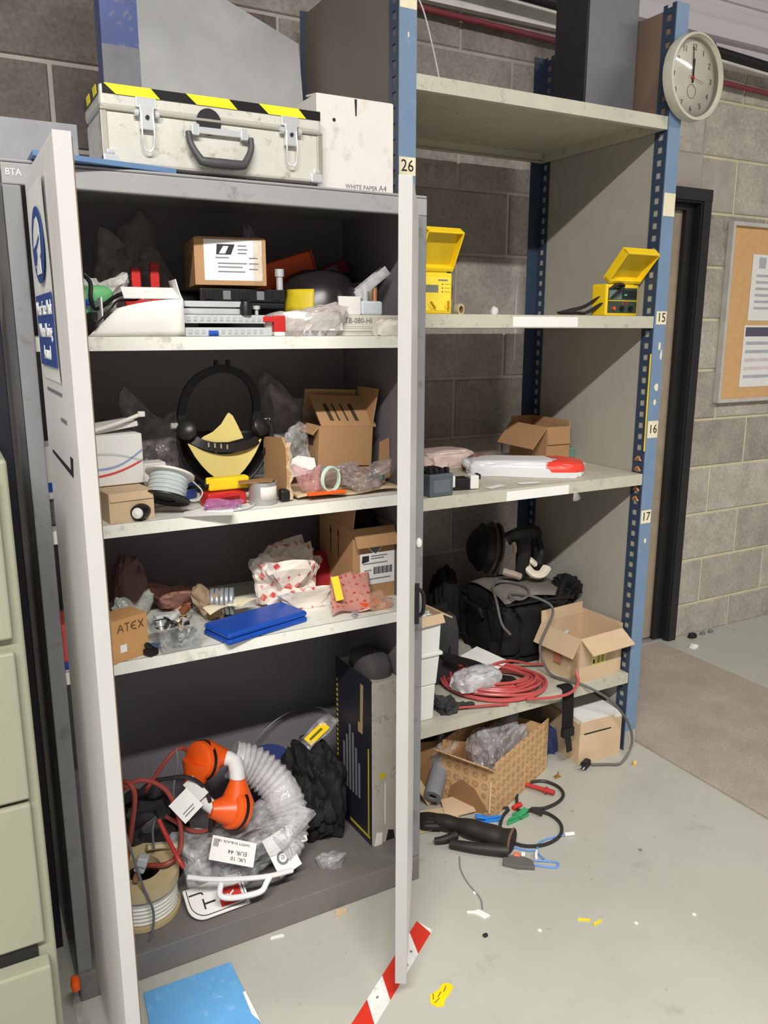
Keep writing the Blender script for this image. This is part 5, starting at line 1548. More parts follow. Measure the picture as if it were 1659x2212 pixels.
M_wtube = mat('white_tube', (226, 224, 224), 0.4, var=0.03)
j1 = joint('orange_joint', 'upper orange joint with black band on the white barrier tubes', 0.512, 1.965, E + 0.318, (0.80, 0.35, -0.30), ((-0.010, -0.006, 0.0), (-0.034, -0.02, -0.066)), ((0.012, 0.0, 0.008), (0.066, -0.005, -0.006)))
j2 = joint('orange_joint', 'lower orange joint with black band in front of the clear bag', 0.566, 1.865, E + 0.212, (0.80, 0.20, -0.42), ((-0.010, 0.0, 0.0), (-0.066, 0.0, 0.018)), ((0.008, 0.01, 0.01), (0.016, 0.018, 0.074)))
o = obj('white_tube', MB().tube([(0.480, 1.945, E + 0.268), (0.490, 1.905, E + 0.243), (0.512, 1.866, E + 0.228)], 0.018, 14, 2), M_wtube, sm=True)
tag(o, 'short white tube linking the two orange joints on the left', 'tube')
o = obj('white_tube', MB().tube([(0.563, 1.961, E + 0.314), (0.592, 1.935, E + 0.306), (0.580, 1.880, E + 0.268)], 0.021, 14, 2), M_wtube, sm=True)
tag(o, 'white tube linking the two orange joints on the right', 'tube')
# corrugated hose in the clear bag
b = MB()
path = smooth([(0.60, 1.99, E + 0.285), (0.66, 1.97, E + 0.255), (0.71, 1.93, E + 0.20), (0.725, 1.885, E + 0.135), (0.70, 1.85, E + 0.085), (0.66, 1.83, E + 0.072)], 10)
b.tube(path, lambda t: 0.052 + 0.005 * math.sin(t * 150), 18, 1)
o = obj('corrugated_hose', b, film('hose_grey', (206, 204, 206), 0.75, 0.95, rough=0.25), sm=True)
tag(o, 'fat pale corrugated hose bent inside the clear bag', 'hose')
M_bagcl = film('boot_bag_film', (236, 236, 236), 0.14, 0.6, rough=0.06)
bag('clear_boot_bag', 'large clear plastic bag spilling forward with black boots inside', 'bag', 0.585, 1.855, E + 0.012, 0.38, 0.20, 0.175, M_bagcl, seed=121, wr=0.22, fr=2.2, box=0.7, flat=0.8, sub=4, spk=6)
for k, (x, y, rz, lab) in enumerate(((0.545, 1.87, -12, 'left black boot lying inside the clear plastic bag'), (0.63, 1.855, -18, 'right black boot lying inside the clear plastic bag'))):
    s_ = thing('work_boot', lab, 'boot', x, y, E + 0.062, rz, group='black boots in the clear bag')
    bag('upper', None, None, 0, 0, 0.01, 0.115, 0.07, 0.055, mat('boot_black', (44, 46, 52), 0.35), seed=130 + k, parent=s_, wr=0.1, sub=3, box=0.7)
    obj('sole', MB().prism([(0.062 * math.cos(a) * (1.0 if math.cos(a) > 0 else 0.95), 0.034 * math.sin(a)) for a in [2 * PI * i / 18 for i in range(18)]], 0.014), M_black, s_, bev=0.003)
lbk = thing('boot_label', 'white printed size label upside down on the clear boot bag', 'label', 0.530, 1.782, E + 0.150)
FL2 = T(0, 0, 0, rx=38, ry=6) @ Matrix.Rotation(R(158), 4, 'Z')
plate(lbk, 'card', M_paper, FL2, 0.115, 0.062, 0.0008)
for s_, x, y, sz in (('UK: 10', -0.016, -0.018, 0.014), ('EUR: 44', -0.012, -0.002, 0.015), ('SAFETY S4 BLACK 10', 0.0, 0.021, 0.0088)):
    text(lbk, s_, sz, M_ink, FL2 @ T(x, -y if False else y * -1, 0.0012))
for q in range(5):
    bars(lbk, 'barcode_bar', M_ink, FL2 @ T(0, 0, 0.0008), [(0.040 + q * 0.0028, 0.0414 + q * 0.0028, -0.024, -0.004)])
hl = thing('white_lid_handle', 'white plastic lid edge with loop handle across the clear bag front', 'handle', 0.56, 1.765, E + 0.05)
obj('lid_edge', MB().tube([(-0.155, -0.005, 0.085), (-0.10, -0.016, 0.066), (-0.02, -0.025, 0.045), (0.05, -0.028, 0.030), (0.115, -0.02, 0.018)], 0.0065, 8, 4), M_wtube, hl, sm=True)
obj('loop_handle', MB().tube([(-0.075, -0.024, 0.054), (-0.083, -0.034, 0.028), (-0.06, -0.042, 0.016), (-0.015, -0.044, 0.008), (0.022, -0.042, 0.006), (0.038, -0.036, 0.020), (0.05, -0.03, 0.030)], 0.0075, 10, 5), M_wtube, hl, sm=True)
gl_ = thing('glossy_card', 'white glossy card with round emblem at the right of the clear bag', 'card', 0.668, 1.80, E + 0.088)
FC2 = T(0, 0, 0, rx=52, rz=14, ry=-8)
plate(gl_, 'card', M_paper, FC2, 0.07, 0.105, 0.001)
obj('emblem_ring', MB().disc(0.011, 0.018, 0, 0.0005, 24, FC2 @ T(-0.004, -0.012, 0.001)), M_inkgrey, gl_)
text(gl_, 'e', 0.026, M_inkgrey, FC2 @ T(-0.004, -0.012, 0.0012, rz=170))
g2 = thing('box_end_card', 'white card with part of a printed word beside the corrugated hose', 'card', 0.718, 1.82, E + 0.118)
FC3 = T(0, 0, 0, rx=62, rz=30) @ Matrix.Rotation(R(165), 4, 'Z')
plate(g2, 'card', M_paper, FC3, 0.07, 0.055, 0.001)
text(g2, 'nch', 0.036, M_inkgrey, FC3 @ T(0.0, 0.0, 0.0012))
tgw = thing('white_tag', 'white card tag on the cables left of the orange joints', 'tag', 0.440, 1.875, E + 0.255)
FT = T(0, 0, 0, rx=55, rz=0) @ Matrix.Rotation(R(32), 4, 'Z')
plate(tgw, 'card', M_paper, FT, 0.062, 0.062, 0.001)
bars(tgw, 'printed_line', M_inkgrey, FT @ T(0, 0, 0.001), [(-0.02, 0.016, -0.012, -0.009)])
bars(tgw, 'printed_line', M_inkgrey, FT @ T(0, 0, 0.001), [(-0.02, 0.012, -0.02, -0.017)])
plate(tgw, 'folded_half', M_whitecard, FT @ T(0.045, 0.012, 0.004, ry=-35), 0.035, 0.06, 0.001)
# black cloth heap, disc, label
bag('black_fabric_heap', 'heap of crumpled black fabric beside the battered box', 'fabric', 0.846, 1.99, E, 0.185, 0.25, 0.275, mat('black_cloth', (34, 32, 33), 0.75, spec=0.25), seed=141, wr=0.26, fr=2.0, box=0.8, flat=0.75, sub=5, cloth=True)
bd2 = thing('blue_disc', 'dark blue disc lying behind the corrugated hose', 'disc', 0.755, 2.10, E + 0.155, 0, 0, 38)
obj('plate', MB().disc(0, 0.078, 0, 0.008, 32), mat('disc_navy', (34, 48, 104), 0.45), bd2, bev=0.002)
obj('centre_boss', MB().disc(0, 0.02, 0.008, 0.014, 20), mat('disc_navy', (34, 48, 104), 0.45), bd2, sm=True)
yl = thing('yellow_label', 'yellow label in clear film on top of the black fabric', 'label', 0.862, 2.0, E + 0.292, 10, -28, 22)
plate(yl, 'label_card', M_yellow, I4, 0.075, 0.032, 0.001)
obj('clear_sleeve', MB().grid(lambda u, v: (-0.05 + 0.12 * u, -0.022 + 0.05 * v, -0.002 + 0.006 * math.sin(u * 8 + v * 3)), 12, 4), M_film, yl)
bars(yl, 'printed_line', mat('print_green_dark', (90, 96, 30), 0.7), T(0, 0, 0.001), [(-0.028, 0.02, -0.004, 0.004)])
o = obj('wire_loop', MB().tube([(0.66, 2.12, E + 0.14), (0.70, 2.13, E + 0.22), (0.78, 2.14, E + 0.285), (0.88, 2.15, E + 0.305), (0.96, 2.15, E + 0.28), (1.02, 2.14, E + 0.235)], 0.0022, 6, 6), mat('dim_wire', (96, 92, 90), 0.4), sm=True)
tag(o, 'thin stiff wire arching along the dark cabinet back', 'wire')
# battered upright box
bb_ = thing('battered_box', 'tall battered box with dark printed side and pale front', 'box', 0.988, 1.925, E, 3)
M_bfront = mat('box_front_greige', (176, 170, 158), 0.7, var=0.1, dirt=(140, 132, 120))
M_bside = mat('box_side_navy', (36, 35, 46), 0.45, var=0.15)
obj('carton_body', MB().box(-0.045, 0.045, -0.105, 0.105, 0.0, 0.50), M_bfront, bb_, bev=0.002)
side = obj('printed_side', MB().box(-0.0465, -0.0452, -0.104, 0.104, 0.002, 0.51), M_bside, bb_, label='dark navy printed side')
FSd = LEFT(-0.0467, 0, 0)
M_ylw = mat('print_yellow', (190, 176, 40), 0.6)
for q in range(22):
    bars(side, 'printed_dash', M_ylw, FSd, [(-0.098, -0.09, 0.10 + q * 0.016, 0.108 + q * 0.016)])
obj('printed_hook', MB().prism([(0.03, 0.33), (0.055, 0.33), (0.06, 0.48), (0.045, 0.48), (0.042, 0.36), (0.03, 0.36)], 0.0006, FSd), mat('print_tan', (170, 150, 110), 0.6), side)
for q, h_ in enumerate((0.14, 0.17, 0.21, 0.19, 0.15, 0.11)):
    bars(side, 'printed_bar', M_inkgrey, FSd, [(-0.06 + q * 0.018, -0.05 + q * 0.018, 0.12, 0.12 + h_)])
bars(side, 'printed_strip', M_ylw, FSd, [(-0.02, 0.095, 0.02, 0.028)])
bars(side, 'printed_strip', M_ylw, FSd, [(0.085, 0.091, 0.03, 0.30)])
obj('warning_triangle', MB().prism([(-0.012, -0.014), (0.014, 0.0), (-0.012, 0.014)], 0.0006, FRONT(-0.008, -0.1055, 0.215)), M_ylw, bb_)
obj('torn_corner', MB().prism([(-0.02, 0), (0.004, 0), (0.006, 0.035), (-0.012, 0.04)], 0.002, FRONT(-0.018, -0.1056, 0.0)), M_paper, bb_)
obj('corner_hole', MB().prism([(0.0, 0), (0.03, 0), (0.026, 0.028), (0.008, 0.034)], 0.0008, FRONT(0.0, -0.1056, 0.004)), M_ink, bb_)
obj('printed_line', MB().box(0.0, 0.003, 0.06, 0.19, 0, 0.0005, FRONT(-0.004, -0.1055, 0)), M_paper, bb_)
bag('foam_padding', 'dark grey foam sticking out of the top of the battered box', 'foam', 0.992, 1.915, E + 0.495, 0.085, 0.16, 0.065, mat('foam_grey', (72, 70, 70), 0.95, bump=0.5, bscale=150), seed=151, wr=0.15, box=0.55, sub=3)
o = bag('clear_scrap', 'small piece of clear packaging on the cabinet floor edge', 'scrap', 0.808, 1.80, E, 0.075, 0.06, 0.045, M_film, seed=161, wr=0.4, sub=3)

# ================================================================== rack, shelf 2 (testers)
P2 = RSH[1] + 0.0006
M_ydark = mat('yellow_inside', (206, 176, 24), 0.5)
M_panel = mat('panel_green_black', (60, 72, 62), 0.4, var=0.2, scale=30)


def tester(name, label, x, y, rz, w, h, lid, dark, lean):
    t = thing(name, label, 'tester', x, y, P2, rz)
    d = 0.055
    obj('case', MB().box(-w / 2, w / 2, -d, d * 0.2, 0, h), M_yellow, t, bev=0.006, seg=3)
    f = obj('front_panel', MB().box(-w / 2 + 0.008, w / 2 - 0.008, -d - 0.0012, -d + 0.001, 0.01, h - 0.012), M_panel if dark else mat('yellow_panel', (250, 222, 70), 0.4), t, label='dark control panel' if dark else None)
    Fp = FRONT(0, -d - 0.0013, 0)
    if dark:
        bars(f, 'upper_window', mat('panel_black', (38, 42, 40), 0.3), Fp, [(-0.004, w / 2 - 0.012, h * 0.55, h * 0.82)])
        bars(f, 'grey_window', mat('panel_teal_grey', (104, 126, 116), 0.5), Fp, [(-w / 2 + 0.012, -0.006, h * 0.52, h * 0.84)])
        bars(f, 'divider', M_yellow, Fp, [(-w / 2 + 0.01, w / 2 - 0.01, h * 0.47, h * 0.495)])
        for k, (kx, m_) in enumerate(((-w * 0.28, mat('orange_button', (226, 84, 40), 0.4)), (-w * 0.02, M_black), (w * 0.24, M_black))):
            obj('knob', MB().disc(0, 0.006 if k == 0 else 0.0085, 0, 0.006, 16, Fp @ T(kx, h * 0.24, 0)), m_, f, sm=True)
        for kx in (0.0, 0.02):
            obj('red_mark', MB().box(kx - 0.003, kx + 0.003, h * 0.36, h * 0.42, 0, 0.0006, Fp), M_red, f)
        obj('green_mark', MB().box(0.006, 0.018, h * 0.64, h * 0.69, 0, 0.0012, Fp), M_green, f)
    else:
        bars(f, 'display', mat('display_grey', (120, 124, 112), 0.3), Fp, [(-0.03, 0.012, h * 0.52, h * 0.70)])
        bars(f, 'printed_heading', M_inkgrey, Fp, [(0.012, 0.044, h * 0.80, h * 0.835)])
        for k in range(3):
            obj('indicator', MB().disc(0, 0.0018, 0, 0.001, 8, Fp @ T(0.026, h * (0.54 + 0.09 * k), 0)), M_ink, f)
            bars(f, 'printed_line', mat('print_ochre', (190, 150, 40), 0.6), Fp, [(0.034, 0.052, h * (0.535 + 0.09 * k), h * (0.55 + 0.09 * k))])
        for kx in (-0.008, 0.044):
            k_ = obj('dial_knob', MB().disc(0.0105, 0.0125, 0, 0.001, 22, Fp @ T(kx, h * 0.22, 0)).disc(0, 0.0105, 0, 0.003, 22, Fp @ T(kx, h * 0.22, 0)), mat('yellow_panel', (250, 222, 70), 0.4), f, sm=True)
            obj('pointer', MB().box(-0.002, 0.002, -0.012, 0.012, 0.003, 0.009, Fp @ T(kx, h * 0.22, 0, rz=0 if kx > 0 else 40)), mat('ochre', (206, 140, 20), 0.5), k_)
    # lid hinged along the top front edge, opened forward over the panel
    FL_ = Matrix.Translation((0, -d + 0.004, h + 0.006)) @ Matrix.Rotation(R(lean), 4, 'X')
    L = obj('lid', MB().box(-w / 2, w / 2, 0.016, 0.022, 0.0, lid, FL_).box(-w / 2, -w / 2 + 0.005, -0.008, 0.016, 0.0, lid, FL_).box(w / 2 - 0.005, w / 2, -0.008, 0.016, 0.0, lid, FL_).box(-w / 2, w / 2, -0.008, 0.016, lid - 0.006, lid, FL_).box(-w / 2, w / 2, -0.008, 0.016, 0.0, 0.012, FL_), M_yellow, t, bev=0.002)
    obj('lid_recess', MB().box(-w / 2 + 0.0052, w / 2 - 0.0052, 0.012, 0.0158, 0.0122, lid - 0.0062, FL_), M_ydark, L)
    obj('hinge', MB().disc(0, 0.006, -w * 0.38, w * 0.34, 12, T(0, -d + 0.006, h + 0.003, ry=90)), M_yellow, t, sm=True)
    obj('hinge_gap', MB().box(w * 0.30, w * 0.46, -d + 0.002, -d + 0.012, h + 0.0005, h + 0.008), M_black, t)
    return t


tester('insulation_tester', 'yellow tester with dark control panel and open lid by the right upright', 1.998, 2.10, 3, 0.150, 0.102, 0.118, True, 42)
tester('continuity_tester', 'yellow tester with open lid half hidden behind the right cabinet door', 1.273, 2.10, 0, 0.122, 0.116, 0.118, False, 30)
o = obj('tester_strap', MB().tube([(1.99, 2.04, P2 + 0.095), (1.968, 2.03, P2 + 0.10), (1.945, 2.05, P2 + 0.085), (1.915, 2.12, P2 + 0.035), (1.885, 2.16, P2 + 0.02), (1.845, 2.16, P2 + 0.012), (1.82, 2.13, P2 + 0.010), (1.845, 2.09, P2 + 0.010), (1.90, 2.10, P2 + 0.012), (1.935, 2.06, P2 + 0.045), (1.965, 2.035, P2 + 0.07), (1.985, 2.03, P2 + 0.088)], 0.01, 8, 6, flat=(0.026, 0.007, (0, 0, 1))), mat('strap_black', (48, 46, 46), 0.7), sm=True)
tag(o, 'black carrying strap looped beside the right yellow tester', 'strap')
o = obj('dark_lead', MB().tube([(1.343, 2.09, P2 + 0.106), (1.368, 2.11, P2 + 0.085), (1.373, 2.12, P2 + 0.05), (1.36, 2.11, P2 + 0.035), (1.346, 2.10, P2 + 0.05)], 0.008, 8, 5), mat('lead_smoky', (84, 84, 82), 0.5), sm=True)
tag(o, 'smoky grey lead looping round the side of the left yellow tester', 'cable')
tr2 = thing('tape_roll', 'small roll of tape standing on the rack shelf behind the left tester', 'tape roll', 1.462, 2.20, P2 + 0.0185, 20)
obj('tape', MB().disc(0.011, 0.018, -0.008, 0.008, 24, T(0, 0, 0, rx=90)), mat('tape_tan', (206, 190, 150), 0.5), tr2, sm=True)
obj('core', MB().disc(0.0095, 0.011, -0.0085, 0.0085, 24, T(0, 0, 0, rx=90)), M_boarddk, tr2, sm=True)
bag('white_scrap', 'small white plastic scrap standing on the rack shelf between the testers', 'scrap', 1.475, 2.03, P2, 0.026, 0.02, 0.026, mat('scrap_white', (214, 214, 214), 0.5), seed=171, wr=0.4, sub=2)

# ================================================================== rack, shelf 3
P3 = RSH[2] + 0.0006
oc = carton('open_carton', 'open cardboard carton with raised flaps standing on the middle rack shelf', 1.985, 2.42, P3, 0.105, 0.235, 0.135, M_board, rz=-3, flaps={'front': 174, 'left': 142, 'back': -4, 'right': 4}, flen={'front': 0.065, 'left': 0.10, 'back': 0.02, 'right': 0.02})
gb = thing('green_carton', 'small pale green printed box beside the open carton on the rack', 'box', 2.062, 2.36, P3, 0)
obj('box_body', MB().box(-0.020, 0.022, -0.03, 0.03, 0, 0.048), mat('pale_green_card', (112, 150, 132), 0.6), gb, bev=0.002)
for k in range(3):
    bars(gb, 'printed_line', M_inkgrey, FRONT(0, -0.0302, 0.012 + 0.011 * k), [(-0.012, 0.018, 0, 0.004)])
mlr = thing('mailing_bag', 'white plastic mailing bag with a red end on the middle rack shelf', 'bag', 1.735, 2.19, P3, -36)
M_mail = mat('mail_white', (226, 226, 228), 0.3, var=0.03, bump=0.25, bscale=22)
ml = blob_mb(0.40, 0.17, 0.055, 181, wr=0.12, fr=1.6, box=0.45, flat=0.5, sub=5)
obj('bag_body', ml, M_mail, mlr, sm=True)
b = MB()
fr_ = [f for f in ml.f if all(ml.v[i].x > 0.085 - 0.02 * math.sin(ml.v[i].y * 60) and ml.v[i].z > 0.008 and abs(ml.v[i].x - 0.085) > 0 for i in f)]
ix = {i: k for k, i in enumerate(sorted({i for f in fr_ for i in f}))}
b.add([(ml.v[i].x * 1.008, ml.v[i].y * 1.012, ml.v[i].z * 1.02 + 0.0006) for i in sorted(ix)], [tuple(ix[i] for i in f) for f in fr_])
obj('red_print', b, mat('print_red', (232, 66, 52), 0.35), mlr, sm=True, label='red printed end')
obj('folded_end', MB().tube([(-0.18, -0.045, 0.026), (-0.20, -0.015, 0.034), (-0.195, 0.03, 0.028), (-0.18, 0.055, 0.020)], 0.014, 8, 4), M_mail, mlr, sm=True)
bag('pink_bubble_bag', 'pink printed bubble bag at the back left of the middle rack shelf', 'bag', 1.585, 2.475, P3, 0.24, 0.17, 0.06, spots('pink_print_white', (222, 200, 194), (196, 110, 104), size=70.0, thr=0.4, rough=0.3), seed=183, wr=0.2, box=0.5, flat=0.6)
bag('dark_pink_bag', 'smaller crumpled dark pink bag tucked behind the white mailing bag', 'bag', 1.655, 2.32, P3, 0.14, 0.10, 0.055, mat('dusky_pink_bag', (150, 112, 108), 0.3, bump=0.5, bscale=60), seed=185, wr=0.4, sub=4, fr=3)
ry = thing('relay_box', 'grey relay box at the front edge of the middle rack shelf', 'relay', 1.268, 2.035, P3, 3)
M_rel = mat('relay_grey', (84, 92, 98), 0.45)
obj('housing', MB().box(-0.042, 0.042, -0.05, 0.05, 0, 0.066), M_rel, ry, bev=0.003)
obj('terminal_rail', MB().box(-0.040, 0.040, -0.03, 0.05, 0.066, 0.076), M_black, ry, bev=0.002)
for k in range(4):
    obj('terminal', MB().box(-0.034 + k * 0.02, -0.022 + k * 0.02, -0.035, -0.02, 0.066, 0.082), M_black, ry, bev=0.001)
obj('panel_line', MB().box(-0.030, 0.030, -0.0508, -0.05, 0.012, 0.05), mat('relay_face', (100, 108, 114), 0.5), ry)
cn = thing('black_connector', 'black terminal block with a white end near the relay box', 'connector', 1.378, 2.055, P3, -12)
obj('block', MB().box(-0.055, 0.03, -0.02, 0.03, 0, 0.036), M_black, cn, bev=0.003)
obj('white_end', MB().box(0.030, 0.058, -0.022, 0.015, 0.002, 0.044), M_whitecard, cn, bev=0.003)
obj('white_terminal', MB().box(-0.038, -0.020, -0.021, -0.01, 0.01, 0.045), M_whitecard, cn, bev=0.002)
obj('black_tab', MB().box(0.056, 0.066, -0.016, 0.012, 0.03, 0.046), M_black, cn, bev=0.001)
for k, (x, y, rz, lab) in enumerate(((1.50, 2.03, 15, 'small white paper scrap beside the black terminal block'), (1.63, 2.03, -10, 'small printed paper slip near the front label of the rack shelf'))):
    o = obj('paper_scrap', sheet_mb(0.075, 0.03, 5 + k, 0.0008, 3, 6), M_paper, M=T(x, y, P3 + 0.0004, rz))
    tag(o, lab, 'paper')
o = bag('foil_scrap', 'tiny shiny scrap near the right end of the middle rack shelf', 'scrap', 2.03, 2.22, P3, 0.018, 0.014, 0.014, M_chrome, seed=187, wr=0.3, sub=2)
o = bag('hanging_scrap', 'small clear scrap stuck below the front lip of the rack shelf', 'scrap', 1.785, 1.974, P3 - 0.062, 0.03, 0.008, 0.03, M_film, seed=188, wr=0.3, sub=2)

# ================================================================== rack, bottom shelf
P5 = RSH[3] + 0.0006
M_bagdark = mat('bag_black', (28, 27, 27), 0.75, bump=0.3, bscale=140, spec=0.2)
M_bagtop = mat('bag_top_grey', (122, 116, 110), 0.8, bump=0.2, bscale=120, spec=0.15)
tbg = thing('tool_bag', 'big black soft tool bag with grey top at the back of the bottom shelf', 'bag', 1.878, 2.385, P5, -4)
ob_ = blob_mb(0.365, 0.345, 0.265, 191, wr=0.16, fr=1.6, box=0.42, flat=0.8, sub=5, cloth=True)
obj('bag_body', ob_, M_bagdark, tbg, sm=True)
b = MB().grid(lambda u, v: (-0.145 + 0.30 * u, -0.15 + 0.28 * v, 0.272 + 0.010 * math.sin(u * 5 + v * 2) - 0.02 * (2 * u - 1) ** 4 - 0.02 * (2 * v - 1) ** 4), 14, 14)
obj('top_flap', b, M_bagtop, tbg, solid=0.006, sm=True, label='grey top flap')
obj('piping', MB().tube([(-0.15, -0.155, 0.238), (0.0, -0.165, 0.243), (0.15, -0.155, 0.238), (0.165, 0.0, 0.24), (0.15, 0.14, 0.238)], 0.006, 8, 5), M_black, tbg, sm=True)
obj('carry_strap', MB().tube([(0.02, -0.15, 0.245), (0.06, -0.165, 0.225), (0.09, -0.15, 0.262), (0.15, -0.10, 0.290), (0.175, -0.05, 0.26)], 0.01, 6, 5, flat=(0.030, 0.012, (0, 0, 1))), M_blackfab, tbg, sm=True)
obj('side_handle', MB().tube([(-0.185, -0.06, 0.17), (-0.20, -0.05, 0.20), (-0.20, 0.04, 0.20), (-0.185, 0.06, 0.17)], 0.008, 8, 4), M_black, tbg, sm=True)
bag('black_pouch', 'dark soft pouch slumped behind the left end of the tool bag', 'pouch', 1.63, 2.515, P5, 0.12, 0.12, 0.33, M_bagdark, seed=193, wr=0.25, cloth=True, box=0.7, flat=0.85)
bag('black_gloves', 'pair of crumpled black gloves lying on the right of the tool bag', 'gloves', 2.035, 2.285, P5 + 0.232, 0.10, 0.12, 0.072, M_blackfab, seed=195, wr=0.5, fr=3.2, cloth=True, sub=4)
# welding mask / head gear on top
wm = thing('welding_mask', 'black welding mask with head straps and white padding on the tool bag', 'mask', 1.865, 2.42, P5 + 0.292, -20)
M_mask = mat('mask_black', (26, 24, 24), 0.5)
M_maskr = mat('mask_brown', (76, 64, 60), 0.5)
obj('dome', MB().lathe([(0.093, 0.0), (0.095, 0.03), (0.085, 0.07), (0.060, 0.10), (0.03, 0.115), (0.0, 0.118)], 28, T(-0.045, 0.02, 0.095, ry=-82), 0, 2 * PI), M_mask, wm, sm=True, solid=0.003)
for k, (r_, z_) in enumerate(((0.0965, 0.006), (0.0975, 0.03), (0.089, 0.066))):
    obj('dome_rib', MB().tube([Vector((r_ * math.cos(a), r_ * math.sin(a), z_)) for a in [2 * PI * i / 20 for i in range(20)]], 0.0055, 6, 2, closed=True, F=T(-0.045, 0.02, 0.095, ry=-82)), M_maskr if k < 2 else M_mask, wm, sm=True)
obj('head_band', MB().tube([(-0.03, -0.05, 0.15), (0.02, -0.065, 0.175), (0.08, -0.04, 0.17), (0.115, 0.0, 0.145), (0.12, 0.03, 0.11)], 0.02, 6, 5, flat=(0.055, 0.012, (0, 1, 0))), M_mask, wm)
obj('cheek_strap', MB().tube([(0.03, -0.06, 0.165), (0.035, -0.075, 0.11), (0.03, -0.07, 0.05), (0.02, -0.06, 0.0)], 0.02, 6, 4, flat=(0.05, 0.010, (0, 1, 0))), M_mask, wm)
obj('cheek_strap', MB().tube([(0.10, -0.02, 0.15), (0.108, -0.05, 0.10), (0.10, -0.055, 0.05)], 0.015, 6, 4, flat=(0.028, 0.010, (0, 1, 0))), M_mask, wm)
M_foam = mat('foam_white', (222, 214, 196), 0.85, var=0.04)
obj('white_pad', MB().tube([(0.045, -0.052, 0.05), (0.07, -0.07, 0.018), (0.105, -0.07, 0.012), (0.135, -0.045, 0.03)], 0.014, 8, 4, flat=(0.040, 0.020, (0, 0, 1))), M_foam, wm, sm=True, label='white foam padding')
obj('white_pad', MB().tube([(0.04, -0.045, 0.08), (0.065, -0.058, 0.066), (0.085, -0.052, 0.05)], 0.012, 8, 4, flat=(0.034, 0.016, (0, 0, 1))), M_foam, wm, sm=True, label='white foam padding')
obj('visor_patch', MB().tube([(-0.012, -0.075, 0.145), (-0.006, -0.080, 0.125), (-0.006, -0.078, 0.105)], 0.008, 8, 4), mat('pad_tan', (190, 170, 148), 0.7), wm, sm=True)
obj('neck_pad', MB().tube([(-0.045, -0.07, 0.03), (-0.01, -0.085, 0.022), (0.018, -0.08, 0.01)], 0.014, 8, 4), mat('pad_mauve', (164, 146, 138), 0.7), wm, sm=True)
# grey cable with coil over the tool bag
o = obj('grey_flex_cable', MB().tube([(1.70, 2.185, P5 + 0.150), (1.672, 2.20, P5 + 0.19), (1.68, 2.245, P5 + 0.255), (1.725, 2.33, P5 + 0.29), (1.79, 2.34, P5 + 0.292), (1.825, 2.27, P5 + 0.287), (1.80, 2.215, P5 + 0.276), (1.75, 2.205, P5 + 0.268), (1.73, 2.24, P5 + 0.276), (1.76, 2.24, P5 + 0.280), (1.83, 2.185, P5 + 0.262), (1.862, 2.15, P5 + 0.22), (1.80, 2.14, P5 + 0.10), (1.805, 2.09, P5 + 0.02), (1.825, 2.03, P5 + 0.012), (1.865, 1.972, P5 + 0.004), (1.945, 1.925, P5 - 0.05), (2.03, 1.918, P5 - 0.15), (2.05, 1.91, P5 - 0.235), (2.0, 1.905, P5 - 0.295), (1.95, 1.925, P5 - 0.298), (1.90, 1.95, P5 - 0.298)], 0.0048, 8, 7), mat('flex_grey', (96, 94, 92), 0.5), sm=True)
tag(o, 'long grey flex coiled on the tool bag and trailing down to the floor', 'cable')
pg = thing('mains_plug', 'black cable plug with metal pins lying on the floor by the lidded box', 'plug', 1.882, 1.958, 0.0, 25)
obj('plug_body', MB().box(-0.028, 0.02, -0.012, 0.012, 0.002, 0.028), M_black, pg, bev=0.006)
for k in (-1, 1):
    obj('pin', MB().box(-0.042, -0.027, k * 0.006 - 0.0018, k * 0.006 + 0.0018, 0.012, 0.017), M_chrome, pg)
# open pale carton
pc = carton('pale_carton', 'pale open cardboard carton with folded out flaps on the bottom shelf', 1.960, 2.105, P5, 0.212, 0.20, 0.165, M_board2, rz=4, flaps={'front': 124, 'left': 152, 'back': 3, 'right': 1}, flen={'front': 0.075, 'left': 0.075, 'back': 0.045, 'right': 0.02})
st_ = plate(pc, 'yellow_label', mat('label_pale_yellow', (222, 214, 120), 0.6), FRONT(-0.012, -0.1002, 0.074), 0.070, 0.038, label='pale yellow printed label')
bars(st_, 'printed_mark', M_ink, FRONT(-0.012, -0.1010, 0.074), [(-0.028, -0.020, -0.012, 0.002)])
for k in range(2):
    bars(st_, 'printed_line', mat('print_olive', (150, 150, 70), 0.7), FRONT(-0.012, -0.1010, 0.074), [(-0.006 + k * 0.02, 0.006 + k * 0.02, -0.014, 0.012)])
sq = obj('red_print', MB().box(-0.02, 0.018, 0.045, 0.085, 0, 0.0006, LEFT(-0.1127, 0.0, 0)), mat('print_terracotta', (196, 122, 92), 0.8), pc)
for k in range(2):
    bars(pc, 'clear_tape', film('packing_tape', (200, 170, 130), 0.25, 0.5, scale=30), LEFT(-0.1128, -0.078, 0), [(-0.012, 0.02, 0.0 + 0.06 * k, 0.055 + 0.06 * k)])
o = bag('foil_pieces', 'small shiny foil pieces lying on the left flap of the pale carton', 'foil', 1.885, 2.10, P5 + 0.152, 0.03, 0.02, 0.012, M_chrome, seed=197, wr=0.4, sub=2)
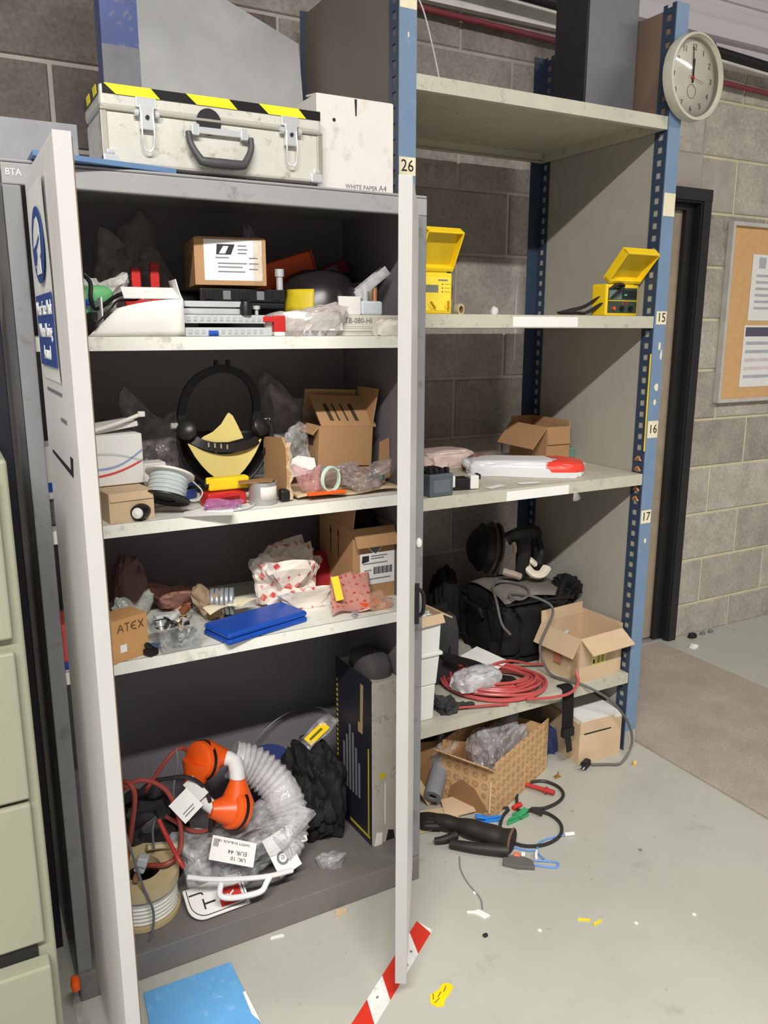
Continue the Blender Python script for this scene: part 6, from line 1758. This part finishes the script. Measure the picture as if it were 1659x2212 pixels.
# red cable coil
rc_ = thing('red_cable_coil', 'big loose coil of red cable at the front of the bottom shelf', 'cable coil', 1.59, 2.13, P5)
M_rc = mat('red_coil_cable', (186, 82, 80), 0.35, var=0.06)
rr = random.Random(21)
for k in range(14):
    a_ = 0.205 - 0.006 * k + rr.uniform(-0.006, 0.006)
    b_ = 0.135 - 0.0045 * k + rr.uniform(-0.005, 0.005)
    dx, dy = rr.uniform(-0.008, 0.008), rr.uniform(-0.008, 0.008)
    z0 = 0.007 + 0.0036 * (k % 7) + (0.004 if k > 6 else 0)
    ph = rr.uniform(0, 6.28)
    rot = R(-32)
    pts = []
    for i in range(16):
        t_ = 2 * PI * i / 16
        ex, ey = a_ * math.cos(t_) * 0.9, b_ * math.sin(t_)
        x, y = ex * math.cos(rot) - ey * math.sin(rot), ex * math.sin(rot) + ey * math.cos(rot)
        pts.append((x + dx, max(y + dy, -0.150), z0 + 0.006 * math.sin(2 * t_ + ph) + 0.006))
    obj('turn', MB().tube(pts, 0.0052, 7, 3, closed=True), M_rc, rc_, sm=True)
obj('loose_end', MB().tube([(0.02, -0.16, 0.012), (0.12, -0.18, 0.004), (0.19, -0.185, 0.008), (0.235, -0.17, 0.03), (0.245, -0.145, 0.06)], 0.0052, 8, 5), M_rc, rc_, sm=True)
obj('loose_end', MB().tube([(-0.12, 0.03, 0.03), (-0.02, 0.04, 0.05), (0.10, 0.06, 0.05), (0.20, 0.055, 0.02), (0.27, 0.03, 0.012)], 0.0045, 8, 5), M_rc, rc_, sm=True)
obj('loose_end', MB().tube([(-0.22, -0.10, 0.01), (-0.14, -0.13, 0.012), (-0.05, -0.155, 0.008)], 0.004, 8, 5), M_rc, rc_, sm=True)
# black case, strap, bubble film, papers
bc = thing('black_case', 'black fabric case standing behind the white bin on the bottom shelf', 'case', 1.435, 2.27, P5, -8)
obj('case_body', blob_mb(0.155, 0.10, 0.25, 201, wr=0.08, fr=1.5, box=0.35, flat=0.9, sub=4), mat('case_charcoal', (52, 51, 52), 0.8, bump=0.3, bscale=140), bc, sm=True)
obj('top_fold', MB().prism([(-0.07, 0), (0.05, 0.0), (0.045, 0.05), (-0.05, 0.02)], 0.03, T(0, -0.005, 0.235) @ FRONT(0, 0.03, 0)), M_blackfab, bc, bev=0.004)
obj('buckle', MB().tube([(-0.01, -0.055, 0.13), (0.01, -0.058, 0.10), (0.03, -0.058, 0.11), (0.035, -0.055, 0.14)], 0.004, 6, 4), M_black, bc, sm=True)
o = obj('black_strap', MB().tube([(1.43, 2.20, P5 + 0.115), (1.47, 2.17, P5 + 0.105), (1.53, 2.13, P5 + 0.085), (1.58, 2.09, P5 + 0.05), (1.61, 2.06, P5 + 0.045), (1.60, 2.045, P5 + 0.04)], 0.01, 4, 6, flat=(0.050, 0.008, (0, 0, 1))), M_blackfab)
tag(o, 'wide black strap draped from the case over the bubble film', 'strap')
bag('bubble_film', 'shiny clear bubble film bunched inside the red cable coil', 'bubble wrap', 1.50, 2.105, P5 + 0.03, 0.19, 0.10, 0.07, film('bubble_clear', (226, 226, 230), 0.45, 0.85, rough=0.08), seed=203, wr=0.3, fr=3.4)
o = obj('white_sheet', sheet_mb(0.15, 0.14, 9, 0.003, 2.0, 10), M_paper, M=T(1.615, 2.23, P5 + 0.0505, 25, 0, 10))
tag(o, 'white paper sheet sticking out behind the red cable coil', 'paper')
# white bin with cardboard on top
wbn = thing('white_bin', 'tall white plastic bin partly hidden behind the cabinet door', 'bin', 1.235, 2.06, P5)
M_bin = mat('bin_white', (226, 226, 222), 0.4, var=0.03)
b = MB()
for z0, z1, w0, w1 in ((0.0, 0.12, 0.040, 0.044), (0.121, 0.225, 0.046, 0.053), (0.233, 0.325, 0.052, 0.055)):
    vs = [(sx * w0, sy * w0, z0) for sx, sy in ((-1, -1), (1, -1), (1, 1), (-1, 1))] + [(sx * w1, sy * w1, z1) for sx, sy in ((-1, -1), (1, -1), (1, 1), (-1, 1))]
    b.add(vs, [(3, 2, 1, 0), (4, 5, 6, 7)] + [(i, (i + 1) % 4, 4 + (i + 1) % 4, 4 + i) for i in range(4)])
obj('bin_body', b, M_bin, wbn, bev=0.004)
obj('rim', MB().box(-0.060, 0.060, -0.060, 0.060, 0.222, 0.234), M_bin, wbn, bev=0.003)
ctp = carton('shallow_carton', 'shallow cardboard box lid resting on top of the white bin', 1.245, 2.06, P5 + 0.327, 0.10, 0.11, 0.028, M_board2, rz=4, flaps={'right': 118, 'front': 150}, flen={'right': 0.045, 'front': 0.03})
bag('foil_wrapper', 'small foil wrapper lying in the shallow cardboard lid', 'wrapper', 1.255, 2.05, P5 + 0.332, 0.05, 0.04, 0.03, M_steel, seed=205, wr=0.4, sub=3)
bag('black_bracket_pile', 'dark grey rubber pieces heaped at the shelf edge by the white bin', 'rubber pieces', 1.335, 2.055, P5, 0.11, 0.09, 0.062, mat('rubber_dark', (56, 55, 56), 0.75), seed=207, wr=0.55, fr=3.0, sub=4, box=0.6, sm=False)
o = bag('small_black_pieces', 'small dark rubber piece lying in front of the red coil', 'rubber pieces', 1.405, 2.03, P5, 0.06, 0.04, 0.022, mat('rubber_dark', (56, 55, 56), 0.75), seed=208, wr=0.5, fr=3.0, sub=3, sm=False)
stp = thing('hanging_strap', 'black webbing strap hanging down from the bottom shelf edge', 'strap', 1.80, 1.975, 0.0)
obj('webbing', MB().tube([(0.0, 0.04, P5 + 0.004), (0.0, 0.012, P5 + 0.006), (-0.002, 0.001, P5 - 0.03), (-0.004, -0.004, 0.21), (0.0, 0.0, 0.16)], 0.01, 4, 5, flat=(0.045, 0.006, (0, 1, 0))), M_blackfab, stp)
obj('buckle', MB().box(-0.025, 0.025, -0.012, 0.006, 0.135, 0.17), M_black, stp, bev=0.004)
obj('webbing_end', MB().tube([(0.002, 0, 0.14), (0.008, -0.004, 0.10), (0.012, -0.004, 0.075)], 0.01, 4, 4, flat=(0.022, 0.005, (0, 1, 0))), M_black, stp)

o = obj('yellow_string', MB().tube([(2.083, 1.984, 1.445), (2.080, 1.981, 1.38), (2.083, 1.984, 1.31), (2.079, 1.980, 1.24), (2.083, 1.983, 1.16), (2.080, 1.980, 1.12)], 0.0028, 6, 5), mat('cord_yellow', (216, 186, 40), 0.6), sm=True)
tag(o, 'thin yellow string hanging down along the right blue upright', 'string')
for k in range(5):
    z = 1.085 - 0.035 * k
    o = obj('orange_tie', MB().tube([(2.0815, 1.992, z), (2.079, 1.998, z + 0.008), (2.0815, 2.005, z + 0.014), (2.079, 2.012, z + 0.008), (2.0815, 2.018, z)], 0.0028, 6, 3), mat('tie_orange', (206, 130, 70), 0.5), sm=True)
    tag(o, 'orange tie on the right upright flange, %s from the top of the row' % ('first', 'second', 'third', 'fourth', 'last')[k], 'tie', 'orange ties on the right upright')

# ================================================================== on the floor
M_logos = spots('logo_board', (206, 166, 118), (146, 112, 78), size=30.0, thr=0.42, ring=True, bump=0.1)
pb = carton('printed_floor_carton', 'torn open cardboard box printed with round marks on the floor under the rack', 1.535, 2.03, 0.0005, 0.385, 0.205, 0.165, M_logos, rz=25, flaps={'front': 3, 'left': 52, 'back': -10}, flen={'front': 0.03, 'left': 0.055, 'back': 0.05}, fm=M_logos)
obj('inner_board', MB().box(-0.185, 0.185, 0.080, 0.090, 0.006, 0.150), M_boarddk, pb)
obj('torn_hole', MB().prism([(-0.07, 0.012), (0.05, 0.004), (0.082, 0.02), (0.03, 0.085), (-0.02, 0.10), (-0.06, 0.06)], 0.0012, LEFT(-0.1926, 0, 0)), M_boarddk, pb)
obj('torn_flap', MB().prism([(0, 0), (0.10, 0.012), (0.13, 0.06), (0.085, 0.115), (0.02, 0.10)], 0.004, T(-0.212, -0.095, 0.030) @ FRONT(0, 0, 0) @ Matrix.Rotation(R(20), 4, 'Y')), M_board2, pb)
bag('packing_film', 'grey plastic film bulging out of the printed box under the rack', 'bag', 1.56, 2.06, 0.012, 0.25, 0.15, 0.205, film('packing_film_grey', (186, 182, 186), 0.3, 0.75), seed=221, wr=0.3, pinch=0.1, flat=0.9, rz=25)
bag('black_sheet_bag', 'black plastic bag under the shelf above the grey foam tube', 'bag', 1.36, 2.20, 0.0, 0.20, 0.16, 0.22, mat('black_bin_bag', (30, 29, 30), 0.35), seed=223, wr=0.4, fr=2.4, flat=0.9, sm=False)
tb2 = thing('foam_tube', 'grey foam pipe tube resting on cardboard in front of the printed box', 'tube', 1.255, 1.985, 0.055)
d_ = Vector((0.62, 0.60, 0.42)).normalized()
FQ = d_.to_track_quat('Z', 'Y').to_matrix().to_4x4()
M_foamt = mat('foam_tube_grey', (132, 132, 138), 0.85, var=0.05)
obj('tube_wall', MB().lathe([(0.013, 0.0), (0.028, 0.0), (0.029, 0.002), (0.028, 0.19), (0.013, 0.19), (0.013, 0.0)], 28, FQ), M_foamt, tb2, sm=True)
obj('tube_bore', MB().disc(0, 0.0131, 0.004, 0.19, 20, FQ), M_ink, tb2)
bag('clear_wrap', 'twisted clear plastic wrap around the upper end of the foam tube', 'wrap', 1.345, 2.065, 0.03, 0.12, 0.10, 0.215, M_film, seed=225, wr=0.45, pinch=0.45, flat=0.9, lean=(0.15, 0.1))
for k, (x, y, z, poly, rx, ry, rz, m_, lab) in enumerate((
        (1.20, 2.10, 0.0, [(0, 0), (0.16, 0.0), (0.15, 0.19), (0.01, 0.20)], 90, 0, -10, M_boarddk, 'brown cardboard panel standing at the back beside the cabinet'),
        (1.258, 2.02, 0.004, [(0, 0), (0.026, -0.004), (0.022, 0.17), (-0.004, 0.175)], 74, -24, 12, M_board2, 'narrow cardboard strip leaning left of the clear wrap'),
        (1.305, 2.05, 0.075, [(0, 0), (0.07, 0.03), (0.09, 0.075), (0.03, 0.05)], 60, -10, 20, M_board2, 'bent cardboard offcut above the foam tube'),
        (1.155, 1.90, 0.003, [(0, 0), (0.15, -0.03), (0.17, 0.05), (0.02, 0.10)], 4, 0, 8, M_board2, 'flat cardboard piece lying under the black gloves'),
        (1.27, 1.925, 0.004, [(0, 0), (0.10, -0.02), (0.12, 0.06), (0.03, 0.08)], 8, -6, 0, M_board2, 'flat cardboard piece lying below the foam tube'))):
    o = obj('cardboard_piece', MB().prism(poly, 0.004), m_, M=T(x, y, z, rz, ry, rx))
    tag(o, lab, 'cardboard')
# lidded box under the right end of the rack
lb2 = carton('lidded_box', 'closed pale cardboard box with a white lid sheet on the floor by the right upright', 1.968, 2.09, 0.0005, 0.190, 0.225, 0.155, M_board2, rz=-3, top=True)
obj('lid_sheet', MB().box(-0.088, 0.092, -0.108, 0.10, 0.1555, 0.170, T(0, 0, 0, rx=2)), M_whitecard, lb2)
obj('lid_flap', MB().box(-0.094, 0.06, -0.114, -0.111, 0.118, 0.165), M_board2, lb2)
obj('slot', MB().box(-0.075, 0.045, -0.1145, -0.1138, 0.114, 0.119), M_ink, lb2)
bag('blue_cloth', 'dark blue cloth between the printed box and the lidded box', 'cloth', 1.835, 2.13, 0.0, 0.075, 0.10, 0.10, mat('cloth_navy', (50, 64, 104), 0.85), seed=227, wr=0.3, cloth=True, sub=3)
# gloves
gl = thing('black_gauntlets', 'pair of black leather gauntlets lying on the floor below the printed box', 'gloves', 1.285, 1.782, 0.0, -44)
M_leather = mat('leather_black', (40, 36, 33), 0.55, bump=0.4, bscale=40)
obj('cuff', MB().tube([(-0.13, 0.04, 0.030), (-0.05, 0.025, 0.034), (0.04, 0.005, 0.036), (0.105, -0.01, 0.034)], lambda t: 0.022 + 0.013 * t + 0.003 * math.sin(t * 17) * math.sin(t * 5), 16, 6), M_leather, gl, sm=True)
obj('cuff_rim', MB().lathe([(0.036, -0.004), (0.040, 0.0), (0.036, 0.004)], 20, T(0.108, -0.0105, 0.036, rz=-12) @ Matrix.Rotation(R(90), 4, 'Y')), mat('leather_trim', (112, 84, 62), 0.6), gl, sm=True, label='brown edge trim')
obj('cuff_mouth', MB().disc(0, 0.034, 0.0, 0.002, 20, T(0.109, -0.0105, 0.036, rz=-12) @ Matrix.Rotation(R(90), 4, 'Y')), M_ink, gl)
for k in range(4):
    y = 0.075 - 0.020 * k
    obj('finger', MB().tube([(-0.115, 0.055 - 0.010 * k, 0.03 - 0.003 * k), (-0.16, y - 0.006, 0.024), (-0.195 + 0.008 * k, y, 0.014)], lambda t: 0.0125 - 0.004 * t, 10, 4), M_leather, gl, sm=True)
obj('thumb', MB().tube([(-0.06, -0.005, 0.022), (-0.09, -0.03, 0.018), (-0.12, -0.04, 0.013)], lambda t: 0.014 - 0.004 * t, 10, 4), M_leather, gl, sm=True)
obj('under_cuff', MB().tube([(-0.07, -0.045, 0.016), (0.0, -0.05, 0.020), (0.07, -0.045, 0.022), (0.10, -0.04, 0.022)], lambda t: 0.014 + 0.006 * t, 12, 4), M_leather, gl, sm=True)
# clips
def crocodile(name, label, x, y, rz, m):
    c = thing(name, label, 'clip', x, y, 0.0005, rz)
    obj('jaw', MB().prism([(0, -0.006), (0.035, -0.005), (0.055, -0.0025), (0.055, 0.0025), (0.035, 0.005), (0, 0.006)], 0.010, T(0, 0, 0.0)), m, c, bev=0.002)
    obj('jaw', MB().prism([(0, -0.005), (0.035, -0.004), (0.052, -0.002), (0.052, 0.002), (0.035, 0.004), (0, 0.005)], 0.007, T(0, 0, 0.0105, ry=-4)), m, c, bev=0.002)
    obj('lever', MB().box(-0.038, 0.003, -0.010, 0.010, 0.011, 0.018, T(0, 0, 0.001, ry=14)), m, c, bev=0.003)
    obj('lever', MB().box(-0.038, 0.002, -0.009, 0.009, 0.0, 0.007), m, c, bev=0.002)
    obj('finger_rest', MB().box(-0.012, 0.006, -0.026, -0.010, 0.002, 0.012), m, c, bev=0.003)
    obj('pivot', MB().disc(0, 0.004, -0.012, 0.012, 12, T(0, 0, 0.010, rx=90)), m, c, sm=True)
    return c


M_cblue = mat('clip_blue', (44, 128, 214), 0.4)
M_cgreen = mat('clip_green', (52, 150, 96), 0.45)
crocodile('crocodile_clip', 'bright blue crocodile clip on the floor beside the gauntlets', 1.375, 1.858, -22, M_cblue)
crocodile('crocodile_clip', 'green crocodile clip lying inside the black lead loop', 1.478, 1.820, 190, M_cgreen)
o = obj('red_plug_tip', MB().tube([(1.525, 1.872, 0.010), (1.51, 1.870, 0.010), (1.49, 1.866, 0.009)], 0.008, 10, 3), M_red, sm=True)
tag(o, 'short red plug tip on the black lead near the green clip', 'plug')
M_lead = mat('test_lead_black', (44, 44, 42), 0.45)
o = obj('black_test_lead', MB().tube([(1.472, 1.868, 0.009), (1.43, 1.845, 0.006), (1.385, 1.795, 0.005), (1.375, 1.745, 0.005), (1.405, 1.695, 0.005), (1.465, 1.672, 0.005), (1.53, 1.685, 0.005), (1.572, 1.73, 0.005), (1.575, 1.785, 0.006), (1.545, 1.82, 0.010), (1.50, 1.85, 0.008), (1.52, 1.885, 0.006), (1.56, 1.935, 0.005), (1.62, 1.965, 0.005), (1.68, 1.955, 0.006), (1.705, 1.905, 0.006), (1.69, 1.855, 0.006), (1.64, 1.825, 0.008), (1.575, 1.815, 0.012), (1.535, 1.83, 0.013), (1.545, 1.79, 0.012)], 0.0055, 8, 7), M_lead, sm=True)
tag(o, 'black test lead lying in two loops on the floor', 'cable')
o = obj('black_probe_lead', MB().tube([(1.475, 1.872, 0.012), (1.455, 1.90, 0.006), (1.47, 1.955, 0.005), (1.52, 2.0, 0.006), (1.565, 2.01, 0.010)], 0.0045, 8, 6), M_lead, sm=True)
tag(o, 'thin black lead curving from the red probe to the green clip', 'cable')
pr_ = thing('red_probe', 'red test probe lying across the black lead loops', 'probe', 1.62, 1.93, 0.016)
d_ = Vector((0.075, -0.115, -0.004)).normalized()
FQ = d_.to_track_quat('Z', 'Y').to_matrix().to_4x4()
M_probe = mat('probe_red', (176, 52, 48), 0.4)
obj('probe_body', MB().lathe([(0, -0.085), (0.004, -0.085), (0.0055, -0.06), (0.007, -0.02), (0.0075, 0.03), (0.009, 0.05), (0.0085, 0.075), (0, 0.078)], 14, FQ), M_probe, pr_, sm=True)
obj('finger_guard', MB().disc(0, 0.0125, 0.044, 0.050, 16, FQ), M_probe, pr_, sm=True)
obj('clear_end', MB().disc(0, 0.005, 0.036, 0.043, 12, FQ @ T(0.006, 0, 0)), M_filmlight, pr_, sm=True)
# grey fragment with wires
gf = thing('grey_plate_fragment', 'dark grey broken plate with wires on the open floor', 'fragment', 1.338, 1.642, 0.0005, -40)
obj('plate', MB().prism([(-0.045, -0.02), (0.0, -0.026), (0.048, -0.02), (0.04, 0.012), (0.015, 0.024), (-0.025, 0.022), (-0.044, 0.008)], 0.012), mat('fragment_grey', (96, 94, 90), 0.8, bump=0.5), gf, bev=0.002)
obj('red_block', MB().box(-0.016, 0.004, 0.018, 0.034, 0.002, 0.016), mat('salmon_plastic', (220, 120, 96), 0.4), gf, bev=0.003)
obj('white_block', MB().box(0.006, 0.018, 0.022, 0.036, 0.002, 0.018), M_paper, gf, bev=0.002)
M_bwire = mat('blue_wire', (104, 146, 206), 0.4)
for k, (pts, lab) in enumerate((
        ([(1.345, 1.74, 0.003), (1.375, 1.705, 0.003), (1.40, 1.675, 0.004), (1.425, 1.665, 0.003)], 'blue wire crossing to the grey fragment from the gauntlets'),
        ([(1.415, 1.62, 0.004), (1.42, 1.655, 0.004), (1.455, 1.69, 0.003), (1.51, 1.69, 0.003), (1.545, 1.682, 0.004)], 'blue wire with a white tip running right on the floor'),
        ([(1.372, 1.615, 0.004), (1.40, 1.59, 0.003), (1.425, 1.575, 0.003), (1.44, 1.588, 0.003), (1.425, 1.605, 0.003), (1.385, 1.63, 0.004)], 'blue wire loop lying right of the grey fragment'))):
    o = obj('blue_wire', MB().tube(pts, 0.0032, 7, 6), M_bwire, sm=True)
    tag(o, lab, 'wire', 'blue wires by the grey fragment')
o = obj('white_ferrule', MB().tube([(1.546, 1.682, 0.006), (1.575, 1.672, 0.006)], 0.006, 10, 1), M_paper, sm=True)
tag(o, 'white ferrule at the end of the right blue wire', 'ferrule')
o = obj('white_cable_tie', MB().tube([(1.392, 1.628, 0.006), (1.405, 1.645, 0.010), (1.42, 1.66, 0.006)], 0.0045, 6, 4), M_paper, sm=True)
tag(o, 'short white cable tie beside the grey fragment', 'cable tie')
o = obj('thin_black_wire', MB().tube([(1.205, 1.752, 0.002), (1.175, 1.70, 0.002), (1.16, 1.64, 0.002), (1.155, 1.575, 0.002), (1.135, 1.535, 0.002)], 0.0018, 6, 6), M_inkgrey, sm=True)
tag(o, 'very thin grey wire curling on the floor below the gauntlets', 'wire')
# scraps
def scrap(name, label, x, y, poly, m, rz=0, t=0.003, cat='scrap'):
    o = obj(name, MB().prism(poly, t), m, M=T(x, y, 0.0004, rz))
    return tag(o, label, cat)


bo = thing('blue_board', 'bright blue flat board lying on the floor in front of the cabinet', 'board', 0.345, 1.45, 0.0004)
obj('panel', MB().prism([(-0.13, -0.42), (0.139, -0.42), (0.134, 0.225), (-0.075, 0.230)], 0.005), mat('board_blue', (100, 164, 216), 0.45, var=0.05, dirt=(130, 180, 222)), bo, bev=0.001)
obj('worn_corner', MB().prism([(0.128, 0.05), (0.1385, 0.02), (0.1365, 0.12), (0.130, 0.12)], 0.0003, T(0, 0, 0.0052)), M_paper, bo)
tp = thing('warning_tape', 'red and white warning tape stuck on the floor below the right door', 'tape', 0.972, 1.562, 0.0003, math.degrees(math.atan2(-0.202, -0.285)))
TL = 0.95
M_tw = mat('tape_white', (226, 226, 222), 0.4, dirt=(180, 178, 170))
obj('tape_base', MB().prism([(0.0, -0.025), (TL, -0.025), (TL, 0.025), (0.012, 0.025)], 0.0004), M_tw, tp)
M_tr = mat('tape_red', (206, 52, 36), 0.4, var=0.06)
for k in range(6):
    a0 = -0.034 + k * 0.160
    pts = [(max(0.0, a0), -0.025), (a0 + 0.080, -0.025), (a0 + 0.138, 0.025), (max(0.012, a0 + 0.058), 0.025)]
    obj('red_band', MB().prism(pts, 0.0003, T(0, 0, 0.0004)), M_tr, tp)
for k, (x, y, r_) in enumerate(((0.19, 0.012, 0.004), (0.27, -0.006, 0.003), (0.105, 0.006, 0.004), (0.15, 0.015, 0.003))):
    obj('scuff', MB().prism([(r_ * math.cos(a) * (1.6 if k % 2 else 1), r_ * math.sin(a)) for a in [2 * PI * i / 7 for i in range(7)]], 0.0002, T(x, y, 0.0008)), M_inkgrey, tp)
ysc = thing('yellow_sticker', 'torn yellow sticker with black print lying on the floor near the tape', 'sticker', 0.884, 1.342, 0.0004, 0)
obj('sheet', MB().prism([(-0.036, -0.005), (-0.028, -0.022), (-0.012, -0.026), (0.0, -0.012), (0.014, -0.006), (0.038, 0.010), (0.034, 0.026), (0.018, 0.030), (0.004, 0.020), (-0.008, 0.018), (-0.024, 0.016)], 0.0012), mat('sticker_gold', (252, 206, 20), 0.5), ysc)
for x, y, a in ((-0.018, -0.006, 20), (-0.004, 0.006, 35), (0.016, 0.014, 40), (-0.02, 0.008, 60)):
    obj('print_mark', MB().box(-0.009, 0.009, -0.0012, 0.0012, 0.0012, 0.0015, T(x, y, 0, rz=a)), mat('print_ochre_dark', (130, 100, 10), 0.7), ysc)
scrap('white_paper_scrap', 'torn white paper scrap on the open floor right of the tape', 1.115, 1.525, [(-0.03, 0.012), (-0.01, 0.012), (0.004, 0.016), (0.018, 0.004), (0.03, -0.008), (0.012, -0.018), (0.0, -0.004), (-0.012, 0.004), (-0.03, 0.006)], M_paper, -25)
for k, (x, y, rz, lab) in enumerate(((1.348, 1.375, -30, 'left piece of thin yellow strip on the floor at right'), (1.372, 1.350, 10, 'right piece of thin yellow strip on the floor at right'))):
    scrap('yellow_strip', lab, x, y, [(-0.018, -0.003), (0.014, -0.005), (0.018, 0.002), (-0.012, 0.005)], mat('strip_yellow', (226, 206, 60), 0.5), rz)
scrap('cardboard_scrap', 'small tan cardboard scrap at the foot of the cabinet plinth', 0.792, 1.705, [(-0.02, -0.008), (0.016, -0.010), (0.022, 0.004), (-0.006, 0.012)], M_board2, 10, 0.006)
scrap('white_chip', 'thin white paper chip on the floor along the cabinet plinth', 0.612, 1.703, [(-0.018, -0.003), (0.018, -0.004), (0.016, 0.004), (-0.014, 0.004)], M_paper, -8)
o = bag('black_crumb', 'tiny black crumb on the open floor below the paper scrap', 'crumb', 1.085, 1.452, 0.0, 0.014, 0.012, 0.007, M_ink, seed=241, wr=0.3, sub=2)
o = bag('tan_nut', 'small tan nut lying by the right upright foot', 'nut', 2.049, 1.888, 0.0, 0.016, 0.014, 0.018, mat('nut_tan', (226, 186, 112), 0.6), seed=243, wr=0.25, sub=2)
fb = thing('brass_bit', 'small broken brass bit standing near the lidded box', 'bit', 1.748, 1.955, 0.0)
obj('base', MB().prism([(-0.014, -0.008), (0.014, -0.006), (0.010, 0.010), (-0.010, 0.008)], 0.005), mat('brass', (180, 140, 80), 0.35, metal=0.5), fb, bev=0.001)
obj('stem', MB().disc(0, 0.003, 0.005, 0.020, 8, T(0.004, 0, 0)), mat('brass', (180, 140, 80), 0.35, metal=0.5), fb)
rr = random.Random(77)
for k, (x, y, m_, lab) in enumerate(((1.70, 1.52, M_inkgrey, 'farthest dark speck on the floor right of the lead loops'), (1.46, 1.30, M_paper, 'white speck on the floor right of the yellow strips'), (1.62, 1.25, M_paper, 'white speck on the floor near the lower right corner'), (1.155, 1.60, M_paper, 'white speck on the floor just below the cabinet stile'), (1.22, 1.40, M_paper, 'pale speck on the floor near the black crumb'))):
    scrap('floor_speck', lab, x, y, [(-0.005, -0.004), (0.004, -0.005), (0.006, 0.003), (-0.003, 0.005)], m_, rr.uniform(0, 90), 0.002)
# by the door at the back
o = bag('black_litter', 'crumpled black and white litter at the wall right of the door frame', 'litter', 3.22, 2.655, 0.0, 0.05, 0.03, 0.025, M_ink, seed=251, wr=0.4, sub=3)
o = bag('white_litter', 'small white litter piece beside the carpet edge near the door', 'litter', 3.12, 2.56, 0.0, 0.05, 0.035, 0.018, M_paper, seed=253, wr=0.4, sub=3)
for k, (x, lab) in enumerate(((3.30, 'left grey crumb along the foot of the right block wall'), (3.36, 'right grey crumb along the foot of the right block wall'))):
    o = bag('grey_crumb', lab, 'crumb', x, 2.66, 0.0, 0.03, 0.02, 0.018, M_inkgrey, seed=255 + k, wr=0.4, sub=2)
o = obj('gap_dark_filler', MB().box(-0.05, 0.020, 0, 0.02, 0, 1.62), mat('gap_filler_dark', (30, 32, 40), 0.5), M=T(0.105, 1.93, 0.0), bev=0.002)  # guessed board, added so that the gap looks dark
tag(o, 'dark navy filler board added to darken the gap left of the storage cabinet', 'board')
# in the gap between filing cabinet and storage cabinet
bag('gap_wrapper', 'clear crumpled wrapper on the floor in the gap beside the filing cabinet', 'wrapper', 0.122, 1.55, 0.0, 0.035, 0.30, 0.10, M_film, seed=261, wr=0.35, sub=3, flat=0.9)
bag('orange_scrap', 'orange plastic scrap in the dark gap beside the filing cabinet', 'scrap', 0.124, 1.66, 0.10, 0.02, 0.03, 0.03, M_orange, seed=263, wr=0.3, sub=2)
